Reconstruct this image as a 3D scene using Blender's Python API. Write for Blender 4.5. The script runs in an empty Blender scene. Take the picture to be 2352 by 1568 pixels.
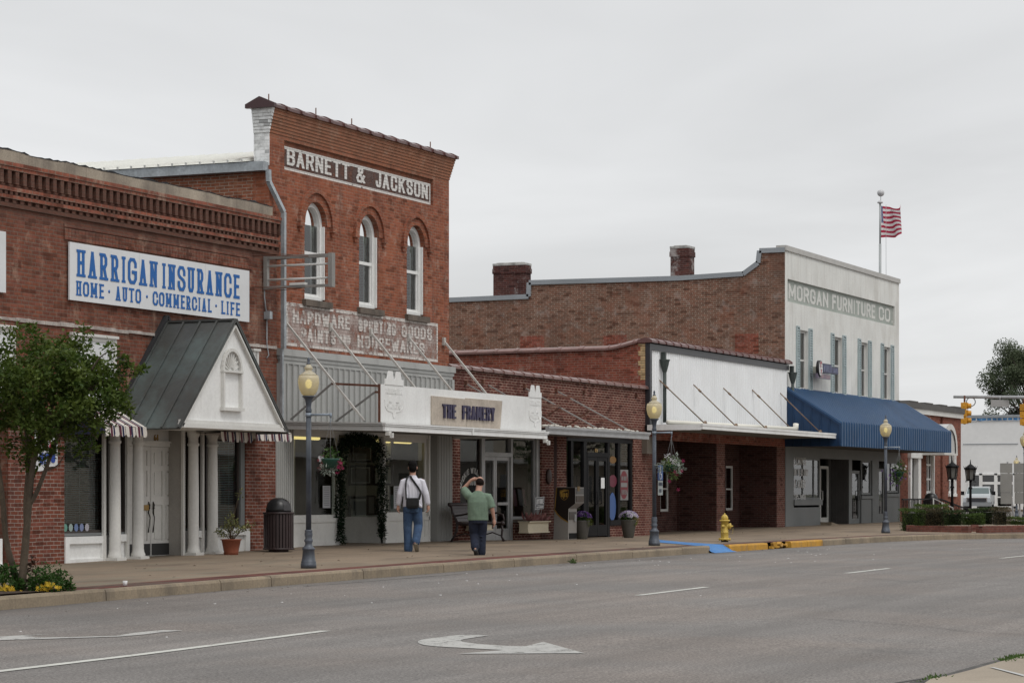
import bpy, math, random
from mathutils import Vector, Matrix
R = math.radians
rnd = random.Random(7)
S = bpy.context.scene
COL = S.collection

# ------------------------------------------------------------------ camera, sky, sun, exposure
BETA = R(24.0); SB = math.sin(BETA); CB = math.cos(BETA)
FPX = 5703.0; HOR = 1132.0; CAMZ = 1.39          # focal length and horizon in a 2352-wide picture
cam_d = bpy.data.cameras.new("camera"); cam = bpy.data.objects.new("camera", cam_d); COL.objects.link(cam)
cam.location = (0, 0, CAMZ); cam.rotation_euler = (R(90), 0, R(-66))
cam_d.sensor_width = 36; cam_d.lens = 36*FPX/2352; cam_d.shift_y = (HOR-784)/2352
cam_d.clip_start = 0.3; cam_d.clip_end = 4000
S.camera = cam

w = bpy.data.worlds.new("World"); S.world = w; w.use_nodes = True
nt = w.node_tree; nt.nodes.clear()
def wn(t, **k):
    n = nt.nodes.new(t)
    for a, b in k.items(): setattr(n, a, b)
    return n
out = wn('ShaderNodeOutputWorld'); bg = wn('ShaderNodeBackground'); bg.inputs['Strength'].default_value = 0.1
sky = wn('ShaderNodeTexSky', sky_type='NISHITA', sun_disc=False)
sky.sun_elevation = R(58); sky.sun_rotation = R(205)
tc = wn('ShaderNodeTexCoord'); sep = wn('ShaderNodeSeparateXYZ'); nt.links.new(tc.outputs['Generated'], sep.inputs[0])
def wm(op, a, b=None, c=None):
    n = wn('ShaderNodeMath', operation=op)
    for i, v in enumerate((a, b, c)):
        if v is None: continue
        if isinstance(v, (int, float)): n.inputs[i].default_value = v
        else: nt.links.new(v, n.inputs[i])
    return n.outputs[0]
zz = wm('MAXIMUM', sep.outputs['Z'], 0.0)
den = wm('ADD', zz, 0.10)
cx = wm('DIVIDE', sep.outputs['X'], den); cy = wm('DIVIDE', sep.outputs['Y'], den)
cmb = wn('ShaderNodeCombineXYZ'); nt.links.new(cx, cmb.inputs[0]); nt.links.new(cy, cmb.inputs[1])
nz = wn('ShaderNodeTexNoise'); nz.inputs['Scale'].default_value = 0.6; nz.inputs['Detail'].default_value = 5; nz.inputs['Roughness'].default_value = .5
nz.inputs['Distortion'].default_value = .6
nt.links.new(cmb.outputs[0], nz.inputs['Vector'])
mr = wn('ShaderNodeMapRange'); mr.inputs['From Min'].default_value = .3; mr.inputs['From Max'].default_value = .72
mr.inputs['To Min'].default_value = .80; mr.inputs['To Max'].default_value = 1.07
nt.links.new(nz.outputs['Fac'], mr.inputs['Value'])
# overcast: brighter towards the zenith, an even pale band low down
el = wm('POWER', zz, 1.2)
lum = wm('ADD', wm('MULTIPLY', el, 5.5), 7.85)
lowdark = wm('MULTIPLY', wm('MULTIPLY', wm('SUBTRACT', 1.0, wm('MINIMUM', wm('MULTIPLY', zz, 4.5), 1.0)), 1.0), 0.55)
lum = wm('ADD', lum, lowdark)
lum = wm('MULTIPLY', lum, mr.outputs[0])
cc = wn('ShaderNodeMixRGB'); cc.blend_type = 'MULTIPLY'; cc.inputs[0].default_value = 1; cc.inputs[1].default_value = (.985, .992, 1.0, 1)
nt.links.new(lum, cc.inputs[2])
mx = wn('ShaderNodeMixRGB'); mx.inputs[0].default_value = .95
nt.links.new(sky.outputs[0], mx.inputs[1]); nt.links.new(cc.outputs[0], mx.inputs[2])
nt.links.new(mx.outputs[0], bg.inputs['Color']); nt.links.new(bg.outputs[0], out.inputs[0])

sun_d = bpy.data.lights.new("sun", 'SUN'); sun_d.energy = 1.1; sun_d.angle = R(18); sun_d.color = (1, .97, .92)
sun = bpy.data.objects.new("sun", sun_d); COL.objects.link(sun)
sun.rotation_euler = (R(32), 0, R(-25))
S.view_settings.view_transform = 'Standard'; S.view_settings.look = 'None'
S.view_settings.exposure = 0.0; S.view_settings.gamma = 1.0

# ------------------------------------------------------------------ measuring helpers (street axes: X along, Y into the shops)
def ray(px, py):
    u = (px-1176.0)/FPX; v = (HOR-py)/FPX
    return Vector((CB+SB*u, SB-CB*u, v))
def XF(px, Y=25.0):
    d = ray(px, 0); return d.x*Y/d.y
def ZF(px, py, Y=25.0):
    d = ray(px, py); return CAMZ+d.z*Y/d.y
def YP(px, X):
    d = ray(px, 0); return d.y*X/d.x
def ZP(px, py, X):
    d = ray(px, py); return CAMZ+d.z*X/d.x
def lerp_tab(t, x):
    if x <= t[0][0]: return t[0][1]
    for (a, b), (c, d) in zip(t, t[1:]):
        if x <= c: return b+(d-b)*(x-a)/(c-a)
    return t[-1][1]
GZ = [(0, -.13), (20, -.13), (26, -.1), (33, -.037), (42, .015), (50, .035), (62, .03), (400, .03)]
ZFT = [(20, .08), (36.8, .154), (43.8, .247), (46, .285), (51.9, .28), (56.5, .23), (65.4, .19), (78.3, .29), (92.5, .31), (130, .31)]
KERB = [(-30, 18.8), (62, 18.8), (67.8, 18.68), (70, 18.4), (71.6, 18.0), (73.2, 17.2), (74.6, 16.2), (76.4, 15.1), (79, 14.4), (83, 14.1), (108, 14.1)]
def gz(X): return lerp_tab(GZ, X)
def kerb_y(X): return lerp_tab(KERB, X)
def sw(X, Y):
    k = kerb_y(X); a = gz(X)+.16; b = lerp_tab(ZFT, X)
    t = max(0, min(1, (Y-k)/(25-k))); return a+(b-a)*t
def SP(px, py, h=0.0):
    d = ray(px, py); z = .2
    for i in range(8):
        t = (z-CAMZ)/d.z; z = sw(t*d.x, t*d.y)+h
    return Vector((t*d.x, t*d.y, z))
def GP(px, py):
    d = ray(px, py); z = 0.0
    for i in range(6):
        t = (z-CAMZ)/d.z; z = gz(t*d.x)
    return Vector((t*d.x, t*d.y, z))

# ------------------------------------------------------------------ materials
MATS = {}
class N:
    def __init__(s, name):
        s.m = bpy.data.materials.new(name); s.m.use_nodes = True; s.t = s.m.node_tree
        s.b = s.t.nodes['Principled BSDF']; s.o = s.t.nodes['Material Output']
    def n(s, typ, **k):
        x = s.t.nodes.new(typ)
        for a, b in k.items(): setattr(x, a, b)
        return x
    def set(s, sock, v):
        if hasattr(v, 'is_output') or isinstance(v, bpy.types.NodeSocket): s.t.links.new(v, sock)
        elif isinstance(v, (tuple, list)) and len(v) == 3 and sock.type == 'RGBA': sock.default_value = (*v, 1)
        else: sock.default_value = v
    def pos(s):
        g = s.n('ShaderNodeNewGeometry'); return g.outputs['Position'], g.outputs['True Normal']
    def math(s, op, a, b=0.0, clamp=False):
        x = s.n('ShaderNodeMath', operation=op, use_clamp=clamp); s.set(x.inputs[0], a); s.set(x.inputs[1], b); return x.outputs[0]
    def mix(s, f, a, b, mode='MIX'):
        x = s.n('ShaderNodeMixRGB', blend_type=mode); s.set(x.inputs[0], f); s.set(x.inputs[1], a); s.set(x.inputs[2], b); return x.outputs[0]
    def noise(s, vec, scale, detail=4, rough=.55, dist=0.0):
        x = s.n('ShaderNodeTexNoise'); s.set(x.inputs['Vector'], vec); x.inputs['Scale'].default_value = scale
        x.inputs['Detail'].default_value = detail; x.inputs['Roughness'].default_value = rough; x.inputs['Distortion'].default_value = dist
        return x.outputs['Fac']
    def rng(s, v, a, b, c=0.0, d=1.0):
        x = s.n('ShaderNodeMapRange'); s.set(x.inputs[0], v)
        for i, q in enumerate((a, b, c, d)): x.inputs[i+1].default_value = q
        return x.outputs[0]
    def scale(s, vec, v3):
        x = s.n('ShaderNodeVectorMath', operation='MULTIPLY'); s.set(x.inputs[0], vec); x.inputs[1].default_value = v3; return x.outputs[0]
    def bump(s, h, strength=.3, dist=.01):
        x = s.n('ShaderNodeBump'); x.inputs['Strength'].default_value = strength; x.inputs['Distance'].default_value = dist
        s.set(x.inputs['Height'], h); s.t.links.new(x.outputs[0], s.b.inputs['Normal'])

def mat(name, c, rough=.6, var=.12, vs=2.0, fine=.08, fs=40.0, bump=0.0, metal=0.0, dirt=None, spec=.4, streak=None):
    """paint, metal, wood...: one colour with uneven tone, fine grain and, on request, patches of dirt or runs of stain"""
    if name in MATS: return MATS[name]
    k = N(name); p, nn = k.pos()
    a = k.rng(k.noise(p, vs, 5), .3, .7, 1-var, 1+var)
    f = k.rng(k.noise(p, fs, 3), .3, .7, 1-fine, 1+fine)
    col = k.mix(1.0, c, k.math('MULTIPLY', a, f), 'MULTIPLY')
    if dirt:
        d = k.rng(k.noise(k.scale(p, (1.3, 1.3, .8)), dirt[2], 7, .65), dirt[3] if len(dirt) > 3 else .5, .75, 0, dirt[1])
        col = k.mix(d, col, dirt[0])
    if streak:
        d = k.rng(k.noise(k.scale(p, (9, 9, .5)), streak[2], 5, .6), .52, .8, 0, streak[1])
        col = k.mix(d, col, streak[0])
    k.set(k.b.inputs['Base Color'], col); k.b.inputs['Roughness'].default_value = rough; k.b.inputs['Metallic'].default_value = metal
    k.b.inputs['Specular IOR Level'].default_value = spec
    if bump: k.bump(k.noise(p, fs, 4), bump, .01)
    MATS[name] = k.m; return k.m

def brick(name, c1, c2, mortar, bw=.213, bh=.068, ms=.0085, stain=None, patch=None, wear=None, bias=-.1, bstr=.5, streak=None, band=None):
    if name in MATS: return MATS[name]
    k = N(name); p, nn = k.pos()
    sp = k.n('ShaderNodeSeparateXYZ'); k.set(sp.inputs[0], p)
    sn = k.n('ShaderNodeSeparateXYZ'); k.set(sn.inputs[0], nn)
    side = k.math('GREATER_THAN', k.math('ABSOLUTE', sn.outputs[0]), .6)
    u = k.math('ADD', k.math('MULTIPLY', side, sp.outputs[1]), k.math('MULTIPLY', k.math('SUBTRACT', 1.0, side), sp.outputs[0]))
    wob = k.math('MULTIPLY', k.math('SUBTRACT', k.noise(p, 1.2, 2), .5), .03)
    cb = k.n('ShaderNodeCombineXYZ'); k.set(cb.inputs[0], u); k.set(cb.inputs[1], k.math('ADD', sp.outputs[2], wob))
    bt = k.n('ShaderNodeTexBrick'); k.set(bt.inputs['Vector'], cb.outputs[0])
    bt.inputs['Scale'].default_value = 1; bt.inputs['Brick Width'].default_value = bw; bt.inputs['Row Height'].default_value = bh
    bt.inputs['Mortar Size'].default_value = ms; bt.inputs['Mortar Smooth'].default_value = .25; bt.inputs['Bias'].default_value = bias
    k.set(bt.inputs['Color1'], c1); k.set(bt.inputs['Color2'], c2); k.set(bt.inputs['Mortar'], mortar)
    v = k.math('MULTIPLY', k.rng(k.noise(p, .55, 6, .65), .3, .7, .82, 1.17), k.rng(k.noise(p, 9, 5, .65), .3, .7, .74, 1.26))
    col = k.mix(1.0, bt.outputs['Color'], v, 'MULTIPLY')
    # odd burnt and pale bricks, picked per brick
    cell = k.n('ShaderNodeTexWhiteNoise', noise_dimensions='2D')
    rowi = k.math('FLOOR', k.math('DIVIDE', k.math('ADD', sp.outputs[2], wob), bh))
    odd = k.math('MULTIPLY', k.math('MODULO', rowi, 2.0), .5)
    cb2 = k.n('ShaderNodeCombineXYZ'); k.set(cb2.inputs[0], k.math('FLOOR', k.math('ADD', k.math('DIVIDE', u, bw), odd))); k.set(cb2.inputs[1], rowi)
    k.set(cell.inputs['Vector'], cb2.outputs[0])
    col = k.mix(k.rng(cell.outputs['Value'], .78, 1.0, 0, .9), col, tuple(x*.42 for x in c1))
    col = k.mix(k.rng(cell.outputs['Value'], .0, .2, .65, 0), col, tuple(min(1, x*1.6) for x in c2))
    if patch:
        col = k.mix(k.rng(k.noise(p, patch[2], 6, .6, .5), .52, .62, 0, patch[1]), col, patch[0])
    if stain:
        col = k.mix(k.rng(k.noise(k.scale(p, (1, 1, .45)), stain[2], 6, .65), .5, .72, 0, stain[1]), col, stain[0])
    if streak:
        col = k.mix(k.rng(k.noise(k.scale(p, (6, 6, .35)), streak[2], 5, .6), .55, .75, 0, streak[1]), col, streak[0])
    if wear:
        col = k.mix(k.rng(k.noise(p, wear[2], 7, .7), .55, .66, 0, wear[1]), col, wear[0])
    if band:
        t = k.math('MULTIPLY', k.rng(sp.outputs[2], band[2], band[3], 0, 1), k.rng(sp.outputs[2], band[4], band[5], 1, 0))
        col = k.mix(k.math('MULTIPLY', t, band[1]), col, band[0])
    k.set(k.b.inputs['Base Color'], col); k.b.inputs['Roughness'].default_value = .9; k.b.inputs['Specular IOR Level'].default_value = .2
    h = k.math('SUBTRACT', k.math('MULTIPLY', k.noise(p, 60, 3), .35), bt.outputs['Fac'])
    k.bump(h, bstr, .012)
    MATS[name] = k.m; return k.m

def flat(name, c, rough=.5, emit=0, metal=0, spec=.4):
    if name in MATS: return MATS[name]
    k = N(name); k.set(k.b.inputs['Base Color'], c); k.b.inputs['Roughness'].default_value = rough
    k.b.inputs['Metallic'].default_value = metal; k.b.inputs['Specular IOR Level'].default_value = spec
    if emit: k.set(k.b.inputs['Emission Color'], c); k.b.inputs['Emission Strength'].default_value = emit
    MATS[name] = k.m; return k.m

def glass(name, tint=(.8, .85, .82), rough=.015, wav=.02):
    if name in MATS: return MATS[name]
    k = N(name); p, _ = k.pos()
    tr = k.n('ShaderNodeBsdfTransparent'); k.set(tr.inputs[0], tint)
    gl = k.n('ShaderNodeBsdfGlossy'); gl.inputs['Roughness'].default_value = rough
    bp = k.n('ShaderNodeBump'); bp.inputs['Strength'].default_value = wav; bp.inputs['Distance'].default_value = .05
    k.set(bp.inputs['Height'], k.noise(k.scale(p, (1, 1, .35)), 1.6, 2)); k.t.links.new(bp.outputs[0], gl.inputs['Normal'])
    fr = k.n('ShaderNodeFresnel'); fr.inputs[0].default_value = 1.95
    mx = k.n('ShaderNodeMixShader'); k.set(mx.inputs[0], fr.outputs[0]); k.t.links.new(tr.outputs[0], mx.inputs[1]); k.t.links.new(gl.outputs[0], mx.inputs[2])
    k.t.links.new(mx.outputs[0], k.o.inputs[0]); MATS[name] = k.m; return k.m

def worn(name, c, amt=.5, scale=5.0, mort=.7, edge=(.47, .53)):
    """flaking paint on brick: gone where the noise says so and mostly gone in the mortar joints"""
    if name in MATS: return MATS[name]
    k = N(name); p, _ = k.pos()
    sp = k.n('ShaderNodeSeparateXYZ'); k.set(sp.inputs[0], p)
    cb = k.n('ShaderNodeCombineXYZ'); k.set(cb.inputs[0], sp.outputs[0]); k.set(cb.inputs[1], sp.outputs[2])
    bt = k.n('ShaderNodeTexBrick'); k.set(bt.inputs['Vector'], cb.outputs[0]); bt.inputs['Scale'].default_value = 1
    bt.inputs['Brick Width'].default_value = .213; bt.inputs['Row Height'].default_value = .068; bt.inputs['Mortar Size'].default_value = .008
    n1 = k.math('ADD', k.math('MULTIPLY', k.noise(p, scale, 8, .7), .65), k.math('MULTIPLY', k.noise(p, .6, 3), .35))
    m = k.rng(n1, edge[0]+(amt-.5)*.25, edge[1]+(amt-.5)*.25, 1, 0)
    m = k.math('MULTIPLY', m, k.math('SUBTRACT', 1.0, k.math('MULTIPLY', bt.outputs['Fac'], mort)))
    k.set(k.b.inputs['Base Color'], k.mix(k.rng(k.noise(p, 14, 4), .35, .7, 0, .35), c, tuple(x*.6 for x in c))); k.b.inputs['Roughness'].default_value = .9
    tr = k.n('ShaderNodeBsdfTransparent'); mx = k.n('ShaderNodeMixShader')
    k.set(mx.inputs[0], m); k.t.links.new(tr.outputs[0], mx.inputs[1]); k.t.links.new(k.b.outputs[0], mx.inputs[2])
    k.t.links.new(mx.outputs[0], k.o.inputs[0]); MATS[name] = k.m; return k.m

def linepaint(name, c, amt, scale=7.0):
    """road paint scuffed off in specks and at its edges"""
    if name in MATS: return MATS[name]
    k = N(name); p, _ = k.pos()
    m = k.math('ADD', k.math('MULTIPLY', k.noise(p, scale, 6, .7), .5), k.math('ADD', k.math('MULTIPLY', k.noise(p, 38, 3, .7), .32), k.math('MULTIPLY', k.noise(k.scale(p, (.3, 2.2, 1)), 1.3, 3), .18)))
    m = k.rng(m, amt, amt+.07, 1, 0)
    k.set(k.b.inputs['Base Color'], k.mix(k.rng(k.noise(p, 3, 4), .35, .7, 0, .4), c, tuple(x*.6 for x in c))); k.b.inputs['Roughness'].default_value = .85
    tr = k.n('ShaderNodeBsdfTransparent'); mx = k.n('ShaderNodeMixShader')
    k.set(mx.inputs[0], m); k.t.links.new(tr.outputs[0], mx.inputs[1]); k.t.links.new(k.b.outputs[0], mx.inputs[2])
    k.t.links.new(mx.outputs[0], k.o.inputs[0]); MATS[name] = k.m; return k.m

def leafm(name, c1, c2, scale=7.0, trans=.25, rough=.55):
    if name in MATS: return MATS[name]
    k = N(name); p, _ = k.pos()
    col = k.mix(k.rng(k.noise(p, scale, 4), .32, .68), c1, c2)
    k.set(k.b.inputs['Base Color'], col); k.b.inputs['Roughness'].default_value = rough; k.b.inputs['Specular IOR Level'].default_value = .25
    tl = k.n('ShaderNodeBsdfTranslucent'); k.set(tl.inputs[0], col)
    mx = k.n('ShaderNodeMixShader'); mx.inputs[0].default_value = trans; k.t.links.new(k.b.outputs[0], mx.inputs[1]); k.t.links.new(tl.outputs[0], mx.inputs[2])
    k.t.links.new(mx.outputs[0], k.o.inputs[0]); MATS[name] = k.m; return k.m

# ------------------------------------------------------------------ mesh builder
class MB:
    def __init__(s): s.v = []; s.f = []; s.mi = []; s.sm = []; s.cur = 0; s.smooth = False
    def add(s, vs, fs):
        o = len(s.v); s.v += [tuple(x) for x in vs]
        for f in fs: s.f.append([i+o for i in f]); s.mi.append(s.cur); s.sm.append(s.smooth)
    def quad(s, *p): s.add(p, [list(range(len(p)))])
    def box(s, x0, x1, y0, y1, z0, z1):
        v = [(x, y, z) for z in (z0, z1) for y in (y0, y1) for x in (x0, x1)]
        s.add(v, [(0, 2, 3, 1), (4, 5, 7, 6), (0, 1, 5, 4), (1, 3, 7, 5), (3, 2, 6, 7), (2, 0, 4, 6)])
    def obox(s, a, b, wd, ht, up=(0, 0, 1)):
        """bar of section wd x ht from a to b"""
        a = Vector(a); b = Vector(b); d = (b-a).normalized(); up = Vector(up)
        if abs(d.dot(up)) > .98: up = Vector((0, 1, 0))
        r = d.cross(up).normalized()*wd/2; q = r.cross(d).normalized()*ht/2
        v = [e+i*r+j*q for e in (a, b) for i, j in ((-1, -1), (1, -1), (1, 1), (-1, 1))]
        s.add(v, [(0, 1, 2, 3), (7, 6, 5, 4), (0, 4, 5, 1), (1, 5, 6, 2), (2, 6, 7, 3), (3, 7, 4, 0)])
    def prism(s, poly, ax, a, b):
        """poly (2-D) swept along axis ax from a to b; the other two axes in order"""
        def mk(p, t): q = list(p); q.insert(ax, t); return q
        n = len(poly); v = [mk(p, a) for p in poly]+[mk(p, b) for p in poly]
        s.add(v, [list(range(n))[::-1], list(range(n, 2*n))]+[(i, (i+1) % n, n+(i+1) % n, n+i) for i in range(n)])
    def tube(s, pts, rad, n=8, caps=True, flat_=1.0):
        pts = [Vector(p) for p in pts]; o = len(s.v); m = len(pts); vs = []; prev = None
        for i, p in enumerate(pts):
            d = (pts[min(i+1, m-1)]-pts[max(i-1, 0)]).normalized()
            if prev is None:
                q = Vector((0, 0, 1)) if abs(d.z) < .9 else Vector((1, 0, 0))
                a = d.cross(q).normalized()
            else:
                a = (prev-d*prev.dot(d)).normalized()
            prev = a; b = d.cross(a); r = rad[i] if isinstance(rad, (list, tuple)) else rad
            for j in range(n):
                t = 2*math.pi*j/n; vs.append(p+a*r*math.cos(t)+b*r*flat_*math.sin(t))
        fs = [(i*n+j, i*n+(j+1) % n, (i+1)*n+(j+1) % n, (i+1)*n+j) for i in range(m-1) for j in range(n)]
        if caps: fs += [list(range(n))[::-1], [(m-1)*n+j for j in range(n)]]
        sm = s.smooth; s.smooth = True; s.add(vs, fs); s.smooth = sm
    def lathe(s, prof, c=(0, 0, 0), n=16, sx=1, sy=1, smooth=True, axis=None):
        vs = []
        for r, z in prof:
            for j in range(n):
                t = 2*math.pi*j/n; q = Vector((r*math.cos(t)*sx, r*math.sin(t)*sy, z))
                if axis is not None: q = axis @ q
                vs.append(q+Vector(c))
        m = len(prof)
        fs = [(i*n+j, i*n+(j+1) % n, (i+1)*n+(j+1) % n, (i+1)*n+j) for i in range(m-1) for j in range(n)]
        fs += [list(range(n))[::-1], [(m-1)*n+j for j in range(n)]]
        sm = s.smooth; s.smooth = smooth; s.add(vs, fs); s.smooth = sm
    def ball(s, c, rx, ry=None, rz=None, n=12, m=8):
        ry = ry or rx; rz = rz or rx
        prof = [(max(1e-4, math.sin(math.pi*i/m)), -math.cos(math.pi*i/m)) for i in range(m+1)]
        vs = [(c[0]+r*math.cos(2*math.pi*j/n)*rx, c[1]+r*math.sin(2*math.pi*j/n)*ry, c[2]+z*rz) for r, z in prof for j in range(n)]
        sm = s.smooth; s.smooth = True
        s.add(vs, [(i*n+j, i*n+(j+1) % n, (i+1)*n+(j+1) % n, (i+1)*n+j) for i in range(m) for j in range(n)]); s.smooth = sm
    def leaf(s, p, d, up, L, W):
        d = Vector(d).normalized(); up = Vector(up); sd = d.cross(up)
        if sd.length < 1e-3: sd = Vector((1, 0, 0))
        sd = sd.normalized()*W/2; p = Vector(p); nn = sd.cross(d).normalized()*W*.18
        s.add([p, p+d*L*.45+sd+nn, p+d*L, p+d*L*.45-sd+nn], [(0, 1, 2), (0, 2, 3)])
    def leaves(s, c, r, n, L, W, shell=.0, sz=1.0):
        for i in range(n):
            while 1:
                q = Vector((rnd.uniform(-1, 1), rnd.uniform(-1, 1), rnd.uniform(-1, 1)))
                if shell <= q.length <= 1: break
            q2 = Vector((q.x*r, q.y*r, q.z*r*sz))
            d = Vector((rnd.gauss(0, 1), rnd.gauss(0, 1), rnd.gauss(0, .7)))+q*.8
            k = rnd.uniform(.7, 1.25)
            s.leaf(Vector(c)+q2, d, (rnd.gauss(0, .5), rnd.gauss(0, .5), 1), L*k, W*k)
    def build(s, name, m, parent=None, world=True):
        me = bpy.data.meshes.new(name)
        off = Vector((0, 0, 0))
        if parent is not None and world:
            q = parent
            while q: off += q.location; q = q.parent
        me.from_pydata([tuple(Vector(x)-off) for x in s.v], [], s.f)
        ms = m if isinstance(m, (list, tuple)) else [m]
        for a in ms: me.materials.append(a)
        for pl, i, sm in zip(me.polygons, s.mi, s.sm): pl.material_index = min(i, len(ms)-1); pl.use_smooth = sm
        me.update()
        o = bpy.data.objects.new(name, me); COL.objects.link(o)
        if parent is not None: o.parent = parent
        return o

def thing(name, label, cat, loc=(0, 0, 0), rz=0, group=None):
    o = bpy.data.objects.new(name, None); COL.objects.link(o); o.location = loc; o.rotation_euler = (0, 0, rz); o.empty_display_size = .2
    o['label'] = label; o['category'] = cat
    if group: o['group'] = group
    return o
def tag(o, label, cat, group=None):
    o['label'] = label; o['category'] = cat
    if group: o['group'] = group
    return o
def struct(name, mb, m):
    o = mb.build(name, m); o['kind'] = 'structure'; return o
def bx(name, m, parent, *a):
    b = MB(); b.box(*a); return b.build(name, m, parent)
def dup(root, loc, label, rz=None, group=None):
    r = root.copy(); COL.objects.link(r); r.location = loc; r['label'] = label
    if rz is not None: r.rotation_euler = (0, 0, rz)
    if group: r['group'] = group
    for ch in list(root.children):
        c = ch.copy(); COL.objects.link(c); c.parent = r
        for g in ch.children:
            d = g.copy(); COL.objects.link(d); d.parent = c
    return r

def wall(mb, x0, x1, z0, z1, y, holes=(), depth=.3, arches=()):
    """front sheet facing -Y with rectangular holes (x0,x1,z0,z1) and arched holes (cx, halfwidth, z0, zspring) and their reveals"""
    H = [tuple(h) for h in holes]+[(c-r, c+r, a, zs+r) for c, r, a, zs in arches]
    xs = sorted({x0, x1, *[min(max(h[i], x0), x1) for h in H for i in (0, 1)]})
    zs_ = sorted({z0, z1, *[min(max(h[i], z0), z1) for h in H for i in (2, 3)]})
    for a, b in zip(xs, xs[1:]):
        for c, d in zip(zs_, zs_[1:]):
            mxx, mz = (a+b)/2, (c+d)/2
            if any(h[0] < mxx < h[1] and h[2] < mz < h[3] for h in H): continue
            mb.quad((a, y, c), (b, y, c), (b, y, d), (a, y, d))
    for a, b, c, d in holes:
        e = y+depth
        mb.quad((a, y, c), (a, y, d), (a, e, d), (a, e, c)); mb.quad((b, y, c), (b, e, c), (b, e, d), (b, y, d))
        if d < z1: mb.quad((a, y, d), (b, y, d), (b, e, d), (a, e, d))
        if c > z0+.01: mb.quad((a, y, c), (a, e, c), (b, e, c), (b, y, c))
    for c, r, a, zs in arches:
        e = y+depth; pts = [(c-r, a)]+[(c-r*math.cos(math.pi*i/16), zs+r*math.sin(math.pi*i/16)) for i in range(17)]+[(c+r, a)]
        n = len(pts)
        for i in range(n): 
            p, q = pts[i], pts[(i+1) % n]; mb.quad((p[0], y, p[1]), (q[0], y, q[1]), (q[0], e, q[1]), (p[0], e, p[1]))
        top = zs+r
        arc = pts[1:-1]
        for i in range(8): mb.quad((c-r, y, top), (arc[i][0], y, arc[i][1]), (arc[i+1][0], y, arc[i+1][1]))
        for i in range(8, 16): mb.quad((c+r, y, top), (arc[i][0], y, arc[i][1]), (arc[i+1][0], y, arc[i+1][1]))

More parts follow.
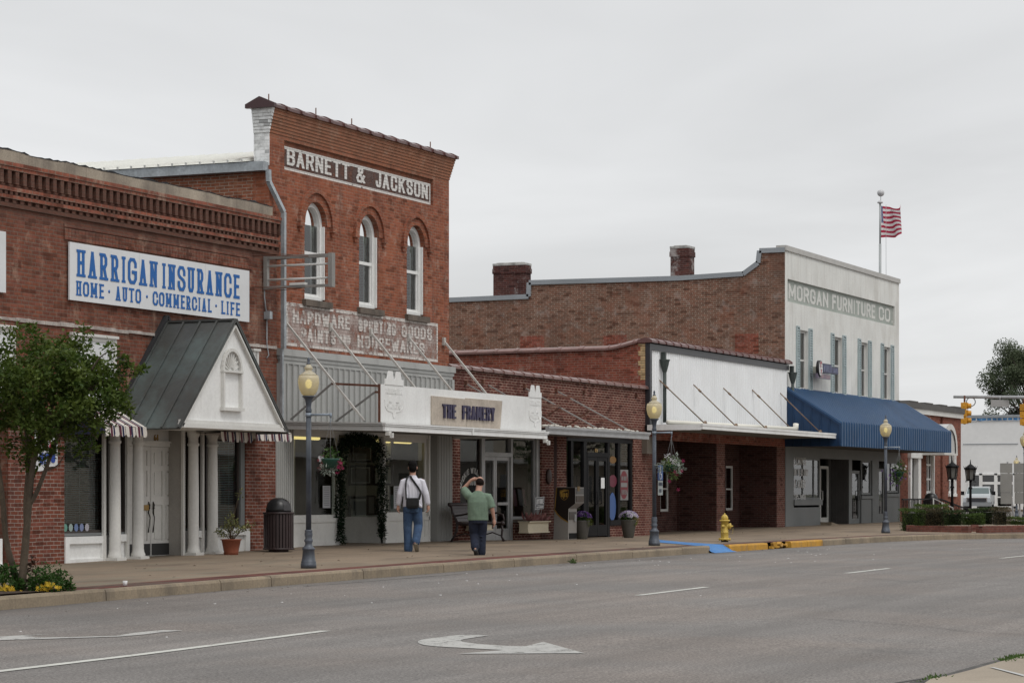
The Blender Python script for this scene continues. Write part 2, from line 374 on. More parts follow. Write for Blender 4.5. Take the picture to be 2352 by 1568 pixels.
# ------------------------------------------------------------------ lettering drawn as strokes
_o = [(.25, 1), (0, .84), (0, .16), (.25, 0), (.75, 0), (1, .16), (1, .84), (.75, 1), (.25, 1)]
GL = {
 'A': ([[(0, 0), (.5, 1), (1, 0)], [(.2, .32), (.8, .32)]], [(0, 0), (1, 0)]),
 'B': ([[(0, 0), (0, 1), (.7, 1), (1, .86), (1, .66), (.75, .53), (0, .53)], [(.7, .53), (1, .4), (1, .14), (.7, 0), (0, 0)]], [(0, 0), (0, 1)]),
 'C': ([[(1, .68), (1, .84), (.75, 1), (.25, 1), (0, .84), (0, .16), (.25, 0), (.75, 0), (1, .16), (1, .32)]], []),
 'D': ([[(0, 0), (0, 1), (.65, 1), (1, .8), (1, .2), (.65, 0), (0, 0)]], [(0, 0), (0, 1)]),
 'E': ([[(1, 1), (0, 1), (0, 0), (1, 0)], [(0, .52), (.8, .52)]], [(0, 0), (0, 1)]),
 'F': ([[(1, 1), (0, 1), (0, 0)], [(0, .52), (.8, .52)]], [(0, 0), (0, 1)]),
 'G': ([[(1, .72), (1, .84), (.75, 1), (.25, 1), (0, .84), (0, .16), (.25, 0), (.75, 0), (1, .16), (1, .45), (.6, .45)]], []),
 'H': ([[(0, 0), (0, 1)], [(1, 0), (1, 1)], [(0, .52), (1, .52)]], [(0, 0), (0, 1), (1, 0), (1, 1)]),
 'I': ([[(.5, 0), (.5, 1)]], [(.5, 0), (.5, 1)]),
 'J': ([[(1, 1), (1, .16), (.75, 0), (.25, 0), (0, .16), (0, .3)]], [(1, 1)]),
 'K': ([[(0, 0), (0, 1)], [(1, 1), (.12, .42)], [(.4, .58), (1, 0)]], [(0, 0), (0, 1), (1, 0), (1, 1)]),
 'L': ([[(0, 1), (0, 0), (1, 0)]], [(0, 0), (0, 1)]),
 'M': ([[(0, 0), (0, 1), (.5, .25), (1, 1), (1, 0)]], [(0, 0), (1, 0), (0, 1), (1, 1)]),
 'N': ([[(0, 0), (0, 1), (1, 0), (1, 1)]], [(0, 0), (0, 1), (1, 1)]),
 'O': ([_o], []), 'P': ([[(0, 0), (0, 1), (.7, 1), (1, .86), (1, .6), (.7, .46), (0, .46)]], [(0, 0), (0, 1)]),
 'R': ([[(0, 0), (0, 1), (.7, 1), (1, .86), (1, .62), (.7, .48), (0, .48)], [(.55, .48), (1, 0)]], [(0, 0), (0, 1), (1, 0)]),
 'S': ([[(1, .7), (1, .84), (.75, 1), (.25, 1), (0, .84), (0, .68), (.2, .56), (.8, .44), (1, .32), (1, .16), (.75, 0), (.25, 0), (0, .16), (0, .3)]], []),
 'T': ([[(0, 1), (1, 1)], [(.5, 0), (.5, 1)]], [(.5, 0)]),
 'U': ([[(0, 1), (0, .16), (.25, 0), (.75, 0), (1, .16), (1, 1)]], [(0, 1), (1, 1)]),
 'V': ([[(0, 1), (.5, 0), (1, 1)]], []), 'W': ([[(0, 1), (.25, 0), (.5, .75), (.75, 0), (1, 1)]], []),
 'X': ([[(0, 0), (1, 1)], [(0, 1), (1, 0)]], []), 'Y': ([[(0, 1), (.5, .45), (1, 1)], [(.5, 0), (.5, .45)]], []),
 'Z': ([[(0, 1), (1, 1), (0, 0), (1, 0)]], []),
 '&': ([[(1, 0), (.25, .7), (.25, .88), (.42, 1), (.6, 1), (.72, .86), (.68, .7), (.1, .38), (0, .2), (.15, 0), (.55, 0), (.95, .42)]], []),
 '0': ([_o], []), '1': ([[(.2, .8), (.5, 1), (.5, 0)]], []), '2': ([[(0, .75), (0, .86), (.25, 1), (.75, 1), (1, .84), (1, .62), (0, 0), (1, 0)]], []),
 '3': ([[(0, .84), (.25, 1), (.75, 1), (1, .84), (1, .66), (.75, .53), (.4, .53)], [(.75, .53), (1, .4), (1, .16), (.75, 0), (.25, 0), (0, .16)]], []),
 '4': ([[(.75, 0), (.75, 1), (0, .3), (1, .3)]], []), '5': ([[(1, 1), (0, 1), (0, .55), (.75, .6), (1, .42), (1, .16), (.75, 0), (.25, 0), (0, .16)]], []),
 '6': ([[(.9, 1), (.4, .9), (0, .5), (0, .16), (.25, 0), (.75, 0), (1, .16), (1, .4), (.75, .55), (.25, .55), (0, .4)]], []),
 '7': ([[(0, 1), (1, 1), (.35, 0)]], []), '8': ([_o, [(0, .52), (1, .52)]], []), '9': ([[(.1, 0), (.6, .1), (1, .5), (1, .84), (.75, 1), (.25, 1), (0, .84), (0, .6), (.25, .45), (.75, .45), (1, .6)]], []),
 '$': ([[(1, .7), (1, .84), (.75, .95), (.25, .95), (0, .84), (0, .68), (1, .32), (1, .16), (.75, .05), (.25, .05), (0, .16), (0, .3)], [(.5, -.06), (.5, 1.06)]], []),
 '.': ([[(.5, 0), (.5, .02)]], []), ',': ([[(.6, .06), (.4, -.14)]], []), '*': ([[(.5, .42), (.5, .52)]], []), '-': ([[(0, .48), (1, .48)]], []), "'": ([[(.5, .8), (.5, 1)]], []),
 'u': ([[(0, .7), (0, .14), (.22, 0), (.7, 0), (1, .14)], [(1, .7), (1, 0)]], []), 'p': ([[(0, -.32), (0, .7), (.7, .7), (1, .56), (1, .14), (.7, 0), (0, 0)]], []),
 's': ([[(1, .52), (.8, .7), (.2, .7), (0, .56), (.1, .4), (.9, .3), (1, .14), (.8, 0), (.2, 0), (0, .17)]], []),
}
WID = {'I': .42, 'M': 1.25, 'W': 1.35, '.': .4, ',': .35, '*': .6, ' ': .55, '&': 1.05, "'": .3, 'J': .85, '1': .6, 'E': .88, 'F': .88, 'L': .85}
def text(mb, s, o, U, Vv, Nn, H, W, t, depth=.004, slab=False, gap=.2, skew=0.0, place=None, sx=.6):
    """letters along U, up V, standing out along N; fitted to width W (the string starts at o)"""
    o = Vector(o); U = Vector(U); Vv = Vector(Vv); Nn = Vector(Nn)
    ws = [WID.get(c, 1.0)*(1.25 if slab and c == 'I' else 1) for c in s]; tot = sum(ws)+gap*(len(s)-1); k = W*sx/tot; x = 0.0
    for c, wc in zip(s, ws):
        if c in GL:
            st, ser = GL[c]; gw = wc*k; tt = min(t, gw*.48); layer = 0
            iL = tt*.45 if slab and any(p_[0] == 0 for p_ in ser) else 0.0; iR = tt*.45 if slab and any(p_[0] == 1 for p_ in ser) else 0.0
            def mp(p): return ((tt/2+iL)+p[0]*(gw-tt-iL-iR), tt/2+p[1]*(H-tt))
            segs = []
            st2 = []
            for pl in st:
                cur = [pl[0]]
                for i in range(1, len(pl)-1):
                    cur.append(pl[i]); a_, b_ = Vector((pl[i][0]-pl[i-1][0], pl[i][1]-pl[i-1][1])), Vector((pl[i+1][0]-pl[i][0], pl[i+1][1]-pl[i][1]))
                    a_.x *= gw/H; b_.x *= gw/H
                    if a_.normalized().dot(b_.normalized()) < -.25: st2.append(cur); cur = [pl[i]]
                cur.append(pl[-1]); st2.append(cur)
            for pl in st2:
                q = [mp(p) for p in pl]; closed = q[0] == q[-1]; n = len(q); L = []; Rr = []
                for i in range(n):
                    if closed: a = q[(i-1) % (n-1)]; b = q[i]; d = q[(i+1) % (n-1)] if i < n-1 else q[1]
                    else: a = q[max(i-1, 0)]; b = q[i]; d = q[min(i+1, n-1)]
                    e1 = Vector((b[0]-a[0], b[1]-a[1])); e2 = Vector((d[0]-b[0], d[1]-b[1]))
                    if e1.length < 1e-9: e1 = e2
                    if e2.length < 1e-9: e2 = e1
                    e1.normalize(); e2.normalize(); n1 = Vector((-e1.y, e1.x)); n2 = Vector((-e2.y, e2.x)); nm = n1+n2
                    if nm.length < .2: nm = n1.copy()
                    nm.normalize(); m = tt/2/max(.42, nm.dot(n1)); bb = Vector(b)
                    if not closed and i == 0: bb = bb-e2*tt/2
                    if not closed and i == n-1: bb = bb+e1*tt/2
                    cl = lambda z: Vector((z.x, min(max(z.y, -.4*H), 1.0*H) if c in 'psu$,' else min(max(z.y, 0), H)))
                    L.append(cl(bb+nm*m)); Rr.append(cl(bb-nm*m))
                for i in range(n-1): segs.append(([Rr[i], Rr[i+1], L[i+1], L[i]], layer)); layer += 1
            if slab:
                for p in ser:
                    cx_, cy_ = mp(p); hh = H*.1; y0 = 0 if p[1] == 0 else H-hh
                    segs.append(([Vector((cx_-tt*.85, y0)), Vector((cx_+tt*.85, y0)), Vector((cx_+tt*.85, y0+hh)), Vector((cx_-tt*.85, y0+hh))], layer)); layer += 1
            for poly, ly in segs:
                dz = depth+ly*.0006; P2 = []
                for dd in (0, dz):
                    for p in poly:
                        X0 = x+p.x+skew*p.y
                        if place: b_, u_, v_ = place((x+gw/2)/sx); P2.append(b_+u_*((p.x-gw/2)/sx)+v_*p.y+Nn*dd)
                        else: P2.append(o+U*(X0/sx)+Vv*p.y+Nn*dd)
                mb.add(P2, [(4, 5, 6, 7), (0, 1, 5, 4), (1, 2, 6, 5), (2, 3, 7, 6), (3, 0, 4, 7)] if depth > .006 else [(4, 5, 6, 7)])
        x += (wc+gap)*k
FX = ((1, 0, 0), (0, 0, 1), (0, -1, 0))        # lettering on street fronts
# ------------------------------------------------------------------ material palette
M_harr = brick('brick_dark_red', (.205, .070, .042), (.142, .052, .036), (.165, .115, .09), stain=((.06, .036, .03), .8, .5), streak=((.27, .16, .11), .45, .9), wear=((.4, .27, .2), .5, 2.2), band=((.10, .055, .042), .75, 5.9, 6.3, 7.3, 7.4))
M_harr_low = brick('brick_pier_red', (.19, .059, .036), (.13, .045, .033), (.29, .23, .195), stain=((.06, .035, .03), .7, .7))
M_harr_l = brick('brick_cornice_lit', (.27, .092, .058), (.19, .066, .045), (.2, .14, .11), stain=((.08, .045, .035), .7, .8), wear=((.42, .3, .23), .6, 2.0))  # paler brick for the ledges: the light they catch, put into colour
M_barn = brick('brick_orange_red', (.29, .094, .05), (.198, .068, .042), (.27, .16, .115), stain=((.13, .052, .038), .75, .6), streak=((.12, .055, .042), .55, .8), patch=((.32, .105, .052), .4, 1.6), wear=((.45, .33, .26), .4, 2.6), band=((.34, .18, .11), .45, 8.5, 8.8, 9.4, 9.5))
M_barn_side = brick('brick_mixed_brown', (.30, .10, .055), (.22, .10, .06), (.36, .28, .22))
M_wbrick = brick('brick_white_paint', (.76, .77, .76), (.72, .73, .72), (.62, .62, .61), ms=.006)
M_byrne = brick('brick_deep_red', (.12, .033, .023), (.09, .028, .022), (.34, .235, .185), ms=.010, stain=((.09, .03, .026), .8, .5), streak=((.10, .028, .025), .8, 1.0))
M_wside = brick('brick_red_old', (.275, .075, .045), (.195, .055, .038), (.27, .18, .14), stain=((.13, .045, .035), .7, .6), wear=((.5, .4, .34), .3, 2.5))
M_morg = brick('brick_brown_old', (.22, .10, .065), (.155, .085, .06), (.36, .29, .23), stain=((.08, .055, .045), .6, .5), patch=((.27, .10, .06), .3, 1.5), wear=((.42, .38, .35), .3, 2.2))
M_rec = brick('brick_recess_shaded', (.078, .03, .024), (.06, .026, .022), (.12, .09, .078))  # the pier brick darkened: shade under the canopy put into the colour
M_rec_l = brick('brick_pier_lit', (.155, .058, .042), (.12, .048, .038), (.24, .18, .15))  # brighter copy of the recess brick for the lit front faces
M_post = brick('brick_office_red', (.22, .078, .05), (.19, .066, .046), (.22, .12, .09), stain=((.2, .06, .04), .4, .6))
M_yel = brick('brick_yellow_quoin', (.52, .37, .19), (.45, .31, .16), (.3, .25, .18), bw=.2)
M_chim = brick('brick_sooty_red', (.10, .034, .028), (.06, .027, .025), (.13, .09, .08), stain=((.03, .025, .025), .8, 1.2), wear=((.6, .58, .56), .5, 1.4))
M_plantbrick = brick('brick_planter', (.18, .066, .05), (.14, .055, .043), (.15, .1, .085))
M_conc = mat('concrete_coping', (.34, .29, .23), .9, .22, 1.2, .15, 30, .3, dirt=((.12, .10, .085), .8, 1.4, .45), streak=((.14, .11, .09), .6, .8))
M_tar = flat('roof_tar', (.02, .02, .022), .8)
M_white = mat('white_paint', (.62, .61, .58), .55, .06, 1.5, .05, 20, dirt=((.35, .32, .28), .35, 1.3, .55))
M_whitew = mat('white_paint_bright', (.77, .77, .755), .55, .05, 1.5, .05, 20, dirt=((.56, .55, .52), .4, 1.0, .5), streak=((.5, .48, .44), .25, .7))
M_stucco = mat('white_stucco', (.70, .70, .67), .85, .07, .8, .05, 14, .15, dirt=((.52, .5, .46), .7, .9, .48), streak=((.42, .4, .36), .55, .9))
M_copper = mat('aged_copper', (.058, .06, .057), .5, .25, .8, .1, 12, streak=((.055, .05, .043), .8, .6), dirt=((.11, .15, .145), .8, .8, .46))
M_galv = mat('galvanized_metal', (.36, .39, .41), .45, .2, 4, .15, 18, metal=.3, dirt=((.2, .21, .22), .6, 1.3, .5))
M_flash = mat('grey_flashing', (.3, .32, .34), .5, .1, 1, metal=.2)
M_roofw = mat('white_sheet_roof', (.72, .72, .68), .5, .05)
M_gray = mat('grey_metal_siding', (.40, .40, .385), .5, .07, .9, .04, 20, streak=((.27, .26, .25), .35, .6))
M_alu = mat('aluminium', (.42, .42, .42), .4, .1, 2, .08, 30, metal=.4, dirt=((.25, .24, .23), .5, 2))
M_rod = mat('rod_paint', (.46, .44, .41), .5, .12, 3, dirt=((.2, .13, .09), .6, 2.5, .52)); M_rodd = mat('rod_dull', (.27, .25, .235), .6, .15, 3)
M_rust = mat('rusty_iron', (.13, .055, .035), .85, .3, 6, .2, 40)
M_brownrod = mat('brown_rod', (.2, .135, .09), .7, .3, 6)
M_tile = mat('glazed_clay_tile', (.115, .052, .047), .35, .25, 1.5, .12, 20, dirt=((.22, .13, .12), .6, 1.5, .5), spec=.5)
M_tile2 = mat('glazed_tile_pink', (.19, .105, .092), .35, .2, 2.0, .12, 20, dirt=((.13, .06, .05), .6, 1.6, .5), spec=.5)
M_stone = mat('stone_sill', (.13, .105, .085), .9, .3, 3, .15, 25, dirt=((.05, .045, .04), .7, 3))
M_glass = glass('window_glass')
M_glassd = glass('window_glass_dark', (.45, .48, .46))
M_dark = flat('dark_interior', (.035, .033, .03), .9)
M_room = mat('room_wall', (.24, .22, .17), .8, .15, .8)
M_curt = mat('grey_curtain', (.30, .33, .31), .9, .25, 6)
M_blind = flat('blind_slat', (.36, .37, .36), .6)
M_blk = mat('black_metal', (.010, .010, .011), .6, .1, spec=.15)
M_dbrown = flat('dark_brown_frame', (.05, .04, .035), .5)
M_bronze = flat('dark_bronze', (.045, .036, .025), .4, metal=.5)
M_blue = flat('sign_blue', (.006, .108, .37), .5)
M_sign = mat('white_sign_board', (.68, .69, .70), .4, .03, 1, .02, 20, dirt=((.58, .58, .56), .5, .8))
M_gold = flat('gold_paint', (.32, .2, .06), .4)
M_cream = mat('cream_wood', (.58, .51, .38), .6, .08)
M_wood = mat('beige_plywood', (.46, .40, .335), .8, .15, 2, .12, 30, dirt=((.28, .23, .19), .6, 2.2, .5), streak=((.3, .25, .2), .5, 1.2))
M_purp = mat('purple_paint', (.04, .034, .075), .5, .1)
M_faint = worn('faded_white_paint', (.66, .61, .57), .70, 3.2, .5)
M_fair = worn('weathered_white_paint', (.72, .70, .67), 1.0, 5.0, .4)
M_smear = worn('old_sign_ground', (.5, .41, .375), .56, 3.0, .35, (.40, .6))
M_darkp = worn('old_dark_ground', (.115, .075, .066), .72, 3.0, .2, (.4, .62))
M_corr = mat('white_corrugated', (.84, .85, .86), .45, .05, .6, .03, 20, streak=((.6, .56, .52), .28, .7), dirt=((.7, .7, .69), .4, 1.0))
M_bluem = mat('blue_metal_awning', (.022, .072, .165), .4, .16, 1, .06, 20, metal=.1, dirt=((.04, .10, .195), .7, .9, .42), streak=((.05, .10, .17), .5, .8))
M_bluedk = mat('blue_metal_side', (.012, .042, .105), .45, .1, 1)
M_greyf = mat('grey_storefront_paint', (.17, .178, .178), .6, .08, 1.2, .05, 20, dirt=((.17, .17, .165), .4, 1.1))
M_greyd = mat('dark_grey_siding', (.07, .066, .062), .7, .12)
M_shut = mat('shutter_teal', (.36, .43, .44), .6, .12, 3)
M_pvc = flat('pvc_white', (.72, .70, .62), .5)
M_greensign = mat('green_grey_sign', (.33, .36, .33), .85, .12, 1.5, .08, 20, dirt=((.5, .5, .46), .5, 1.2))
M_paper = flat('paper', (.7, .7, .7), .8)
M_utilbox = flat('meter_box', (.12, .10, .08), .6)  # brown of the utility box on the pier

# ------------------------------------------------------------------ ground
g = MB(); g.quad((-600, -900, -.4), (2500, -900, -.4), (2500, 1500, -.4), (-600, 1500, -.4))
struct('ground', g, mat('far_ground', (.12, .12, .09), .95, .2, .05))

k = N('asphalt'); p, _ = k.pos()
a = k.rng(k.noise(p, .22, 6, .65, .6), .3, .7, .84, 1.12)
f = k.rng(k.noise(p, 40, 3, .65), .3, .7, .42, 1.6); f2 = k.rng(k.noise(p, 150, 2), .58, .72, 1.0, 1.8)
st = k.rng(k.noise(k.scale(p, (.10, 1.5, 1)), 1.0, 6, .65), .35, .65, .86, 1.1)
tint = k.mix(k.rng(k.noise(p, .3, 3), .4, .62), (.168, .157, .148), (.182, .161, .146))
col = k.mix(1.0, tint, k.math('MULTIPLY', k.math('MULTIPLY', a, f), k.math('MULTIPLY', f2, st)), 'MULTIPLY')
vo = k.n('ShaderNodeTexVoronoi'); vo.inputs['Scale'].default_value = 3.0; k.set(vo.inputs['Vector'], p)
spot = k.rng(vo.outputs['Distance'], .018, .03, .55, 0)
col = k.mix(spot, col, (.07, .065, .06))
sy = k.n('ShaderNodeSeparateXYZ'); k.set(sy.inputs[0], p)
trk = k.math('COSINE', k.math('MULTIPLY', k.math('SUBTRACT', sy.outputs[1], 15.3), 3.65))
trk = k.math('MULTIPLY', k.rng(trk, .2, 1.0), k.rng(k.noise(k.scale(p, (.08, .6, 1)), 1.2, 4), .35, .65, .1, 1.0))
col = k.mix(k.math('MULTIPLY', trk, .16), col, (.10, .093, .088))
gut = k.math('MULTIPLY', k.rng(sy.outputs[1], 17.9, 18.75, 0, .6), k.rng(k.noise(k.scale(p, (.3, 2, 1)), 1.5, 4), .35, .6, .3, 1))
col = k.mix(gut, col, (.105, .096, .088))
oil = k.math('MULTIPLY', k.rng(k.noise(p, .9, 5, .6, 1.0), .62, .72, 0, .35), 1.0)
col = k.mix(oil, col, (.09, .085, .08))
k.set(k.b.inputs['Base Color'], col); k.b.inputs['Roughness'].default_value = .88; k.b.inputs['Specular IOR Level'].default_value = .3
k.bump(k.noise(p, 90, 3), .5, .01); M_asph = k.m

xs = [-30, 0, 10, 20, 23, 26, 29, 33, 37, 42, 46, 50, 56, 62, 65, 67.8, 70, 71.6, 73.2, 74.6, 76.4, 79, 83, 90, 100, 108]
g = MB()
for x0, x1 in zip(xs, xs[1:]):
    g.quad((x0, -2, gz(x0)), (x1, -2, gz(x1)), (x1, kerb_y(x1), gz(x1)), (x0, kerb_y(x0), gz(x0)))
g.quad((108, -60, .03), (420, -60, .03), (420, 120, .03), (108, 120, .03))
g.quad((-30, -60, -.14), (108, -60, .026), (108, -2, .026), (-30, -2, -.14))
struct('road', g, M_asph)

k = N('pavement_concrete'); p, _ = k.pos(); sp = k.n('ShaderNodeSeparateXYZ'); k.set(sp.inputs[0], p)
a = k.rng(k.noise(p, .35, 5, .6), .3, .7, .78, 1.2); f = k.rng(k.noise(p, 38, 4), .3, .7, .85, 1.15)
col = k.mix(1.0, (.215, .165, .118), k.math('MULTIPLY', a, f), 'MULTIPLY')
col = k.mix(k.rng(k.noise(k.scale(p, (.5, 1.4, 1)), .9, 6, .6), .5, .72, 0, .65), col, (.085, .066, .05))
jx = k.math('ABSOLUTE', k.math('SUBTRACT', k.math('FRACT', k.math('DIVIDE', sp.outputs[0], 3.05)), .5))
jy = k.math('ABSOLUTE', k.math('SUBTRACT', k.math('FRACT', k.math('DIVIDE', k.math('SUBTRACT', sp.outputs[1], 19.35), 2.83)), .5))
j = k.math('MAXIMUM', k.math('GREATER_THAN', jx, .4962), k.math('GREATER_THAN', jy, .4962))
col = k.mix(k.math('MULTIPLY', j, .75), col, (.07, .055, .045))
gr = k.math('MULTIPLY', k.rng(k.noise(k.scale(p, (.35, 3.0, 1)), 1.1, 4), .52, .7, 0, .35), k.rng(sp.outputs[0], 33, 42, 1, 0))
col = k.mix(gr, col, (.13, .20, .16))
k.set(k.b.inputs['Base Color'], col); k.b.inputs['Roughness'].default_value = .85; k.b.inputs['Specular IOR Level'].default_value = .3
k.bump(k.noise(p, 60, 3), .25, .008); M_pave = k.m
g = MB(); gb = MB()
xs2 = sorted(set(xs+[48, 52.4, 53.2, 54, 58.2]))
RAMP = (52.2, 58.4)      # blue wheelchair ramp
for x0, x1 in zip(xs2, xs2[1:]):
    for t0, t1 in ((0, .35), (.35, .7), (.7, 1.0)):
        P4 = []
        for x, t in ((x0, t0), (x1, t0), (x1, t1), (x0, t1)):
            y = kerb_y(x)+.62+(25-kerb_y(x)-.62)*t; P4.append((x, y, sw(x, y)))
        g.quad(*P4)
    # behind the building line where shop fronts step back
    g.quad((x0, 25, sw(x0, 25)), (x1, 25, sw(x1, 25)), (x1, 29.5, sw(x1, 25)+.004), (x0, 29.5, sw(x0, 25)+.004))
struct('sidewalk', g, M_pave)

def kerbsec(x): return kerb_y(x)
M_kerb = mat('kerb_concrete', (.25, .20, .14), .9, .2, .8, .14, 26, .3, dirt=((.10, .085, .07), .75, 1.5, .5), streak=((.12, .10, .085), .5, 1.3))
M_yelk = mat('kerb_yellow_paint', (.48, .25, .03), .75, .18, 2, .12, 20, dirt=((.22, .15, .09), .8, 2.8, .5))
M_bluep = mat('ramp_blue_paint', (.055, .18, .42), .8, .2, 1.5, .12, 20, dirt=((.13, .25, .42), .5, 2.0), streak=((.05, .12, .25), .5, .8))
M_paver = brick('brick_pavers', (.135, .048, .038), (.10, .042, .036), (.10, .068, .055), bw=.2, bh=.1)
RX0, RX1 = 53.3, 54.65       # opening in the kerb
kb = MB(); gp = MB()
def kseg(x0, x1, n=1, m=kb, h=.16):
    for i in range(n):
        a = x0+(x1-x0)*i/n; b = x0+(x1-x0)*(i+1)/n
        ya, yb = kerb_y(a), kerb_y(b); za, zb = gz(a), gz(b)
        jit = rnd.uniform(-.006, .006)
        prof = lambda y, z: [(y, z-.1), (y+.012, z+h-.035), (y+.035, z+h), (y+.17, z+h+.002), (y+.17, z-.1)]
        A = [(a+.011, yy, zz_+jit) for yy, zz_ in prof(ya, za)]; B_ = [(b-.011, yy, zz_+jit) for yy, zz_ in prof(yb, zb)]
        m.add(A+B_, [(i_, 5+i_, 5+i_+1, i_+1) for i_ in range(4)]+[(0, 1, 2, 3, 4), (9, 8, 7, 6, 5)])
cuts = [-30, 0, 15, 20, 23, 25.6]
x = 25.6
while x < RX0-3.3: x += rnd.choice((3.05, 3.05, 3.05, 1.5)); cuts.append(x)
cuts.append(RX0)
for a, b in zip(cuts, cuts[1:]): kseg(a, b)
yk = MB(); ycuts = [54.65, 56.0, 57.5]
for a, b in zip(ycuts, ycuts[1:]): kseg(a, b, 1, yk)
kseg(59.35, 60.7, 1, yk); kseg(60.7, 62.05, 1, yk)
for i in range(9):            # broken length of kerb
    cx_ = 57.55+i*.2
    a = Vector((cx_, 18.82+rnd.uniform(0, .1), gz(cx_)+rnd.uniform(.02, .12)))
    yk.obox(a, a+Vector((rnd.uniform(.05, .18), rnd.uniform(-.1, .12), rnd.uniform(-.06, .08))), rnd.uniform(.05, .12), rnd.uniform(.03, .1))
cuts = [62.05, 64.0, 66.2, 67.8, 69, 70, 70.8, 71.6, 72.4, 73.2, 74, 74.6, 75.5, 76.4, 77.7, 79, 81, 83, 90, 100, 108]
for a, b in zip(cuts, cuts[1:]): kseg(a, b)
struct('kerb', kb, M_kerb); struct('kerb_yellow', yk, M_yelk)
br = MB()
for x0, x1 in zip(xs2, xs2[1:]):
    if x1 <= RX0 or x0 >= RX1 or True:
        ya, yb = kerb_y(x0), kerb_y(x1)
        br.quad((x0, ya+.17, gz(x0)+.16), (x1, yb+.17, gz(x1)+.16), (x1, yb+.63, sw(x1, yb+.63)+.004), (x0, ya+.63, sw(x0, ya+.63)+.004))
struct('brick_edge_strip', br, M_paver)
rp = MB()
B_ = Vector((RX1, 18.98, sw(RX1, 18.98)+.008)); C_ = Vector((RX0, 18.98, sw(RX0, 18.98)+.008))
F_ = [SP(1500, 1237.5, .008), SP(1500, 1244, .008), SP(1560, 1248.5, .008), SP(1600, 1252.5, .008)]
rp.quad(F_[0], F_[1], F_[2], SP(1575, 1244.5, .008)); rp.quad(F_[2], F_[3], B_, SP(1575, 1244.5, .008)); rp.quad(F_[3], C_, B_)
rp.quad(C_, B_, Vector((RX1, 18.74, gz(54)+.03)), Vector((RX0-.12, 18.74, gz(54)+.03))); rp.quad(Vector((RX0-.12, 18.74, gz(54)+.03)), Vector((RX1, 18.74, gz(54)+.03)), Vector((RX1, 18.62, gz(54)+.006)), Vector((RX0-.2, 18.62, gz(54)+.006)))
struct('ramp_blue', rp, M_bluep)

# near corner: concrete pavement behind a broken asphalt edge, bottom right
pts = [GP(*q) for q in ((2090, 1600), (2138, 1566), (2180, 1558), (2235, 1544), (2268, 1534), (2300, 1525), (2352, 1512), (2440, 1490), (2600, 1466))]
c1 = MB()
far = [Vector((p_.x+6.0, p_.y-7, p_.z)) for p_ in pts]
for i in range(len(pts)-1):
    a, b, c, d = pts[i], pts[i+1], far[i+1], far[i]
    c1.quad(*[(q.x, q.y, q.z+.03) for q in (a, b, c, d)])
    c1.quad((a.x, a.y, a.z+.03), (b.x, b.y, b.z+.03), (b.x, b.y, b.z-.02), (a.x, a.y, a.z-.02))
struct('pavement_corner', c1, mat('near_concrete', (.29, .245, .19), .9, .12, .8, .14, 60, .3, dirt=((.2, .17, .13), .5, 2.5)))
ek = MB()
for i in range(len(pts)-1):
    a, b = pts[i], pts[i+1]; nrm = Vector((-(b-a).y, (b-a).x, 0)).normalized()
    ek.quad(a+nrm*.02+Vector((0, 0, .006)), b+nrm*.02+Vector((0, 0, .006)), b+nrm*.16+Vector((0, 0, .005)), a+nrm*.16+Vector((0, 0, .005)))
struct('road_edge', ek, mat('dark_asphalt_edge', (.07, .066, .062), .95, .3, 4, .3, 40, .6))
gs = MB()
for px_, py_, n_ in ((2140, 1564, 60), (2315, 1521, 70), (2345, 1513, 80), (2330, 1516, 60)):
    c = GP(px_, py_)
    for i in range(n_):
        q = c+Vector((rnd.gauss(0, .16), rnd.gauss(0, .04), .02)); gs.leaf(q, (rnd.gauss(0, .8), rnd.gauss(0, .8), 1), (1, 0, 0), rnd.uniform(.02, .05), .01)
o = gs.build('grass_tufts', leafm('grass', (.05, .10, .02), (.1, .16, .04))); o['kind'] = 'stuff'; tag(o, 'short grass growing along the near broken pavement edge', 'grass')
wt = MB(); c = GP(2285, 1541)
wt.quad(*[GP(*q)+Vector((0, 0, .036)) for q in ((2271, 1540), (2285, 1541), (2352, 1558), (2352, 1562))])
struct('road_marking_corner', wt, flat('old_white_line', (.40, .40, .39), .8))

# painted road markings
M_line = linepaint('road_paint', (.52, .52, .48), .55)
M_line2 = linepaint('road_paint_worn', (.40, .395, .375), .525)
def flatpoly(name, P, m, h=.006):
    b = MB(); b.quad(*[q+Vector((0, 0, h)) for q in P]); return struct(name, b, m)
def line(name, x0, x1, y, wd=.12, m=M_line):
    b = MB(); n_ = max(1, int((x1-x0)/2))
    for i in range(n_):
        a = x0+(x1-x0)*i/n_; c = x0+(x1-x0)*(i+1)/n_
        b.quad((a, y-wd/2, gz(a)+.006), (c, y-wd/2, gz(c)+.006), (c, y+wd/2, gz(c)+.006), (a, y+wd/2, gz(a)+.006))
    return struct(name, b, m)
LY = 12.02
la, lb = GP(-60, 1548.5), GP(748, 1448.5); nn = Vector((-(lb-la).y, (lb-la).x, 0)).normalized()*.065
ll = MB()
for i in range(8):
    a, c = la.lerp(lb, i/8), la.lerp(lb, (i+1)/8); ll.quad(*[Vector((q.x, q.y, gz(q.x)+.006)) for q in (a-nn, c-nn, c+nn, a+nn)])
struct('lane_line', ll, M_line)
d0 = GP(1455, 1367); d1 = GP(1632, 1348)
for i, (qa, qb) in enumerate((((1455, 1367), (1632, 1348)), ((1927, 1316), (2059, 1305)), ((2285, 1281.5), (2425, 1270)))):
    a = GP(*qa); b = GP(*qb); line('lane_dash', a.x, b.x, (a.y+b.y)/2)
for i in range(4): line('lane_dash', 62.5+i*10.6, 65.6+i*10.6, LY-.3)
def zz_(x, y): return (402.8+x/3.7237, 1263.3+y/3.7237)
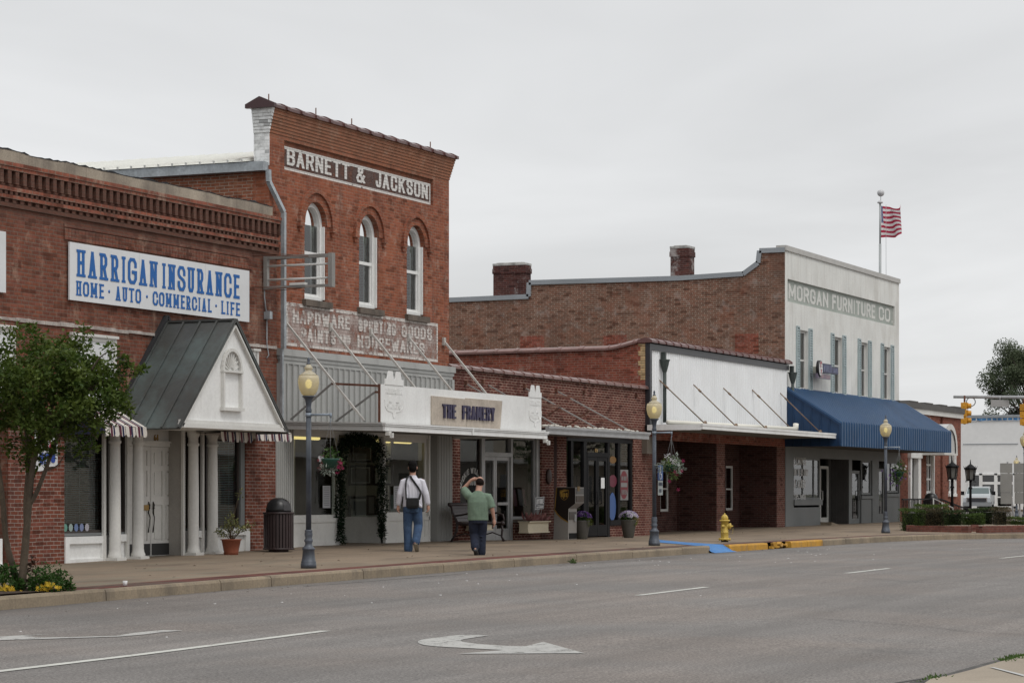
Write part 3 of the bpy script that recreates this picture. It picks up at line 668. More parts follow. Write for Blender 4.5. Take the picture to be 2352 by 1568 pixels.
arrow = [(975, 730), (735, 725), (640, 734), (560, 745), (470, 756), (400, 766), (372, 776), (365, 787), (380, 800), (420, 812), (500, 822), (620, 830), (1000, 850), (1100, 855), (710, 888), (1250, 885), (1790, 882), (1440, 785), (1290, 822), (1130, 820), (1000, 812), (880, 803), (800, 793), (750, 785), (735, 778), (735, 770), (760, 762), (850, 748)]
off = (861.33-402.8, 0)
flatpoly('turn_arrow', [GP(zz_(*q)[0]+off[0], zz_(*q)[1]) for q in arrow], M_line2)
a2 = [(-60, 1222), (0, 1219), (150, 1210), (410, 1198), (300, 1206), (170, 1214), (330, 1226), (560, 1222), (880, 1213), (1000, 1192), (1230, 1169), (1300, 1171), (1385, 1173), (1200, 1188), (1090, 1203), (900, 1219), (560, 1229), (300, 1238), (0, 1246), (-60, 1247)]
flatpoly('turn_arrow', [GP(x_/3.2862, 1091+y_/3.2862) for x_, y_ in a2], M_line2)
# tarred cracks and tyre smears
M_crack = flat('tar_crack', (.085, .08, .076), .9)
def crack(pts, wd, m=M_crack, seed=1):
    r_ = random.Random(seed); b = MB(); P = [GP(*q) for q in pts]; Q = []
    for a, c in zip(P, P[1:]):
        n_ = max(2, int((c-a).length/.35))
        for i in range(n_): Q.append(a.lerp(c, i/n_)+Vector((r_.gauss(0, .02), r_.gauss(0, .02), 0)))
    Q.append(P[-1])
    for a, c in zip(Q, Q[1:]):
        nn_ = Vector((-(c-a).y, (c-a).x, 0)).normalized()*wd*r_.uniform(.3, .6)
        b.quad(*[q+Vector((0, 0, .005)) for q in (a-nn_, c-nn_, c+nn_, a+nn_)])
    struct('road_crack', b, m)
crack([(1730, 1423), (1850, 1418), (1960, 1426), (2090, 1435), (2220, 1450), (2352, 1457)], .014, seed=2)
crack([(1980, 1333), (2100, 1336), (2250, 1342), (2352, 1346)], .018, seed=3)
crack([(2060, 1568), (2110, 1560), (2180, 1546), (2250, 1532), (2300, 1523)], .035, seed=4)
crack([(1270, 1429), (1500, 1429), (1700, 1440)], .012, seed=5)
crack([(1740, 1311), (1900, 1320), (2120, 1337)], .02, flat('faint_seam', (.14, .133, .128), .9), seed=8)
crack([(700, 1346), (1000, 1322), (1300, 1296), (1560, 1280)], .06, flat('faint_seam2', (.15, .142, .136), .9), seed=9)

# ------------------------------------------------------------------ generic pieces
def sash(parent, x0, x1, z0, z1, y, fr=.06, rails=(), mull=(), m=M_white, mg=M_glass, name='window', back=None, dep=.05):
    b = MB(); b.box(x0, x0+fr, y, y+dep, z0, z1); b.box(x1-fr, x1, y, y+dep, z0, z1)
    b.box(x0+fr, x1-fr, y, y+dep, z1-fr, z1); b.box(x0+fr, x1-fr, y, y+dep, z0, z0+fr)
    for r_ in rails: b.box(x0+fr, x1-fr, y+.004, y+dep-.002, r_-fr*.35, r_+fr*.35)
    for r_ in mull: b.box(r_-fr*.4, r_+fr*.4, y+.002, y+dep, z0+fr, z1-fr)
    o = b.build(name, m, parent)
    q = MB(); q.quad((x0+fr, y+.03, z0+fr), (x1-fr, y+.03, z0+fr), (x1-fr, y+.03, z1-fr), (x0+fr, y+.03, z1-fr))
    q.build('pane', mg, o); return o
def door(parent, x0, x1, z0, z1, y, fr=.07, m=M_alu, mg=M_glass, bottom=.25, mid=None, handle=None, hm=None):
    b = MB(); b.box(x0, x0+fr, y, y+.05, z0, z1); b.box(x1-fr, x1, y, y+.05, z0, z1)
    b.box(x0+fr, x1-fr, y, y+.05, z1-fr, z1); b.box(x0+fr, x1-fr, y, y+.05, z0, z0+bottom)
    if mid: b.box(x0+fr, x1-fr, y-.03, y+.045, mid-.035, mid+.035)
    o = b.build('door', m, parent)
    q = MB(); q.quad((x0+fr, y+.03, z0+bottom), (x1-fr, y+.03, z0+bottom), (x1-fr, y+.03, z1-fr), (x0+fr, y+.03, z1-fr)); q.build('pane', mg, o)
    if handle is not None:
        h = MB(); h.tube([(handle, y, .85+z0), (handle, y-.06, .87+z0), (handle, y-.06, 1.18+z0), (handle, y, 1.2+z0)], .014, 6); h.build('handle', hm or m, o)
    return o
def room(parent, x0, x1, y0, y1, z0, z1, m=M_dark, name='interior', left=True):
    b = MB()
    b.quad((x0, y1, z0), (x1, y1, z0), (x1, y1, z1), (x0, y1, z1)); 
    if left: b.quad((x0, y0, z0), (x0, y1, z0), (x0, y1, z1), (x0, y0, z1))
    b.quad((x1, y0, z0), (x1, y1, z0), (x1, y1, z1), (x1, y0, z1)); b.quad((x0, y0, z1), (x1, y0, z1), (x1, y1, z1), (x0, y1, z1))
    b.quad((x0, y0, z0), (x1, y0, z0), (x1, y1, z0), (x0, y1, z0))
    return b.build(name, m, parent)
def shell(parent, x0, x1, y0, y1, ztop, m, zr=None, left=True, right=True, back=True, name='side_wall'):
    zb = -.3; o = None
    for on, P, nm in ((left, ((x0, y0), (x0, y1)), name), (right, ((x1, y0), (x1, y1)), name), (back, ((x0, y1), (x1, y1)), 'back_wall')):
        if on: b = MB(); (xa, ya), (xb, yb) = P; b.quad((xa, ya, zb), (xb, yb, zb), (xb, yb, ztop), (xa, ya, ztop)); o = b.build(nm, m, parent)
    if zr is not None:
        r_ = MB(); r_.quad((x0, y0, zr), (x1, y0, zr), (x1, y1, zr), (x0, y1, zr)); r_.build('roof', M_tar, parent)
    return o
def tiles(parent, A, B, width, pitch, m, rise=.09, name='coping', ov=.035, lip=.05, cap=False):
    """row of overlapping saddle tiles from A to B"""
    A = Vector(A); B = Vector(B); d = (B-A); L = d.length; d.normalize(); sd = Vector((0, 0, 1)).cross(d).normalized(); n_ = max(1, round(L/pitch)); b = MB(); p_ = L/n_
    prof = [(-width/2, -.05), (-width/2, .01), (-width*.28, rise*.75), (0, rise), (width*.28, rise*.7), (width/2, .01), (width/2, -.05)]
    for i in range(n_):
        a = A+d*(p_*i); e = A+d*(p_*(i+1)+.004)
        q = a+d*(p_*.84)
        for (s0, s1, g0, g1) in ((a, q, 1.0, 1.0), (q, e, 1.1, 1.1)):
            V0 = [s0+sd*(w_*g0)+Vector((0, 0, h_*g0+(g0-1)*.06)) for w_, h_ in prof]; V1 = [s1+sd*(w_*g1)+Vector((0, 0, h_*g1+(g1-1)*.06)) for w_, h_ in prof]
            m_ = len(prof)
            b.add(V0+V1, [(j, j+1, m_+j+1, m_+j) for j in range(m_-1)]+[tuple(range(m_)), tuple(range(m_, 2*m_))])
    return b.build(name, m, parent)
# ================================================================== corner insurance office (dark red brick, one storey)
H = thing('brick_building', 'low dark red brick shop with toothed brick cornice and white columned porch', 'building', (35, 25, .1))
HX0, HX1 = 22.0, 44.34
zlint = 2.78
wb = MB()
oa0, oa1 = XF(147), XF(563)
wall(wb, HX0, HX1, -.3, 6.6, 25, [(29.5, XF(18), -.3, zlint), (oa0, oa1, -.3, zlint)], .35)
wb.build('wall', [M_harr], H)
lo = MB()       # paler lower piers, a thin skin proud of the wall
for a, b in ((XF(18)+.003, oa0-.003), (oa1+.003, HX1)): bx('pier_facing', M_harr_low, H, a, b, 24.99, 24.999, -.3, 2.9)
shell(H, HX0, HX1, 25.35, 45, 6.5, M_barn_side, zr=6.3, name='side_wall')
cb = MB(); M_corn = M_harr
def crow(z0, z1, pr, y=25): cb.box(HX0, HX1+.03, y-pr, y+.2, z0, z1)
cb2 = cb; cb = MB(); crow(6.93, 7.0, .12); crow(6.865, 6.93, .10); crow(6.52, 6.585, .085); crow(6.39, 6.455, .065); cb.build('cornice_ledge', M_harr_l, H); cb = cb2
x = HX0+.05
while x < HX1: cb.box(x, x+.105, 24.91, 25.1, 6.64, 6.865); x += .2225
crow(6.6, 6.64, .03)
x = HX0
while x < HX1: cb.box(x, x+.075, 24.93, 25.1, 6.455, 6.52); x += .15
x = HX0+.03
while x < HX1: cb.box(x, x+.1, 24.955, 25.1, 6.32, 6.39); x += .2225
crow(6.25, 6.32, .04)
cb.box(HX0, HX1+.03, 25.001, 25.35, 6.6, 7.0)
cb.build('cornice', M_harr, H)
cp = MB(); n_ = 60; rr = random.Random(3)
hs = [7.2+rr.uniform(-.018, .018) for i in range(n_+1)]; hs[-1] = 7.2
for i in range(n_):
    a = HX0+(44.05-HX0)*i/n_; b = HX0+(44.05-HX0)*(i+1)/n_
    for y in (24.93, 25.3): cp.quad((a, y, 7.0), (b, y, 7.0), (b, y, hs[i+1]), (a, y, hs[i]))
    cp.quad((a, 24.93, hs[i]), (b, 24.93, hs[i+1]), (b, 25.3, hs[i+1]), (a, 25.3, hs[i]))
cp.quad((44.05, 24.93, 7.0), (44.05, 25.3, 7.0), (44.05, 25.3, 7.2), (44.05, 24.93, 7.2))
cp.build('coping', M_conc, H)
tr = MB(); hh = 0
for i in range(n_*3):
    a = HX0+(44.05-HX0)*i/(n_*3); b = HX0+(44.05-HX0)*(i+1)/(n_*3); z_ = hs[i//3]+(hs[i//3+1]-hs[i//3])*((i % 3)/3)
    h2 = max(0.0, rr.gauss(.004, .012)); tr.quad((a, 24.926, z_-.012), (b, 24.926, z_-.012), (b, 24.926, z_+h2), (a, 24.926, z_+hh)); tr.quad((a, 24.926, z_+hh), (b, 24.926, z_+h2), (b, 25.31, z_+h2+.004), (a, 25.31, z_+hh+.004)); hh = h2
for q_ in ((588, .05), (592, .09), (596, .07), (603, .04)): tr.ball((XF(q_[0]), 25.1, 7.2), .1, .08, q_[1], 7, 5)
tr.build('tar_edge', M_tar, H)
# ledge line of mortar and the dark band
lg = MB(); lx = XF(352)
zl = ZF(0, 730)
for i in range(40):
    a = HX0+(lx-HX0)*i/40; b = HX0+(lx-HX0)*(i+1)/40; lg.box(a, b, 24.955+rr.uniform(0, .015), 25.001, zl-.03+rr.uniform(-.012, .008), zl+.03+rr.uniform(-.01, .014))
lg.build('ledge', mat('ledge_mortar', (.4, .36, .33), .9, .3, 3, .2, 25, dirt=((.16, .1, .085), .7, 3)), H); lg = MB()
for i in range(8):
    a = XF(567)+(XF(632)-XF(567))*i/8; b = XF(567)+(XF(632)-XF(567))*(i+1)/8; lg.box(a, b, 24.955+rr.uniform(0, .015), 25.001, zl-.03, zl+.03+rr.uniform(-.01, .014))
lg.build('ledge', mat('ledge_mortar', (.4, .36, .33), .9, .3, 3, .2, 25, dirt=((.16, .1, .085), .7, 3)), H)
# header course over the board sign
hb = MB(); a, b = XF(146), XF(572); zt = ZF(152.4, 555.5)
x = a
while x < b: hb.box(x, x+.1, 24.972, 25.001, zt+.04, zt+.24); x += .108
hb.box(a, b, 24.98, 25.001, zt+.26, zt+.32); hb.build('soldier_course', M_harr, H)
# boarded upper windows
def boarded(x0, x1, z0, z1):
    b_ = MB(); f = .07; b_.box(x0, x0+f, 24.93, 25.0, z0, z1); b_.box(x1-f, x1, 24.93, 25.0, z0, z1); b_.box(x0-.03, x1+.03, 24.9, 25.0, z1, z1+.05); b_.box(x0+f, x1-f, 24.94, 25, z1-f, z1)
    o = b_.build('boarded_window', M_white, H); q = MB(); q.box(x0+f, x1-f, 24.96, 25.0, z0, z1-f); q.build('panel', M_sign, o)
boarded(XF(158), XF(261), 2.95, ZF(160, 769)); boarded(32.5, XF(29), 2.95, ZF(160, 769)); boarded(XF(575), XF(588), 3.0, ZF(577, 806))
bx('wall_panel', M_sign, H, 32.4, XF(7), 24.94, 25.0, ZF(2, 672), ZF(2, 532))
bx('dark_band', flat('band_dark', (.05, .04, .04), .8), H, XF(262), XF(285), 24.985, 25.0, ZF(270, 826), ZF(270, 819))
# left neighbour opening with bulkhead
b = MB(); b.box(29.5, XF(8), 25.02, 25.3, -.2, .62); b.box(29.5, XF(9)+.05, 24.98, 25.02, -.2, .18); b.build('bulkhead', M_whitew, H)
q = MB(); q.quad((29.5, 25.2, .62), (XF(18), 25.2, .62), (XF(18), 25.2, zlint), (29.5, 25.2, zlint)); q.build('shop_window', M_glassd, H)
# bulkheads with sunk panel
def bulk(x0, x1, z1, name='bulkhead', y=24.965):
    b_ = MB(); g0 = .05; wall(b_, x0, x1, g0, z1, y, [(x0+.1*(x1-x0), x1-.1*(x1-x0), g0+.17, z1-.13)], .05)
    b_.quad((x0+.08*(x1-x0), y+.05, g0+.1), (x1-.08*(x1-x0), y+.05, g0+.1), (x1-.08*(x1-x0), y+.05, z1-.1), (x0+.08*(x1-x0), y+.05, z1-.1))
    b_.quad((x0, y, z1), (x1, y, z1), (x1, y+.22, z1), (x0, y+.22, z1)); b_.quad((x1, y, g0), (x1, y+.22, g0), (x1, y+.22, z1), (x1, y, z1)); b_.quad((x0, y, g0), (x0, y+.22, g0), (x0, y+.22, z1), (x0, y, z1))
    return b_.build(name, M_whitew, H)
zb1 = .62; xc1, xc2, xc3, xc4 = XF(264, 24.85), XF(317, 24.85), XF(444, 24.85), XF(488, 24.85)
bulk(oa0, xc1-.1, zb1); bulk(xc1+.1, xc2-.12, zb1+.02); bulk(xc3+.1, xc4-.1, zb1+.05); bulk(xc4+.1, XF(571), zb1+.07)
# shop windows with blinds behind
def shopwin(x0, x1, z0, z1, mfr=M_dbrown):
    o = sash(H, x0, x1, z0, z1, 25.04, .05, m=mfr, name='shop_window')
    s_ = MB(); z = z0+.06
    while z < z1-.1: s_.quad((x0+.04, 25.14, z), (x1-.04, 25.14, z), (x1-.04, 25.155, z+.015), (x0+.04, 25.155, z+.015)); z += .034
    for f in (.2, .5, .8): s_.box(x0+(x1-x0)*f-.004, x0+(x1-x0)*f+.004, 25.125, 25.13, z0+.05, z1-.05)
    s_.build('blind', M_blind, o)
    sl = MB(); sl.box(x0, x1, 25.0, 25.16, z0-.05, z0); sl.build('sill', M_greyf, o)
shopwin(oa0+.01, xc1-.06, zb1+.06, zlint); shopwin(xc1+.06, xc2-.14, zb1+.06, zlint); shopwin(xc3+.12, xc4-.08, zb1+.1, zlint); shopwin(xc4+.08, XF(553), zb1+.1, zlint)
bx('window_post', M_greyf, H, XF(553), XF(562), 25.0, 25.06, zb1+.1, zlint)
stm = [flat('sticker_%s' % n_, c) for n_, c in (('green', (.13, .30, .24)), ('pale', (.3, .38, .36)), ('blue', (.14, .2, .36)), ('violet', (.2, .24, .4)), ('white', (.42, .40, .44)))]
for i in range(5):
    st = MB(); x = XF(148)+.08+i*.17; z = .78
    st.quad(*[(x+.065*math.cos(t*math.pi/6), 25.035, z+.07*math.sin(t*math.pi/6)) for t in range(12)]); st.build('sticker', stm[i], H)
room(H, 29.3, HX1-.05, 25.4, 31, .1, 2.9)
# columns
for xc in (xc1, xc2, xc3, xc4):
    g0 = sw(xc, 24.8); b = MB()
    b.lathe([(.135, g0), (.135, g0+.09), (.115, g0+.13), (.107, g0+.2), (.105, g0+1.2), (.096, 2.22), (.094, 2.28), (.115, 2.3), (.115, 2.33), (.096, 2.35), (.096, 2.44), (.125, 2.5), (.125, 2.64)], (xc, 24.85, 0), 20)
    b.box(xc-.15, xc+.15, 24.7, 24.98, g0-.02, g0+.05); b.box(xc-.145, xc+.145, 24.71, 24.97, 2.56, 2.64)
    o = b.build('column', M_white, H)
    b = MB(); b.box(xc-.2, xc-.13, 24.95, 25.0, .05, 2.64); b.build('pilaster', M_white, o)
# entrance
yd = 25.3; g0 = .19
xl0 = XF(346, yd); xr1 = XF(407, yd); wl = xr1-xl0
b = MB(); b.box(xl0-wl-.1, xl0-wl, yd-.03, yd+.06, g0, 2.64); b.box(xr1, xr1+.09, yd-.03, yd+.06, g0, 2.64); b.box(xl0-wl, xr1, yd-.03, yd+.06, 2.27, 2.34); b.box(xl0-wl-.02, xr1+.04, yd-.06, yd+.02, 2.34, 2.38); b.box(xl0-wl, xr1, yd, yd+.05, 2.38, 2.64); b.build('door_frame', M_white, H)
jb = MB(); jb.box(xc3-.16, xc3-.115, 24.96, 25.36, .1, 2.64); jb.build('jamb', mat('grey_jamb', (.36, .34, .31), .7, .1), H)
for sx, x0 in ((-1, xl0-wl), (1, xl0)):
    b = MB(); x1 = x0+wl-.012
    pz = [(g0+.3, g0+.98), (g0+1.14, g0+1.62), (g0+1.72, g0+2.0)]
    pxs = [(x0+.12*wl, x0+.44*wl), (x0+.56*wl, x0+.88*wl)]
    holes = [(a_, b_, c_, d_) for a_, b_ in pxs for c_, d_ in pz]
    wall(b, x0, x1, g0+.02, 2.265, yd, holes, .022)
    for a_, b_, c_, d_ in holes: b.box(a_+.03, b_-.03, yd+.006, yd+.03, c_+.03, d_-.03)
    b.quad((x0, yd+.022, g0), (x1, yd+.022, g0), (x1, yd+.022, 2.26), (x0, yd+.022, 2.26))
    o = b.build('door', M_white, H)
    bx('kick_plate', flat('kick_black', (.03, .03, .03), .5), o, x0+.03, x1-.02, yd-.01, yd-.002, g0+.03, g0+.25)
    hx = xl0-.09 if sx < 0 else xl0+.07
    h = MB(); hz = g0+.62
    h.tube([(hx, yd-.012, hz+.42), (hx, yd-.03, hz+.36), (hx, yd-.015, hz+.22)], [.008, .02, .012], 6)
    h.tube([(hx, yd-.012, hz+.22), (hx+.02, yd-.03, hz+.12), (hx+.006, yd-.025, hz-.02), (hx-.006, yd-.012, hz-.16)], [.014, .009, .009, .013], 6); h.ball((hx, yd-.025, hz+.3), .022, n=8, m=6)
    h.build('handle', flat('dark_bronze_handle', (.03, .025, .02), .4, metal=.6), o)
bx('mail_slot', M_gold, H, XF(328, yd), XF(339, yd), yd-.03, yd, g0+.88, g0+.98)
nb = MB(); text(nb, '64', (XF(353, yd), yd-.001, ZF(357, 1013, yd)), *FX, .13, .16, .02, .008); nb.build('house_number', M_gold, H)
# gabled copper porch
yg = 23.5; gx0, gx1 = XF(412, yg), XF(652, yg); ez = ZF(412, 978, yg); apx = (gx0+gx1)/2; az = ZF(538, 741, yg)
rb = MB()
def slope(xe, s):
    V = Vector((apx-xe, 0, az-ez)); 
    e0 = (xe-.06*s, yg-.06, ez-.06); a0 = (apx, yg-.06, az+.02); a1 = (apx, 25, az+.02); e1 = (xe-.06*s, 25, ez-.06)
    nrm = Vector((-(az-ez)*s, 0, abs(apx-xe))).normalized()*.035
    T = [Vector(q)+nrm for q in (e0, a0, a1, e1)]; Bt = [Vector(q) for q in (e0, a0, a1, e1)]
    rb.add(Bt+T, [(3, 2, 1, 0), (4, 5, 6, 7), (0, 1, 5, 4), (1, 2, 6, 5), (2, 3, 7, 6), (3, 0, 4, 7)])
    for i in range(5):
        y = yg-.04+i*.36
        rb.obox(Vector((xe-.06*s, y, ez-.06))+nrm*1.6, Vector((apx, y, az+.02))+nrm*1.6, .022, .04, up=(0, 1, 0))
slope(gx0, 1); slope(gx1, -1); rb.box(apx-.07, apx+.07, yg-.05, 25, az+.035, az+.075)
rb.build('porch_roof', M_copper, H)
fl = MB()
for s_, xe in ((1, gx0), (-1, gx1)):
    fl.obox((xe-.1*s_, 24.97, ez-.1), (apx, 24.97, az+.16), .06, .12, up=(0, 1, 0))
fl.build('roof_flashing', M_tar, H)
gb_ = MB(); gb_.prism([(gx0+.02, ez), (gx1-.02, ez), (apx, az-.05)], 1, yg+.02, yg+.06); gb_.box(gx0+.02, gx1-.02, yg+.06, 25, ez-.01, ez+.02)
for i in range(1, 15):
    x = gx0+(gx1-gx0)*i/15; hgt = (az-ez)*(1-abs(x-apx)/(apx-gx0))-.08
    gb_.box(x-.0025, x+.0025, yg+.0185, yg+.02, ez+.06, ez+hgt)
gb_.build('gable_wall', M_whitew, H)
tb = MB(); tb.box(gx0-.02, gx1+.04, yg-.05, yg+.02, ez-.02, ez+.06); tb.box(gx0, gx1+.02, yg-.02, yg+.02, ez+.06, ez+.12)
for s_, xe in ((1, gx0), (-1, gx1)): tb.obox((xe+.03*s_, yg, ez-.01), (apx, yg, az-.06), .035, .1, up=(0, 1, 0))
tb.build('gable_trim', M_white, H)
vx0, vx1 = XF(509, yg), XF(553, yg); vz0 = ZF(530, 936, yg); vzs = ZF(530, 853, yg); vr = (vx1-vx0)/2; vc = (vx0+vx1)/2
vb = MB(); vb.box(vx0, vx0+.05, yg-.05, yg+.02, vz0, vzs); vb.box(vx1-.05, vx1, yg-.05, yg+.02, vz0, vzs); vb.box(vx0-.01, vx1+.01, yg-.06, yg+.02, vzs-.02, vzs+.02)
for i in range(14):
    t0, t1 = math.pi*i/14, math.pi*(i+1)/14
    vb.obox((vc-vr*math.cos(t0)*.95, yg-.015, vzs+vr*1.15*math.sin(t0)), (vc-vr*math.cos(t1)*.95, yg-.015, vzs+vr*1.15*math.sin(t1)), .06, .05, up=(0, 1, 0))
for i in range(1, 10):
    t0 = math.pi*i/10; vb.obox((vc-.08*math.cos(t0), yg+.005, vzs+.08*math.sin(t0)), (vc-vr*.85*math.cos(t0), yg+.005, vzs+vr*math.sin(t0)), .018, .03, up=(0, 1, 0))
vb.box(vx0-.03, vx1+.03, yg-.07, yg+.02, vz0-.06, vz0)
vb.build('blind_window', M_white, H)
# striped awnings
def stripe():
    k = N('awning_stripe'); p, nn = k.pos(); sp = k.n('ShaderNodeSeparateXYZ'); k.set(sp.inputs[0], p)
    u = k.math('FRACT', k.math('DIVIDE', sp.outputs[0], .30))
    def band(a_, b_): return k.math('MULTIPLY', k.math('GREATER_THAN', u, a_), k.math('LESS_THAN', u, b_))
    col = k.mix(band(.0, .24), (.56, .52, .47), (.085, .012, .03)); col = k.mix(band(.30, .5), col, (.012, .014, .05))
    col = k.mix(1.0, col, k.rng(k.noise(p, 6, 4), .3, .7, .85, 1.12), 'MULTIPLY')
    k.set(k.b.inputs['Base Color'], col); k.b.inputs['Roughness'].default_value = .85; return k.m
M_strip = stripe()
def awning(x0, x1, zw, zf, yf, drop, y0=25.0, closed=True):
    b_ = MB(); n = max(2, int((x1-x0)/.16))
    b_.quad((x0, y0, zw), (x1, y0, zw), (x1, yf, zf), (x0, yf, zf))
    b_.quad((x0, y0-.01, zw-.03), (x0, yf+.01, zf-.03), (x1, yf+.01, zf-.03), (x1, y0-.01, zw-.03))
    for i in range(n):
        a_ = x0+(x1-x0)*i/n; c_ = x0+(x1-x0)*(i+1)/n; m_ = (a_+c_)/2; w1 = .012*math.sin(i*2.1)
        for s0, s1, d0_, d1_ in ((a_, (a_+m_)/2, .75, .98), ((a_+m_)/2, m_, .98, 1.0), (m_, (m_+c_)/2, 1.0, .98), ((m_+c_)/2, c_, .98, .75)):
            b_.quad((s0, yf-w1, zf), (s1, yf-w1, zf), (s1, yf-.02-w1, zf-drop*d1_), (s0, yf-.02-w1, zf-drop*d0_))
    if closed:
        for x in (x0, x1): b_.quad((x, y0, zw), (x, yf, zf), (x, yf, zf-drop*.8), (x, y0, zf-drop*.8))
    return b_.build('awning', M_strip, H)
zwa = ZF(264, 927); yfa = 24.15; zfa = ZF(347, 981, yfa)
awning(XF(143), gx0-.08, zwa, zfa, yfa, .19); awning(gx1+.03, XF(670, yfa), zwa-.1, zfa, yfa, .17)
awning(XF(507, yfa), gx1-.1, ez-.05, ez-.03, yfa, .2, 24.7, False)
# board sign on the wall
zs1 = ZF(152.4, 555.5); zs0 = ZF(152.4, 688.4); sx0, sx1 = XF(152.4), XF(566)
T = thing('board_sign', 'long white board sign with blue slab letters above copper porch', 'sign', ((sx0+sx1)/2, 24.95, zs0))
b = MB(); cuts_ = [sx0, XF(313), XF(464.6), sx1]
for a_, c_ in zip(cuts_, cuts_[1:]): b.box(a_, c_-.006, 24.93, 24.962, zs0, zs1)
b.build('board', M_sign, T)
b = MB()
def tl(s, p0, p1, z0, z1, t, slab=True, mb=None, y=24.929, gap=.2): text(mb or b, s, (XF(p0), y, z0), *FX, z1-z0, XF(p1)-XF(p0), t, .004, slab, gap, sx=.74)
zr = lambda f: zs0+(zs1-zs0)*f
tl('HARRIGAN', 167, 355, zr(.42), zr(.89), .062, gap=.2); tl('INSURANCE', 364, 543, zr(.42), zr(.885), .062, gap=.2)
tl('HOME', 166, 231, zr(.09), zr(.345), .04); tl('AUTO', 257, 316, zr(.09), zr(.345), .04); tl('COMMERCIAL', 343, 479, zr(.09), zr(.345), .04); tl('LIFE', 500, 544, zr(.09), zr(.345), .04)
for p_ in (243, 330, 489): b.lathe([(.03, 0), (.03, .005)], (XF(p_), 24.93, zr(.23)), 10, axis=Matrix.Rotation(R(90), 3, 'X'))
b.build('lettering', M_blue, T)
# small banner behind the tree
bx0, bx1 = XF(76), XF(128); bz0, bz1 = ZF(100, 1083), ZF(100, 985)
T = thing('banner_sign', 'torn white banner with red and blue letters on brick pier behind tree', 'sign', ((bx0+bx1)/2, 24.97, bz0))
b = MB(); xm = XF(105); b.quad((bx0, 24.965, bz0), (xm, 24.965, bz0+.03), (xm, 24.965, bz1), (bx0, 24.965, bz1)); b.quad((xm, 24.955, bz0+.09), (bx1, 24.96, bz0+.1), (bx1, 24.96, bz1), (xm, 24.955, bz1)); b.build('cloth', M_sign, T)
b = MB(); text(b, 'SHIPN', (bx0+.12, 24.952, bz0+.13), *FX, .2, bx1-bx0-.4, .04, .002); text(b, 'O', (bx1-.22, 24.95, bz0+.16), *FX, .17, .13, .04, .002); text(b, 'LOS', (bx0+.02, 24.952, bz0+.72), *FX, .13, .36, .03, .002); b.build('blue_lettering', flat('banner_blue', (.02, .06, .32), .6), T)
b = MB(); text(b, 'OYS', (bx0+.22, 24.952, bz0+.38), *FX, .27, bx1-bx0-.42, .06, .002); b.build('red_lettering', flat('banner_red', (.35, .015, .05), .6), T)
# empty sign frame standing out from the wall
fx = XF(603); fy0, fy1 = 24.95, YP(766, fx); fz1, fz0 = ZF(603, 588), ZF(603, 665)
T = thing('sign_frame', 'empty grey projecting sign frame with two white tubes across it', 'sign frame', (fx, 24.9, fz0))
b = MB(); b.box(fx-.05, fx+.05, fy0-.08, fy0, fz0, fz1); b.box(fx-.07, fx+.07, fy1, fy1+.09, fz0-.0, fz1); b.box(fx-.045, fx+.045, fy1+.09, fy0-.08, fz1-.075, fz1-.01); b.box(fx-.045, fx+.045, fy1+.09, fy0-.08, fz0+.01, fz0+.06); b.build('frame', mat('frame_grey', (.24, .23, .215), .5, .15, 3), T)
for f_ in (.69, .28):
    b = MB(); z = fz0+(fz1-fz0)*f_; b.tube([(fx, fy0-.05, z), (fx, fy1+.05, z)], .022, 8); b.build('tube', flat('tube_white', (.6, .6, .58), .4), T)
bx('ballast', M_white, T, fx-.06, fx+.06, fy0-.95, fy0-.6, fz0+.06, fz0+.11)
b = MB()
for z, yy in ((fz1, 24.3), (fz1-.05, 23.8), (fz0, 24.1)): b.tube([(fx-.4, 25, z+.02), (fx, yy, z)], .008, 5); b.tube([(fx+.55, 25, z+.02), (fx, yy, z)], .008, 5)
b.build('stay_chain', M_rust, T)
T = thing('meter_box', 'small grey electric box with conduit on dark brick below sign frame', 'electric box', (XF(609), 24.9, ZF(609, 735)))
b = MB(); b.box(XF(606), XF(612), 24.86, 25.0, ZF(609, 733), ZF(609, 716)); b.box(XF(611), XF(613.5), 24.9, 25, ZF(609, 724), ZF(609, 714)); b.build('box', M_galv, T)
b = MB(); xq = XF(609); b.tube([(fx+.02, 24.97, fz0+.02), (xq-.1, 24.96, fz0-.15), (xq-.03, 24.96, fz0-.45), (xq, 24.96, ZF(609, 716))], .016, 6); b.tube([(xq, 24.96, ZF(609, 733)), (xq, 24.96, ZF(609, 790)), (xq+.08, 24.96, ZF(609, 815)), (xq+.02, 24.98, ZF(609, 822))], .012, 6); b.build('conduit', M_galv, T)

# ================================================================== tall brick store
B = thing('brick_building', 'tall orange red brick store with three arched windows and painted wall signs', 'building', (48.5, 25, .28))
BX0, BX1 = 44.1, XF(1034); YB = 25.03; ztb = ZF(1030, 393, YB); ztop = 9.2
wins = [(XF(724.5, YB), .475), (XF(847, YB), .46), (XF(954.5, YB), .45)]
wz0, wzs = 5.43, 7.03
px0, px1, pz0, pz1 = XF(653, YB), XF(995, YB), ZF(653, 389, YB), ZF(653, 322, YB)
wb = MB()
wall(wb, BX0, BX1, 2.9, 7.75, YB, [], .22, [(c, r, wz0, wzs) for c, r in wins])
wall(wb, BX0, BX1, 7.75, 8.72, YB, [(px0, px1, pz0, pz1)], .07)
wb.quad((px0, YB+.07, pz0), (px1, YB+.07, pz0), (px1, YB+.07, pz1), (px0, YB+.07, pz1))
wb.quad((BX1, YB, 4.3), (BX1, YB+.4, 4.3), (BX1, YB+.4, 8.72), (BX1, YB, 8.72))
wb.build('wall', M_barn, B)
cb = MB()
for i in range(8): cb.box(BX0-.0, BX1+.012*(i+1), YB-.016*(i+1), YB+.35, 8.72+i*.064, 8.72+(i+1)*.064)
cb.build('cornice', M_barn, B)
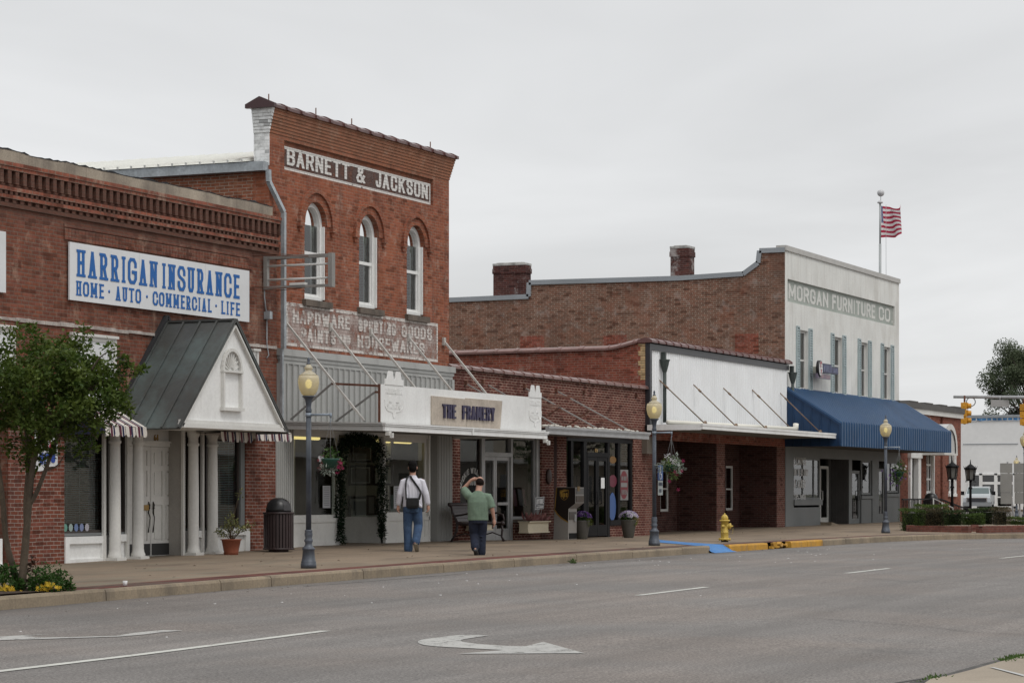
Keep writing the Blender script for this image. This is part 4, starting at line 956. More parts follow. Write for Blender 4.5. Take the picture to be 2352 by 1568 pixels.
ws = MB(); ws.box(BX0-.012, BX0-.002, YB, YB+.36, 8.05, 9.1)
for i in range(8): ws.box(BX0-.02-.012*(i+1), BX0-.012, YB-.016*(i+1), YB+.36, 8.72+i*.064, 8.72+(i+1)*.064-.003)
ws.build('parapet_side', M_wbrick, B)
b = MB(); b.quad((BX0, YB+.36, -.3), (BX0, 75, -.3), (BX0, 75, 8.0), (BX0, YB+.36, 8.0)); b.build('side_wall', M_barn_side, B); b = MB(); b.quad((BX1, YB+.4, 2.9), (BX1, 46, 2.9), (BX1, 46, 8.2), (BX1, YB+.4, 8.2)); b.build('side_wall', M_barn_side, B)
b = MB(); b.box(BX0-.008, BX0-.001, YB, YB+.38, 6.5, 8.05); b.build('corner_brick', M_barn, B)
ztc = 8.72+8*.064
tiles(B, (BX0-.12, YB+.13, ztc+.03), (BX1+.12, YB+.13, ztc+.03), .6, .62, M_tile, .10)
b = MB(); b.prism([(YB-.22, ztc-.03), (YB+.46, ztc-.03), (YB+.46, ztc+.05), (YB+.13, ztc+.2), (YB-.22, ztc+.05)], 0, BX0-.2, BX0-.1); b.build('coping_end', flat('end_tile_dark', (.06, .028, .03), .4), B)
for p_ in (738, 820, 975, 1005)[0:2]+(630, 1000): 
    x = XF(p_, YB); b = MB(); b.tube([(x, YB+.13, ztc+.1), (x, YB+.13, ztc+.30)], .014, 6); b.build('spike', M_rust, B)
zg1, zg0 = ZF(612, 370), ZF(612, 391)
b = MB(); b.box(BX0-.22, BX0-.002, YB+.02, 40, zg0, zg1); b.build('gutter', M_galv, B)
b = MB(); zr = 8.98; b.quad((BX0-.25, YB+.36, zg1+.01), (BX0-.25, 75, zg1+.01), (48.4, 75, zr), (48.4, YB+.36, zr)); b.quad((48.4, YB+.36, zr), (48.4, 42, zr), (BX1, 42, 8.2), (BX1, YB+.36, 8.2))
y = YB+.5
while y < 70:
    b.obox((BX0-.26, y, zg1+.03), (48.4, y, zr+.02), .06, .045, up=(0, 1, 0)); y += .33
b.build('roof', M_roofw, B)
# downspout
xp = XF(637.5)
b = MB(); gx = BX0-.08
pts_ = [(gx, YB-.02, zg0+.02), (gx, YB-.03, zg0-.22), (xp, 24.86, ZF(637, 488)), (xp, 24.86, ZF(637, 800))]
for a_, c_ in zip(pts_, pts_[1:]): b.obox(a_, c_, .085, .085, up=(0, 1, 0))
b.obox((xp, 24.9, ZF(637, 800)), (xp, 24.9, 2.9), .06, .06, up=(0, 1, 0))
b.build('downspout', M_galv, B)
# sign painted in the sunk panel
yq = YB+.066
b = MB(); b.quad((px0+.02, yq, pz0+.0), (px1-.02, yq, pz0), (px1-.02, yq, pz1-.1), (px0+.02, yq, pz1-.1)); b.build('painted_ground', M_darkp, B)
b = MB(); yq2 = yq-.004; e = .06; zt_ = pz1-.1
for a_ in ((px0+.02, px1-.02, zt_-e, zt_), (px0+.02, px1-.02, pz0, pz0+e*1.2), (px0+.02, px0+.02+e, pz0+e*1.2, zt_-e), (px1-.02-e, px1-.02, pz0+e*1.2, zt_-e)): b.quad((a_[0], yq2, a_[2]), (a_[1], yq2, a_[2]), (a_[1], yq2, a_[3]), (a_[0], yq2, a_[3]))
lz0 = ZF(658, 378.5, yq); lz1 = ZF(658, 339.5, yq)
for s_, p0, p1 in (('BARNETT', 658, 802), ('&', 817, 838), ('JACKSON', 862, 982)): text(b, s_, (XF(p0, yq), yq2, lz0), *FX, lz1-lz0, XF(p1, yq)-XF(p0, yq), .056, .003, False, .2, sx=.5)
b.build('painted_sign', M_fair, B)
# faded lower sign
fx0, fx1 = XF(657, YB), XF(1005, YB); fz0_, fz1_ = ZF(657, 793, YB), ZF(657, 693, YB)
b = MB(); yy = YB-.004; b.quad((fx0, yy, fz0_), (fx1, yy, fz0_), (fx1, yy, fz1_), (fx0, yy, fz1_)); b.build('faded_ground', M_smear, B)
b = MB(); yy = YB-.008; e = .07
for a_ in ((fx0, fx1, fz1_-e, fz1_), (fx0, fx1, fz0_, fz0_+e), (fx0, fx0+e, fz0_+e, fz1_-e), (fx1-e, fx1, fz0_+e, fz1_-e)): b.quad((a_[0], yy, a_[2]), (a_[1], yy, a_[2]), (a_[1], yy, a_[3]), (a_[0], yy, a_[3]))
l1a, l1b = ZF(672, 741, YB), ZF(672, 710, YB); l2a, l2b = ZF(692, 783, YB), ZF(692, 752, YB)
for s_, p0, p1, za, zb in (('HARDWARE', 671, 803, l1a, l1b), ('SPORTING', 822, 908, l1a, l1b), ('GOODS', 921, 991, l1a, l1b), ('PAINTS', 690, 770, l2a, l2b), ('HOUSEWARES', 820, 974, l2a, l2b), ('AND', 778, 804, l2a+.05, l2b-.05)):
    text(b, s_, (XF(p0, YB), yy, za), *FX, zb-za, XF(p1, YB)-XF(p0, YB), .047, .003, False, .22, sx=.5)
b.build('faded_sign', M_faint, B)
# arched windows
for c, r in wins:
    b = MB(); fr = .1; y0, y1 = YB+.1, YB+.2
    arc = [(c-r*math.cos(math.pi*i/16), wzs+r*math.sin(math.pi*i/16)) for i in range(17)]; arci = [(c-(r-fr)*math.cos(math.pi*i/16), wzs+(r-fr)*math.sin(math.pi*i/16)) for i in range(17)]
    for i in range(16):
        p_, q_, s_, t_ = arc[i], arc[i+1], arci[i+1], arci[i]
        b.quad((p_[0], y0, p_[1]), (q_[0], y0, q_[1]), (s_[0], y0, s_[1]), (t_[0], y0, t_[1])); b.quad((t_[0], y0, t_[1]), (s_[0], y0, s_[1]), (s_[0], y1, s_[1]), (t_[0], y1, t_[1]))
    b.box(c-r, c-r+fr, y0, y1, wz0+.06, wzs); b.box(c+r-fr, c+r, y0, y1, wz0+.06, wzs)
    b.box(c+r-.04, c+r, YB+.03, YB+.1, wz0+.05, wzs); b.box(c-r, c+r, y0-.02, y1, wz0, wz0+.09)
    b.box(c-r+fr, c+r-fr, y0+.03, y1, wz0+.09, wz0+.15); zm = 6.43
    b.box(c-r+fr, c+r-fr, y0+.02, y1, zm-.035, zm+.035); b.box(c-r+fr, c-r+fr+.035, y0+.04, y1, wz0+.1, zm); b.box(c+r-fr-.035, c+r-fr, y0+.04, y1, wz0+.1, zm)
    o = b.build('window', M_whitew, B)
    q = MB(); yg_ = YB+.17; q.quad((c-r+.02, yg_, wz0+.05), (c+r-.02, yg_, wz0+.05), (c+r-.02, yg_, wzs), (c-r+.02, yg_, wzs)); q.quad(*[(a_, yg_, z_) for a_, z_ in arci]); q.build('pane', M_glass, o)
    q = MB(); n_ = 14
    for i in range(n_):
        a_ = c-r+.06+(2*r-.12)*i/n_; d_ = c-r+.06+(2*r-.12)*(i+1)/n_
        if .42 < i/n_ < .74: continue
        q.quad((a_, YB+.24+.02*(i % 2), wz0), (d_, YB+.24+.02*((i+1) % 2), wz0), (d_, YB+.24+.02*((i+1) % 2), wzs+r), (a_, YB+.24+.02*(i % 2), wzs+r))
    q.build('curtain', M_curt, o)
    s_ = MB(); s_.box(c-r-.1, c+r+.14, YB-.09, YB+.1, wz0-.13, wz0); s_.build('sill', M_stone, B)
    h = MB()
    for ro, ri, pr in ((.76, .66, .065), (.66, .48, .022)):
        k_ = r/.475; n_ = 20
        for i in range(n_):
            t0, t1 = math.pi*i/n_, math.pi*(i+1)/n_
            P = [(c-ro*k_*math.cos(t0), wzs+ro*k_*math.sin(t0)), (c-ro*k_*math.cos(t1), wzs+ro*k_*math.sin(t1)), (c-ri*k_*math.cos(t1), wzs+ri*k_*math.sin(t1)), (c-ri*k_*math.cos(t0), wzs+ri*k_*math.sin(t0))]
            h.prism(P, 1, YB-pr, YB+.001)
    for s_ in (-1, 1): h.box(c+s_*.71*r/.475-.09, c+s_*.71*r/.475+.09, YB-.09, YB, wzs-.1, wzs); h.box(c+s_*.71*r/.475-.05, c+s_*.71*r/.475+.05, YB-.05, YB, wzs-.2, wzs-.1)
    h.build('hood_arch', M_barn, B)
b = MB(); b.box(BX0+.3, BX1-.2, 27.5, 27.55, 4.6, 7.9); b.build('interior', M_dark, B)
# metal sheathing above the canopy
mz0, mz1 = 2.8, ZF(640, 800); mx0, mx1 = XF(637), XF(1036)
b = MB(); b.box(mx0+.2, mx1-.1, 24.97, YB+.02, mz0, mz1-.3)
x = mx0+.3
while x < mx1-.15: b.box(x, x+.035, 24.93, 24.97, mz0, mz1-.3); x += .25
b.build('metal_siding', M_gray, B)
b = MB(); b.box(mx0, mx1+.05, 24.9, YB+.02, mz1-.14, mz1); b.box(mx0+.04, mx1+.02, 24.93, YB+.02, mz1-.22, mz1-.14); b.box(mx0+.08, mx1-.02, 24.95, YB+.02, mz1-.3, mz1-.22); b.box(mx0, mx0+.2, 24.92, YB+.02, mz0, mz1-.3); b.box(mx1-.1, mx1+.02, 24.92, YB+.02, mz0, mz1-.3); b.build('siding_frame', M_gray, B)
# canopy, hanging rods, braces
YC = 22.65; cx0, cx1 = XF(880, YC), XF(1252, YC)
b = MB(); zc = lambda y: 2.81+(y-YC)*.035
b.quad((cx0+.03, YC, 2.66), (cx1-.03, YC, 2.66), (cx1-.03, 25, 2.72), (cx0+.03, 25, 2.72)); b.quad((cx0, YC, 2.79), (cx1, YC, 2.79), (cx1, 25, 2.86), (cx0, 25, 2.86))
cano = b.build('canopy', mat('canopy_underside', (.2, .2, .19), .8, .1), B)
b = MB()
for dz0, dz1, pr in ((0, .095, .0), (.1, .13, .02), (.135, .165, .035)):
    b.box(cx0-.02-pr, cx1+.02+pr, YC-.05-pr, YC, 2.64+dz0, 2.64+dz1)
b.box(cx1+.0, cx1+.03, YC+.002, 25, 2.66, 2.85); b.box((cx0+cx1)/2-.02, (cx0+cx1)/2+.02, YC-.09, YC-.04, 2.635, 2.81)
b.build('fascia', M_whitew, cano)
b = MB()
for dz0, dz1, pr in ((0, .095, .0), (.1, .13, .02), (.135, .165, .035)):
    V = [(cx0-.02-pr, YC+.003, 2.64+dz0), (cx0-.02-pr, 24.96, 2.7+dz0), (cx0-.02-pr, 24.96, 2.7+dz1), (cx0-.02-pr, YC+.003, 2.64+dz1)]; W = [(cx0, y_, z_) for _, y_, z_ in V]
    b.add(V+W, [(0, 1, 2, 3), (7, 6, 5, 4), (0, 4, 5, 1), (1, 5, 6, 2), (2, 6, 7, 3), (3, 7, 4, 0)])
b.build('side_fascia', M_gray, cano)
for i, (p0, q0) in enumerate(((655, 738), (757, 748), (850, 761), (937, 772), (1018, 781))):
    x = XF(p0, YB); z = ZF(p0, q0, YB); b = MB(); b.obox((x, YB, z), (x, 23.2, 2.85), .04, .05, up=(1, 0, 0)); b.box(x-.05, x+.05, 24.98, YB, z-.12, z+.06); b.build('rod', M_rod, B)
x1_, x2_ = XF(655, YB), XF(757, YB)
za = 3.62
for x_, z_, e_ in ((x1_, za, 3.55), (x2_, za-.1, 3.5)): b = MB(); b.obox((x_, 23.95, z_), (x_, YC+.12, e_), .03, .045); b.build('tie_bar', M_rust, B)
for x_, z_ in ((x1_, za), (x2_, za-.1)): b = MB(); b.obox((x_, 23.95, z_), (x_, 24.9, 2.9), .03, .05, up=(1, 0, 0)); b.build('brace', mat('brace_grey', (.2, .19, .18), .6, .1), B)
# shop front under the canopy
def ribbed(p0, p1, parent=B, z0=.25, z1=2.75):
    x0, x1 = XF(p0), XF(p1); b_ = MB(); b_.box(x0, x1, 24.98, 25.2, z0, z1); n_ = 9
    for i in range(n_): a_ = x0+(x1-x0)*(i+.2)/n_; b_.box(a_, a_+(x1-x0)/n_*.5, 24.955, 24.98, z0+.001, z1)
    return b_.build('pilaster', M_gray, parent)
ribbed(632, 672); ribbed(1003, 1036)
gB = .27; zbk = ZF(700, 1190); zgl = 2.64
def whitepanel(x0, x1, name='bulkhead', y=25.0):
    b_ = MB(); b_.box(x0, x1, y, y+.12, gB-.1, zbk); b_.box(x0, x1, y-.03, y, zbk-.09, zbk); b_.box(x0, x1, y-.02, y, gB-.1, gB+.12)
    w_ = x1-x0; b_.box(x0, x0+.1*w_, y-.015, y, gB+.12, zbk-.09); b_.box(x1-.1*w_, x1, y-.015, y, gB+.12, zbk-.09); return b_.build(name, M_white, B)
L0, L1 = XF(672), XF(775); O1 = XF(884); R0, R1 = XF(890), XF(976)
whitepanel(L0, XF(781)); whitepanel(O1, R1+.2)
sash(B, L0, XF(781), zbk, zgl, 25.03, .07, name='shop_window', m=M_white); sash(B, O1, R1+.15, zbk, zgl, 25.03, .1, name='shop_window', m=M_white)
bx('window_casing', M_white, B, R1+.16, XF(986), 24.97, 25.25, gB-.05, 2.72)
bx('recess_wall', mat('grey_plaster', (.3, .29, .27), .8, .15), B, XF(986)+.002, XF(1003)-.002, 25.2, 25.26, gB-.1, 2.72)
b = MB(); b.box(L0, R1+.3, 25.0, 25.1, zgl, 2.72); b.build('transom_rail', M_white, B)
# right flank of the recessed entry with pictures on pegboard
xs_ = O1; b = MB(); b.box(xs_, xs_+.1, 25.05, 27.6, gB-.1, zbk); b.box(xs_-.02, xs_, 25.05, 27.6, zbk-.08, zbk); b.box(xs_-.015, xs_, 25.1, 27.6, gB-.05, gB+.12); b.box(xs_-.02, xs_+.06, 25.05, 25.14, zbk, zgl); b.build('bulkhead', M_white, B)
q = MB(); q.quad((xs_+.03, 25.14, zbk), (xs_+.03, 27.6, zbk), (xs_+.03, 27.6, zgl), (xs_+.03, 25.14, zgl)); q.build('shop_window', M_glass, B)
peg = bx('pegboard', mat('pegboard', (.5, .45, .35), .9, .12, 2, .2, 60), B, xs_+.95, xs_+1.0, 25.4, 28.5, gB, 2.7)
M_pics = [flat('picture_%s' % a_, c_) for a_, c_ in (('sepia', (.16, .14, .12)), ('grey', (.25, .26, .27)), ('landscape', (.17, .2, .19)), ('portrait', (.2, .15, .12)))]
M_pf = flat('picture_frame_dark', (.035, .02, .015), .5)
def picture(px_a, py_a, px_b, py_b, i, mt=.3):
    X = xs_+.9; ya, yb = YP(px_a, X), YP(px_b, X); z1_, z0_ = ZP(px_a, py_a, X), ZP(px_a, py_b, X)
    ya, yb = max(ya, yb), min(ya, yb)
    b_ = MB(); b_.box(X, X+.05, yb, ya, z0_, z1_); o = b_.build('picture_frame', M_pf, peg)
    w_, h_ = ya-yb, z1_-z0_; b_ = MB(); b_.cur = 0; b_.quad(*[(X-.004, y_, z_) for y_, z_ in ((ya-.1*w_, z0_+.1*h_), (yb+.1*w_, z0_+.1*h_), (yb+.1*w_, z1_-.1*h_), (ya-.1*w_, z1_-.1*h_))])
    b_.cur = 1; b_.quad(*[(X-.008, y_, z_) for y_, z_ in ((ya-mt*w_, z0_+mt*h_), (yb+mt*w_, z0_+mt*h_), (yb+mt*w_, z1_-mt*h_), (ya-mt*w_, z1_-mt*h_))])
    b_.build('picture', [flat('mat_board', (.6, .59, .56)), M_pics[i]], o)
picture(801, 1068, 856, 1114, 0, .15); picture(858, 1068, 902, 1114, 2, .25); picture(800, 1139, 861, 1194, 1, .2); picture(855, 1202, 905, 1235, 3, .2); picture(805, 1008, 858, 1062, 0, .14); picture(861, 1010, 902, 1056, 2, .3)
room(B, 44.5, xs_-2.1, 25.3, 30, gB-.02, 2.78, M_room, 'shop_interior'); 
b = MB(); b.quad((47.1, 28.2, gB), (49.2, 28.2, gB), (49.2, 28.2, 2.7), (47.1, 28.2, 2.7)); b.quad((XF(781), 25.2, gB-.1), (XF(781), 28.2, gB-.1), (XF(781), 28.2, 2.7), (XF(781), 25.2, 2.7)); b.build('entry_back', flat('entry_dark', (.04, .035, .03), .8), B)
room(B, xs_+.1, BX1-.1, 25.3, 30, gB-.02, 2.78, M_room, 'shop_interior', left=False)
b = MB(); b.box(XF(706, 26.2), XF(733, 26.2), 26.2, 26.26, gB, 2.3); b.box(XF(735, 26.2), XF(775, 26.2), 26.2, 26.26, gB, 2.3); b.build('inner_door', mat('pale_green_door', (.5, .52, .45), .6, .1), B)
b = MB(); b.tube([(XF(741, 26.2), 26.15, 1.0), (XF(741, 26.2), 26.15, 1.35)], .025, 6); b.build('inner_handle', M_blk, B)
b = MB()
for i in range(9): x = XF(676)+i*.11; b.box(x, x+.055, 25.5+.03*(i % 2), 25.53+.03*(i % 2), zbk, 2.6)
b.build('drape', mat('pale_drape', (.45, .46, .42), .9, .15), B)
b = MB(); b.box(R0+.1, R1-.1, 25.4, 25.9, zbk-.05, zbk+.03); b.build('display_shelf', M_white, B)
for i, (dx, w_, h_) in enumerate(((.2, .35, .45), (.7, .5, .38), (1.3, .3, .5))):
    b = MB(); b.box(R0+dx, R0+dx+w_, 25.6, 25.64, zbk+.03, zbk+.03+h_); o = b.build('display_frame', M_pf, B); q = MB(); q.quad((R0+dx+.04, 25.597, zbk+.07), (R0+dx+w_-.04, 25.597, zbk+.07), (R0+dx+w_-.04, 25.597, zbk+h_-.01), (R0+dx+.04, 25.597, zbk+h_-.01)); q.build('picture', M_pics[i], o)
for a_, c_ in ((XF(674), XF(765)), (R0+.2, R1-.05)):
    b = MB(); b.tube([(a_, 25.35, 2.56), (c_, 25.35, 2.56)], .04, 8); b.build('light_tube', flat('lit_tube', (1, .78, .3), .5, 1.1), B)
for p_, y0 in ((752, 1115), (914, 1116)):
    b = MB(); x = XF(p_); b.quad((x-.17, 25.02, ZF(p_, y0+51)), (x+.17, 25.02, ZF(p_, y0+51)), (x+.17, 25.02, ZF(p_, y0)), (x-.17, 25.02, ZF(p_, y0)))
    b.cur = 1
    for i in range(9): z = ZF(p_, y0+4+i*5); b.quad((x-.12, 25.017, z-.012), (x+.12, 25.017, z-.012), (x+.12, 25.017, z+.006), (x-.12, 25.017, z+.006))
    b.build('notice', [flat('notice_paper', (.42, .43, .45)), flat('print_grey', (.22, .22, .24))], B)
# marquee board along the canopy edge
T = thing('marquee_sign', 'white marquee board with purple letters and raised shields at both ends', 'sign', ((cx0+cx1)/2, YC, 2.82))
ys = YC+.06; zt0, zt1 = ZF(880, 969, ys), ZF(880, 882, ys)
b = MB(); b.box(cx0+.0, cx1-.08, ys, ys+.035, 2.815, zt1); b.build('board', M_whitew, T)
bx('end_edge', M_rust, T, cx0-.02, cx0-.001, ys-.004, ys+.045, 2.815, zt1)
def shield(x0, x1):
    w_ = x1-x0; zt = zt1+.02; b_ = MB(); P = [(x0, zt-.02), (x0, zt+.1), (x0+.12*w_, zt+.1), (x0+.2*w_, zt+.26), (x0+.4*w_, zt+.26), (x0+.47*w_, zt+.1), (x0+.55*w_, zt+.1), (x0+.62*w_, zt+.26), (x0+.82*w_, zt+.26), (x0+.9*w_, zt+.1), (x1, zt+.1), (x1, zt-.02)]
    b_.prism(P, 1, ys-.012, ys+.012)
    
    Q = [(x0, zt-.32), (x0+.02*w_, zt-.46), (x0+.12*w_, zt-.53), (x0+.4*w_, zt-.57), (x0+.46*w_, zt-.68), (x0+.54*w_, zt-.68), (x0+.6*w_, zt-.57), (x0+.88*w_, zt-.53), (x0+.98*w_, zt-.46), (x1, zt-.32)]
    for a_, c_ in zip(Q, Q[1:]): b_.obox((a_[0], ys-.002, a_[1]), (c_[0], ys-.002, c_[1]), .022, .016, up=(0, 1, 0))
    text(b_, 'MINNESOTA', (x0+.06*w_, ys, zt-.2), *FX, .11, w_*.88, .018, .008); text(b_, 'PAINTS', (x0+.14*w_, ys, zt-.5), *FX, .1, w_*.72, .02, .008)
    for f in (.22, .6): b_.prism([(x0+f*w_, zt-.37), (x0+(f+.16)*w_, zt-.37), (x0+(f+.12)*w_, zt-.25), (x0+(f+.04)*w_, zt-.25)], 1, ys-.014, ys)
    b_.build('shield', M_whitew, T)
shield(XF(883.5, ys), XF(926, ys)); shield(XF(1215, ys), XF(1243, ys))
b = MB(); a0, a1 = XF(989, ys), XF(1146, ys); c0, c1_ = ZF(989, 975, ys), ZF(989, 908.5, ys)
b.prism([(a0, c0), (XF(1068, ys)-.004, c0-.015), (XF(1068, ys)-.004, c1_-.012), (a0, c1_)], 1, ys-.03, ys-.001); b.prism([(XF(1068, ys)+.012, c0-.015), (a1, c0-.02), (a1+.12, c1_+.012), (XF(1068, ys)+.004, c1_+.01)], 1, ys-.03, ys-.001); b.build('plywood_panel', M_wood, T)
b = MB(); z0_, z1_ = ZF(1010, 959.5, ys), ZF(1010, 927, ys)
text(b, 'THE', (XF(1012, ys), ys-.031, z0_), *FX, z1_-z0_, XF(1042, ys)-XF(1012, ys), .045, .035, False, .26, sx=.6); text(b, 'FRAMERY', (XF(1057.5, ys), ys-.031, z0_), *FX, z1_-z0_, XF(1131, ys)-XF(1057.5, ys), .045, .035, False, .26, sx=.6)
b.build('lettering', M_purp, T)
for p_ in (884, 1246): b = MB(); x = XF(p_, YC); b.box(x-.02, x+.1, YC-.1, YC-.02, 2.55, 2.63); b.box(x+.02, x+.08, YC-.16, YC-.1, 2.5, 2.6); b.build('gutter_spout', M_white, cano)
# evergreen garland round the entry
T = thing('garland', 'dark green evergreen garland draped round the recessed shop entry', 'garland', (48.1, 24.95, gB))
b = MB(); gl0, gl1 = XF(784, 24.9), XF(879, 24.9); zt = 2.5
path = [(gl0, .34), (gl0+.02, .7), (gl0-.02, 1.1), (gl0+.02, 1.5), (gl0-.02, 1.9), (gl0, 2.3), (gl0+.25, 2.5), (gl0+.7, 2.56), (gl0+1.2, 2.54), (gl1-.35, 2.5), (gl1-.1, 2.3), (gl1+.02, 1.9), (gl1-.02, 1.5), (gl1+.03, 1.1), (gl1-.02, .8), (gl1, .42)]
for (xa, za), (xb, zb) in zip(path, path[1:]):
    n_ = int(math.hypot(xb-xa, zb-za)/.035)+1
    for i in range(n_):
        t = i/n_; z = za+(zb-za)*t; r_ = .10+.03*math.sin(z*7)+(.06 if z > 2 else 0); b.leaves((xa+(xb-xa)*t, 24.92, z), r_, 34, .075, .028)
b.build('foliage', leafm('garland_green', (.007, .016, .007), (.016, .034, .014), 9, .05, 1.0), T)
# ================================================================== low deep red brick shops
D = thing('brick_building', 'low deep red brick shop with glazed tile coping and black framed store front', 'building', (59, 25, .25))
DX0, DX1 = BX1+.03, XF(1482); zdt = 4.36
m0, m1 = XF(1057), XF(1244); k0, k1 = XF(1301), XF(1455)
wb = MB(); wall(wb, DX0, DX1, -.3, zdt, 25, [(m0, m1, -.3, 2.8), (k0, k1, -.3, 2.88)], .35); wb.build('wall', M_byrne, D)
shell(D, DX0, DX1, 25.35, 45, zdt-.3, M_wside, zr=zdt-.35, left=False)
tiles(D, (DX0-.1, 25.12, zdt), (DX1+.02, 25.12, zdt), .4, .62, M_tile2, .075)
for p_, q_ in ((1068, 879), (1107, 876), (1203, 887), (1276, 896), (1340, 900), (1460, 908)): x = XF(p_); bx('wall_anchor', M_rust, D, x-.05, x+.05, 24.93, 25, ZF(p_, q_)-.05, ZF(p_, q_)+.05)
YD = 22.8; dx0, dx1 = XF(1252, YD)+.04, XF(1486, YD)
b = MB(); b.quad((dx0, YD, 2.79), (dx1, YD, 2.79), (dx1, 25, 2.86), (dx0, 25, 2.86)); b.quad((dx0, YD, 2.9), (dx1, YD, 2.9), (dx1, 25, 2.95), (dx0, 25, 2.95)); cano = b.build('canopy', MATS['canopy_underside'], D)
b = MB()
for z0, z1, pr in ((2.77, 2.87, 0), (2.87, 2.9, .02), (2.9, 2.95, .04)): b.box(dx0-.02, dx1+.02+pr, YD-.05-pr, YD-.002, z0, z1)
V = [(dx1, YD, 2.77), (dx1, 25, 2.82), (dx1, 25, 2.96), (dx1, YD, 2.95)]; b.add(V+[(x+.04, y, z) for x, y, z in V], [(0, 1, 2, 3), (7, 6, 5, 4), (0, 4, 5, 1), (1, 5, 6, 2), (2, 6, 7, 3), (3, 7, 4, 0)])
b.build('fascia', M_alu, cano)
lf = MB(); rr = random.Random(5)
for i in range(60): x = dx0+.3+(dx1-dx0-.5)*rr.random(); lf.ball((x, YD+rr.uniform(0, .3), 2.955+rr.uniform(0, .03)), rr.uniform(.02, .07), rr.uniform(.02, .06), rr.uniform(.02, .05), 6, 4)
lf.build('debris', flat('pale_debris', (.5, .47, .42), .9), cano)
for p_, q_, pr in ((1068, 879, 1.9), (1122, 884, 1.9), (1203, 889, 2.05), (1276, 896, 2.1)):
    x = XF(p_); z = ZF(p_, q_); b = MB(); b.obox((x, 25, z), (x, 25-pr, 2.95), .03, .04, up=(1, 0, 0)); b.build('rod', M_rodd, D)
b = MB(); x = XF(1203); b.obox((x, 24.0, 3.55), (XF(1015), 23.2, 3.48), .03, .05); b.obox((x+.1, 24.6, 3.85), (XF(1300), 24.6, 3.85), .05, .05); b.obox((XF(1225), 24.8, 3.6), (XF(1370), 23.5, 2.98), .03, .03)
for p_ in (1203, 1276): x = XF(p_); b.obox((x, 24.05, 3.5), (x, 24.9, 2.98), .03, .045, up=(1, 0, 0))
b.build('brace', M_rust, D)
gD = .24
# museum front: window, pair of aluminium doors, window
p1, p2, p3, p4 = XF(1112), XF(1118), XF(1180), XF(1230)
ydm = 25.12
for a_, c_ in ((m0, p1), (XF(1184), m1)): bx('bulkhead', M_byrne, D, a_, c_, 25.02, 25.3, gD-.2, .66); bx('sill', M_stone, D, a_, c_, 24.97, 25.3, .66, .74)
w1 = sash(D, m0, p1, .74, 2.8, 25.1, .05, m=M_dbrown, name='shop_window'); sash(D, XF(1183), m1-.2, .74, 2.8, 25.1, .07, m=M_alu, name='shop_window'); bx('window_casing', M_alu, D, m1-.2, m1-.002, 25.05, 25.3, .74, 2.8)
zt = ZF(1145, 1038+10)
b = MB(); b.box(p1, p2+.03, 25.06, 25.2, gD-.2, 2.8); b.box(p3-.02, XF(1183), 25.06, 25.2, gD-.2, 2.8); b.box(p2+.03, p3-.02, 25.06, 25.18, zt, zt+.1); b.build('door_frame', M_alu, D)
xm = XF(1146); zmid = ZF(1146, 1132)
for a_, c_, hx in ((p2+.04, xm-.006, xm-.1), (xm+.006, p3-.03, xm+.1)): door(D, a_, c_, gD-.02, zt-.005, 25.1, .09, M_alu, M_glass, .3, 1.13)
q = MB(); q.quad((p2, 25.14, zt+.1), (p3, 25.14, zt+.1), (p3, 25.14, 2.8), (p2, 25.14, 2.8)); q.build('transom', M_glass, D)
# arched window lettering
b = MB(); xc = XF(1083); rad = .95; zc_ = ZF(1083, 1092)-.92; xsc = 1.0
Wt = 1.75
def arcplace(s_):
    ph = (s_-Wt/2)/rad; base = Vector((xc+.30+rad*math.sin(ph)*.86, 25.118, zc_+.03+rad*math.cos(ph))); u = Vector((math.cos(ph), 0, -math.sin(ph)*1.1)); v = Vector((math.sin(ph), 0, math.cos(ph))); return base, u, v
text(b, 'DICKIE WILLIAMS', (0, 0, 0), *FX, .14, Wt, .028, .003, place=arcplace)
text(b, 'MUSEUM', (XF(1076, 25.12), 25.118, ZF(1076, 1114, 25.12)), *FX, .12, .8, .028, .003)
b.build('window_lettering', flat('white_letter', (.38, .38, .36), .6), w1)
# magazines in the far window
b = MB()
for i, c in enumerate(((.0, .32), (.35, .28), (.7, .33), (1.0, .2))): b.cur = i % 2; x = XF(1188)+c[0]; b.quad((x, 25.25, 1.05+.02*i), (x+c[1], 25.27, 1.06), (x+c[1]-.03, 25.32, 1.06+.42), (x+.03, 25.32, 1.5))
b.build('magazine', [flat('magazine_pale', (.25, .24, .26)), flat('magazine_red', (.22, .1, .13))], D)
b = MB(); b.box(XF(1222), XF(1229), 25.2, 25.4, ZF(1225, 1042), ZF(1225, 1010)); b.build('window_speaker', M_blk, D)
room(D, DX0+.1, XF(1280), 25.4, 31, gD-.05, 2.95, flat('museum_room', (.07, .07, .062), .9), 'interior')
# brick step between shops
b = MB(); b.box(XF(1272), XF(1279), 24.998, 25.0, -.2, 2.85); b.build('pier_dark_strip', flat('dark_strip', (.04, .015, .012), .9), D)  # flat dark strip laid on the pier, no depth cut
b = MB(); b.lathe([(.02, 0), (.19, 0), (.2, .03), (.18, .05), (.02, .06)], (XF(1258), 24.99, ZF(1258, 1094)), 16, sx=.75, axis=Matrix.Rotation(R(90), 3, 'X')); b.build('wall_plaque', flat('plaque', (.06, .035, .03), .6), D)
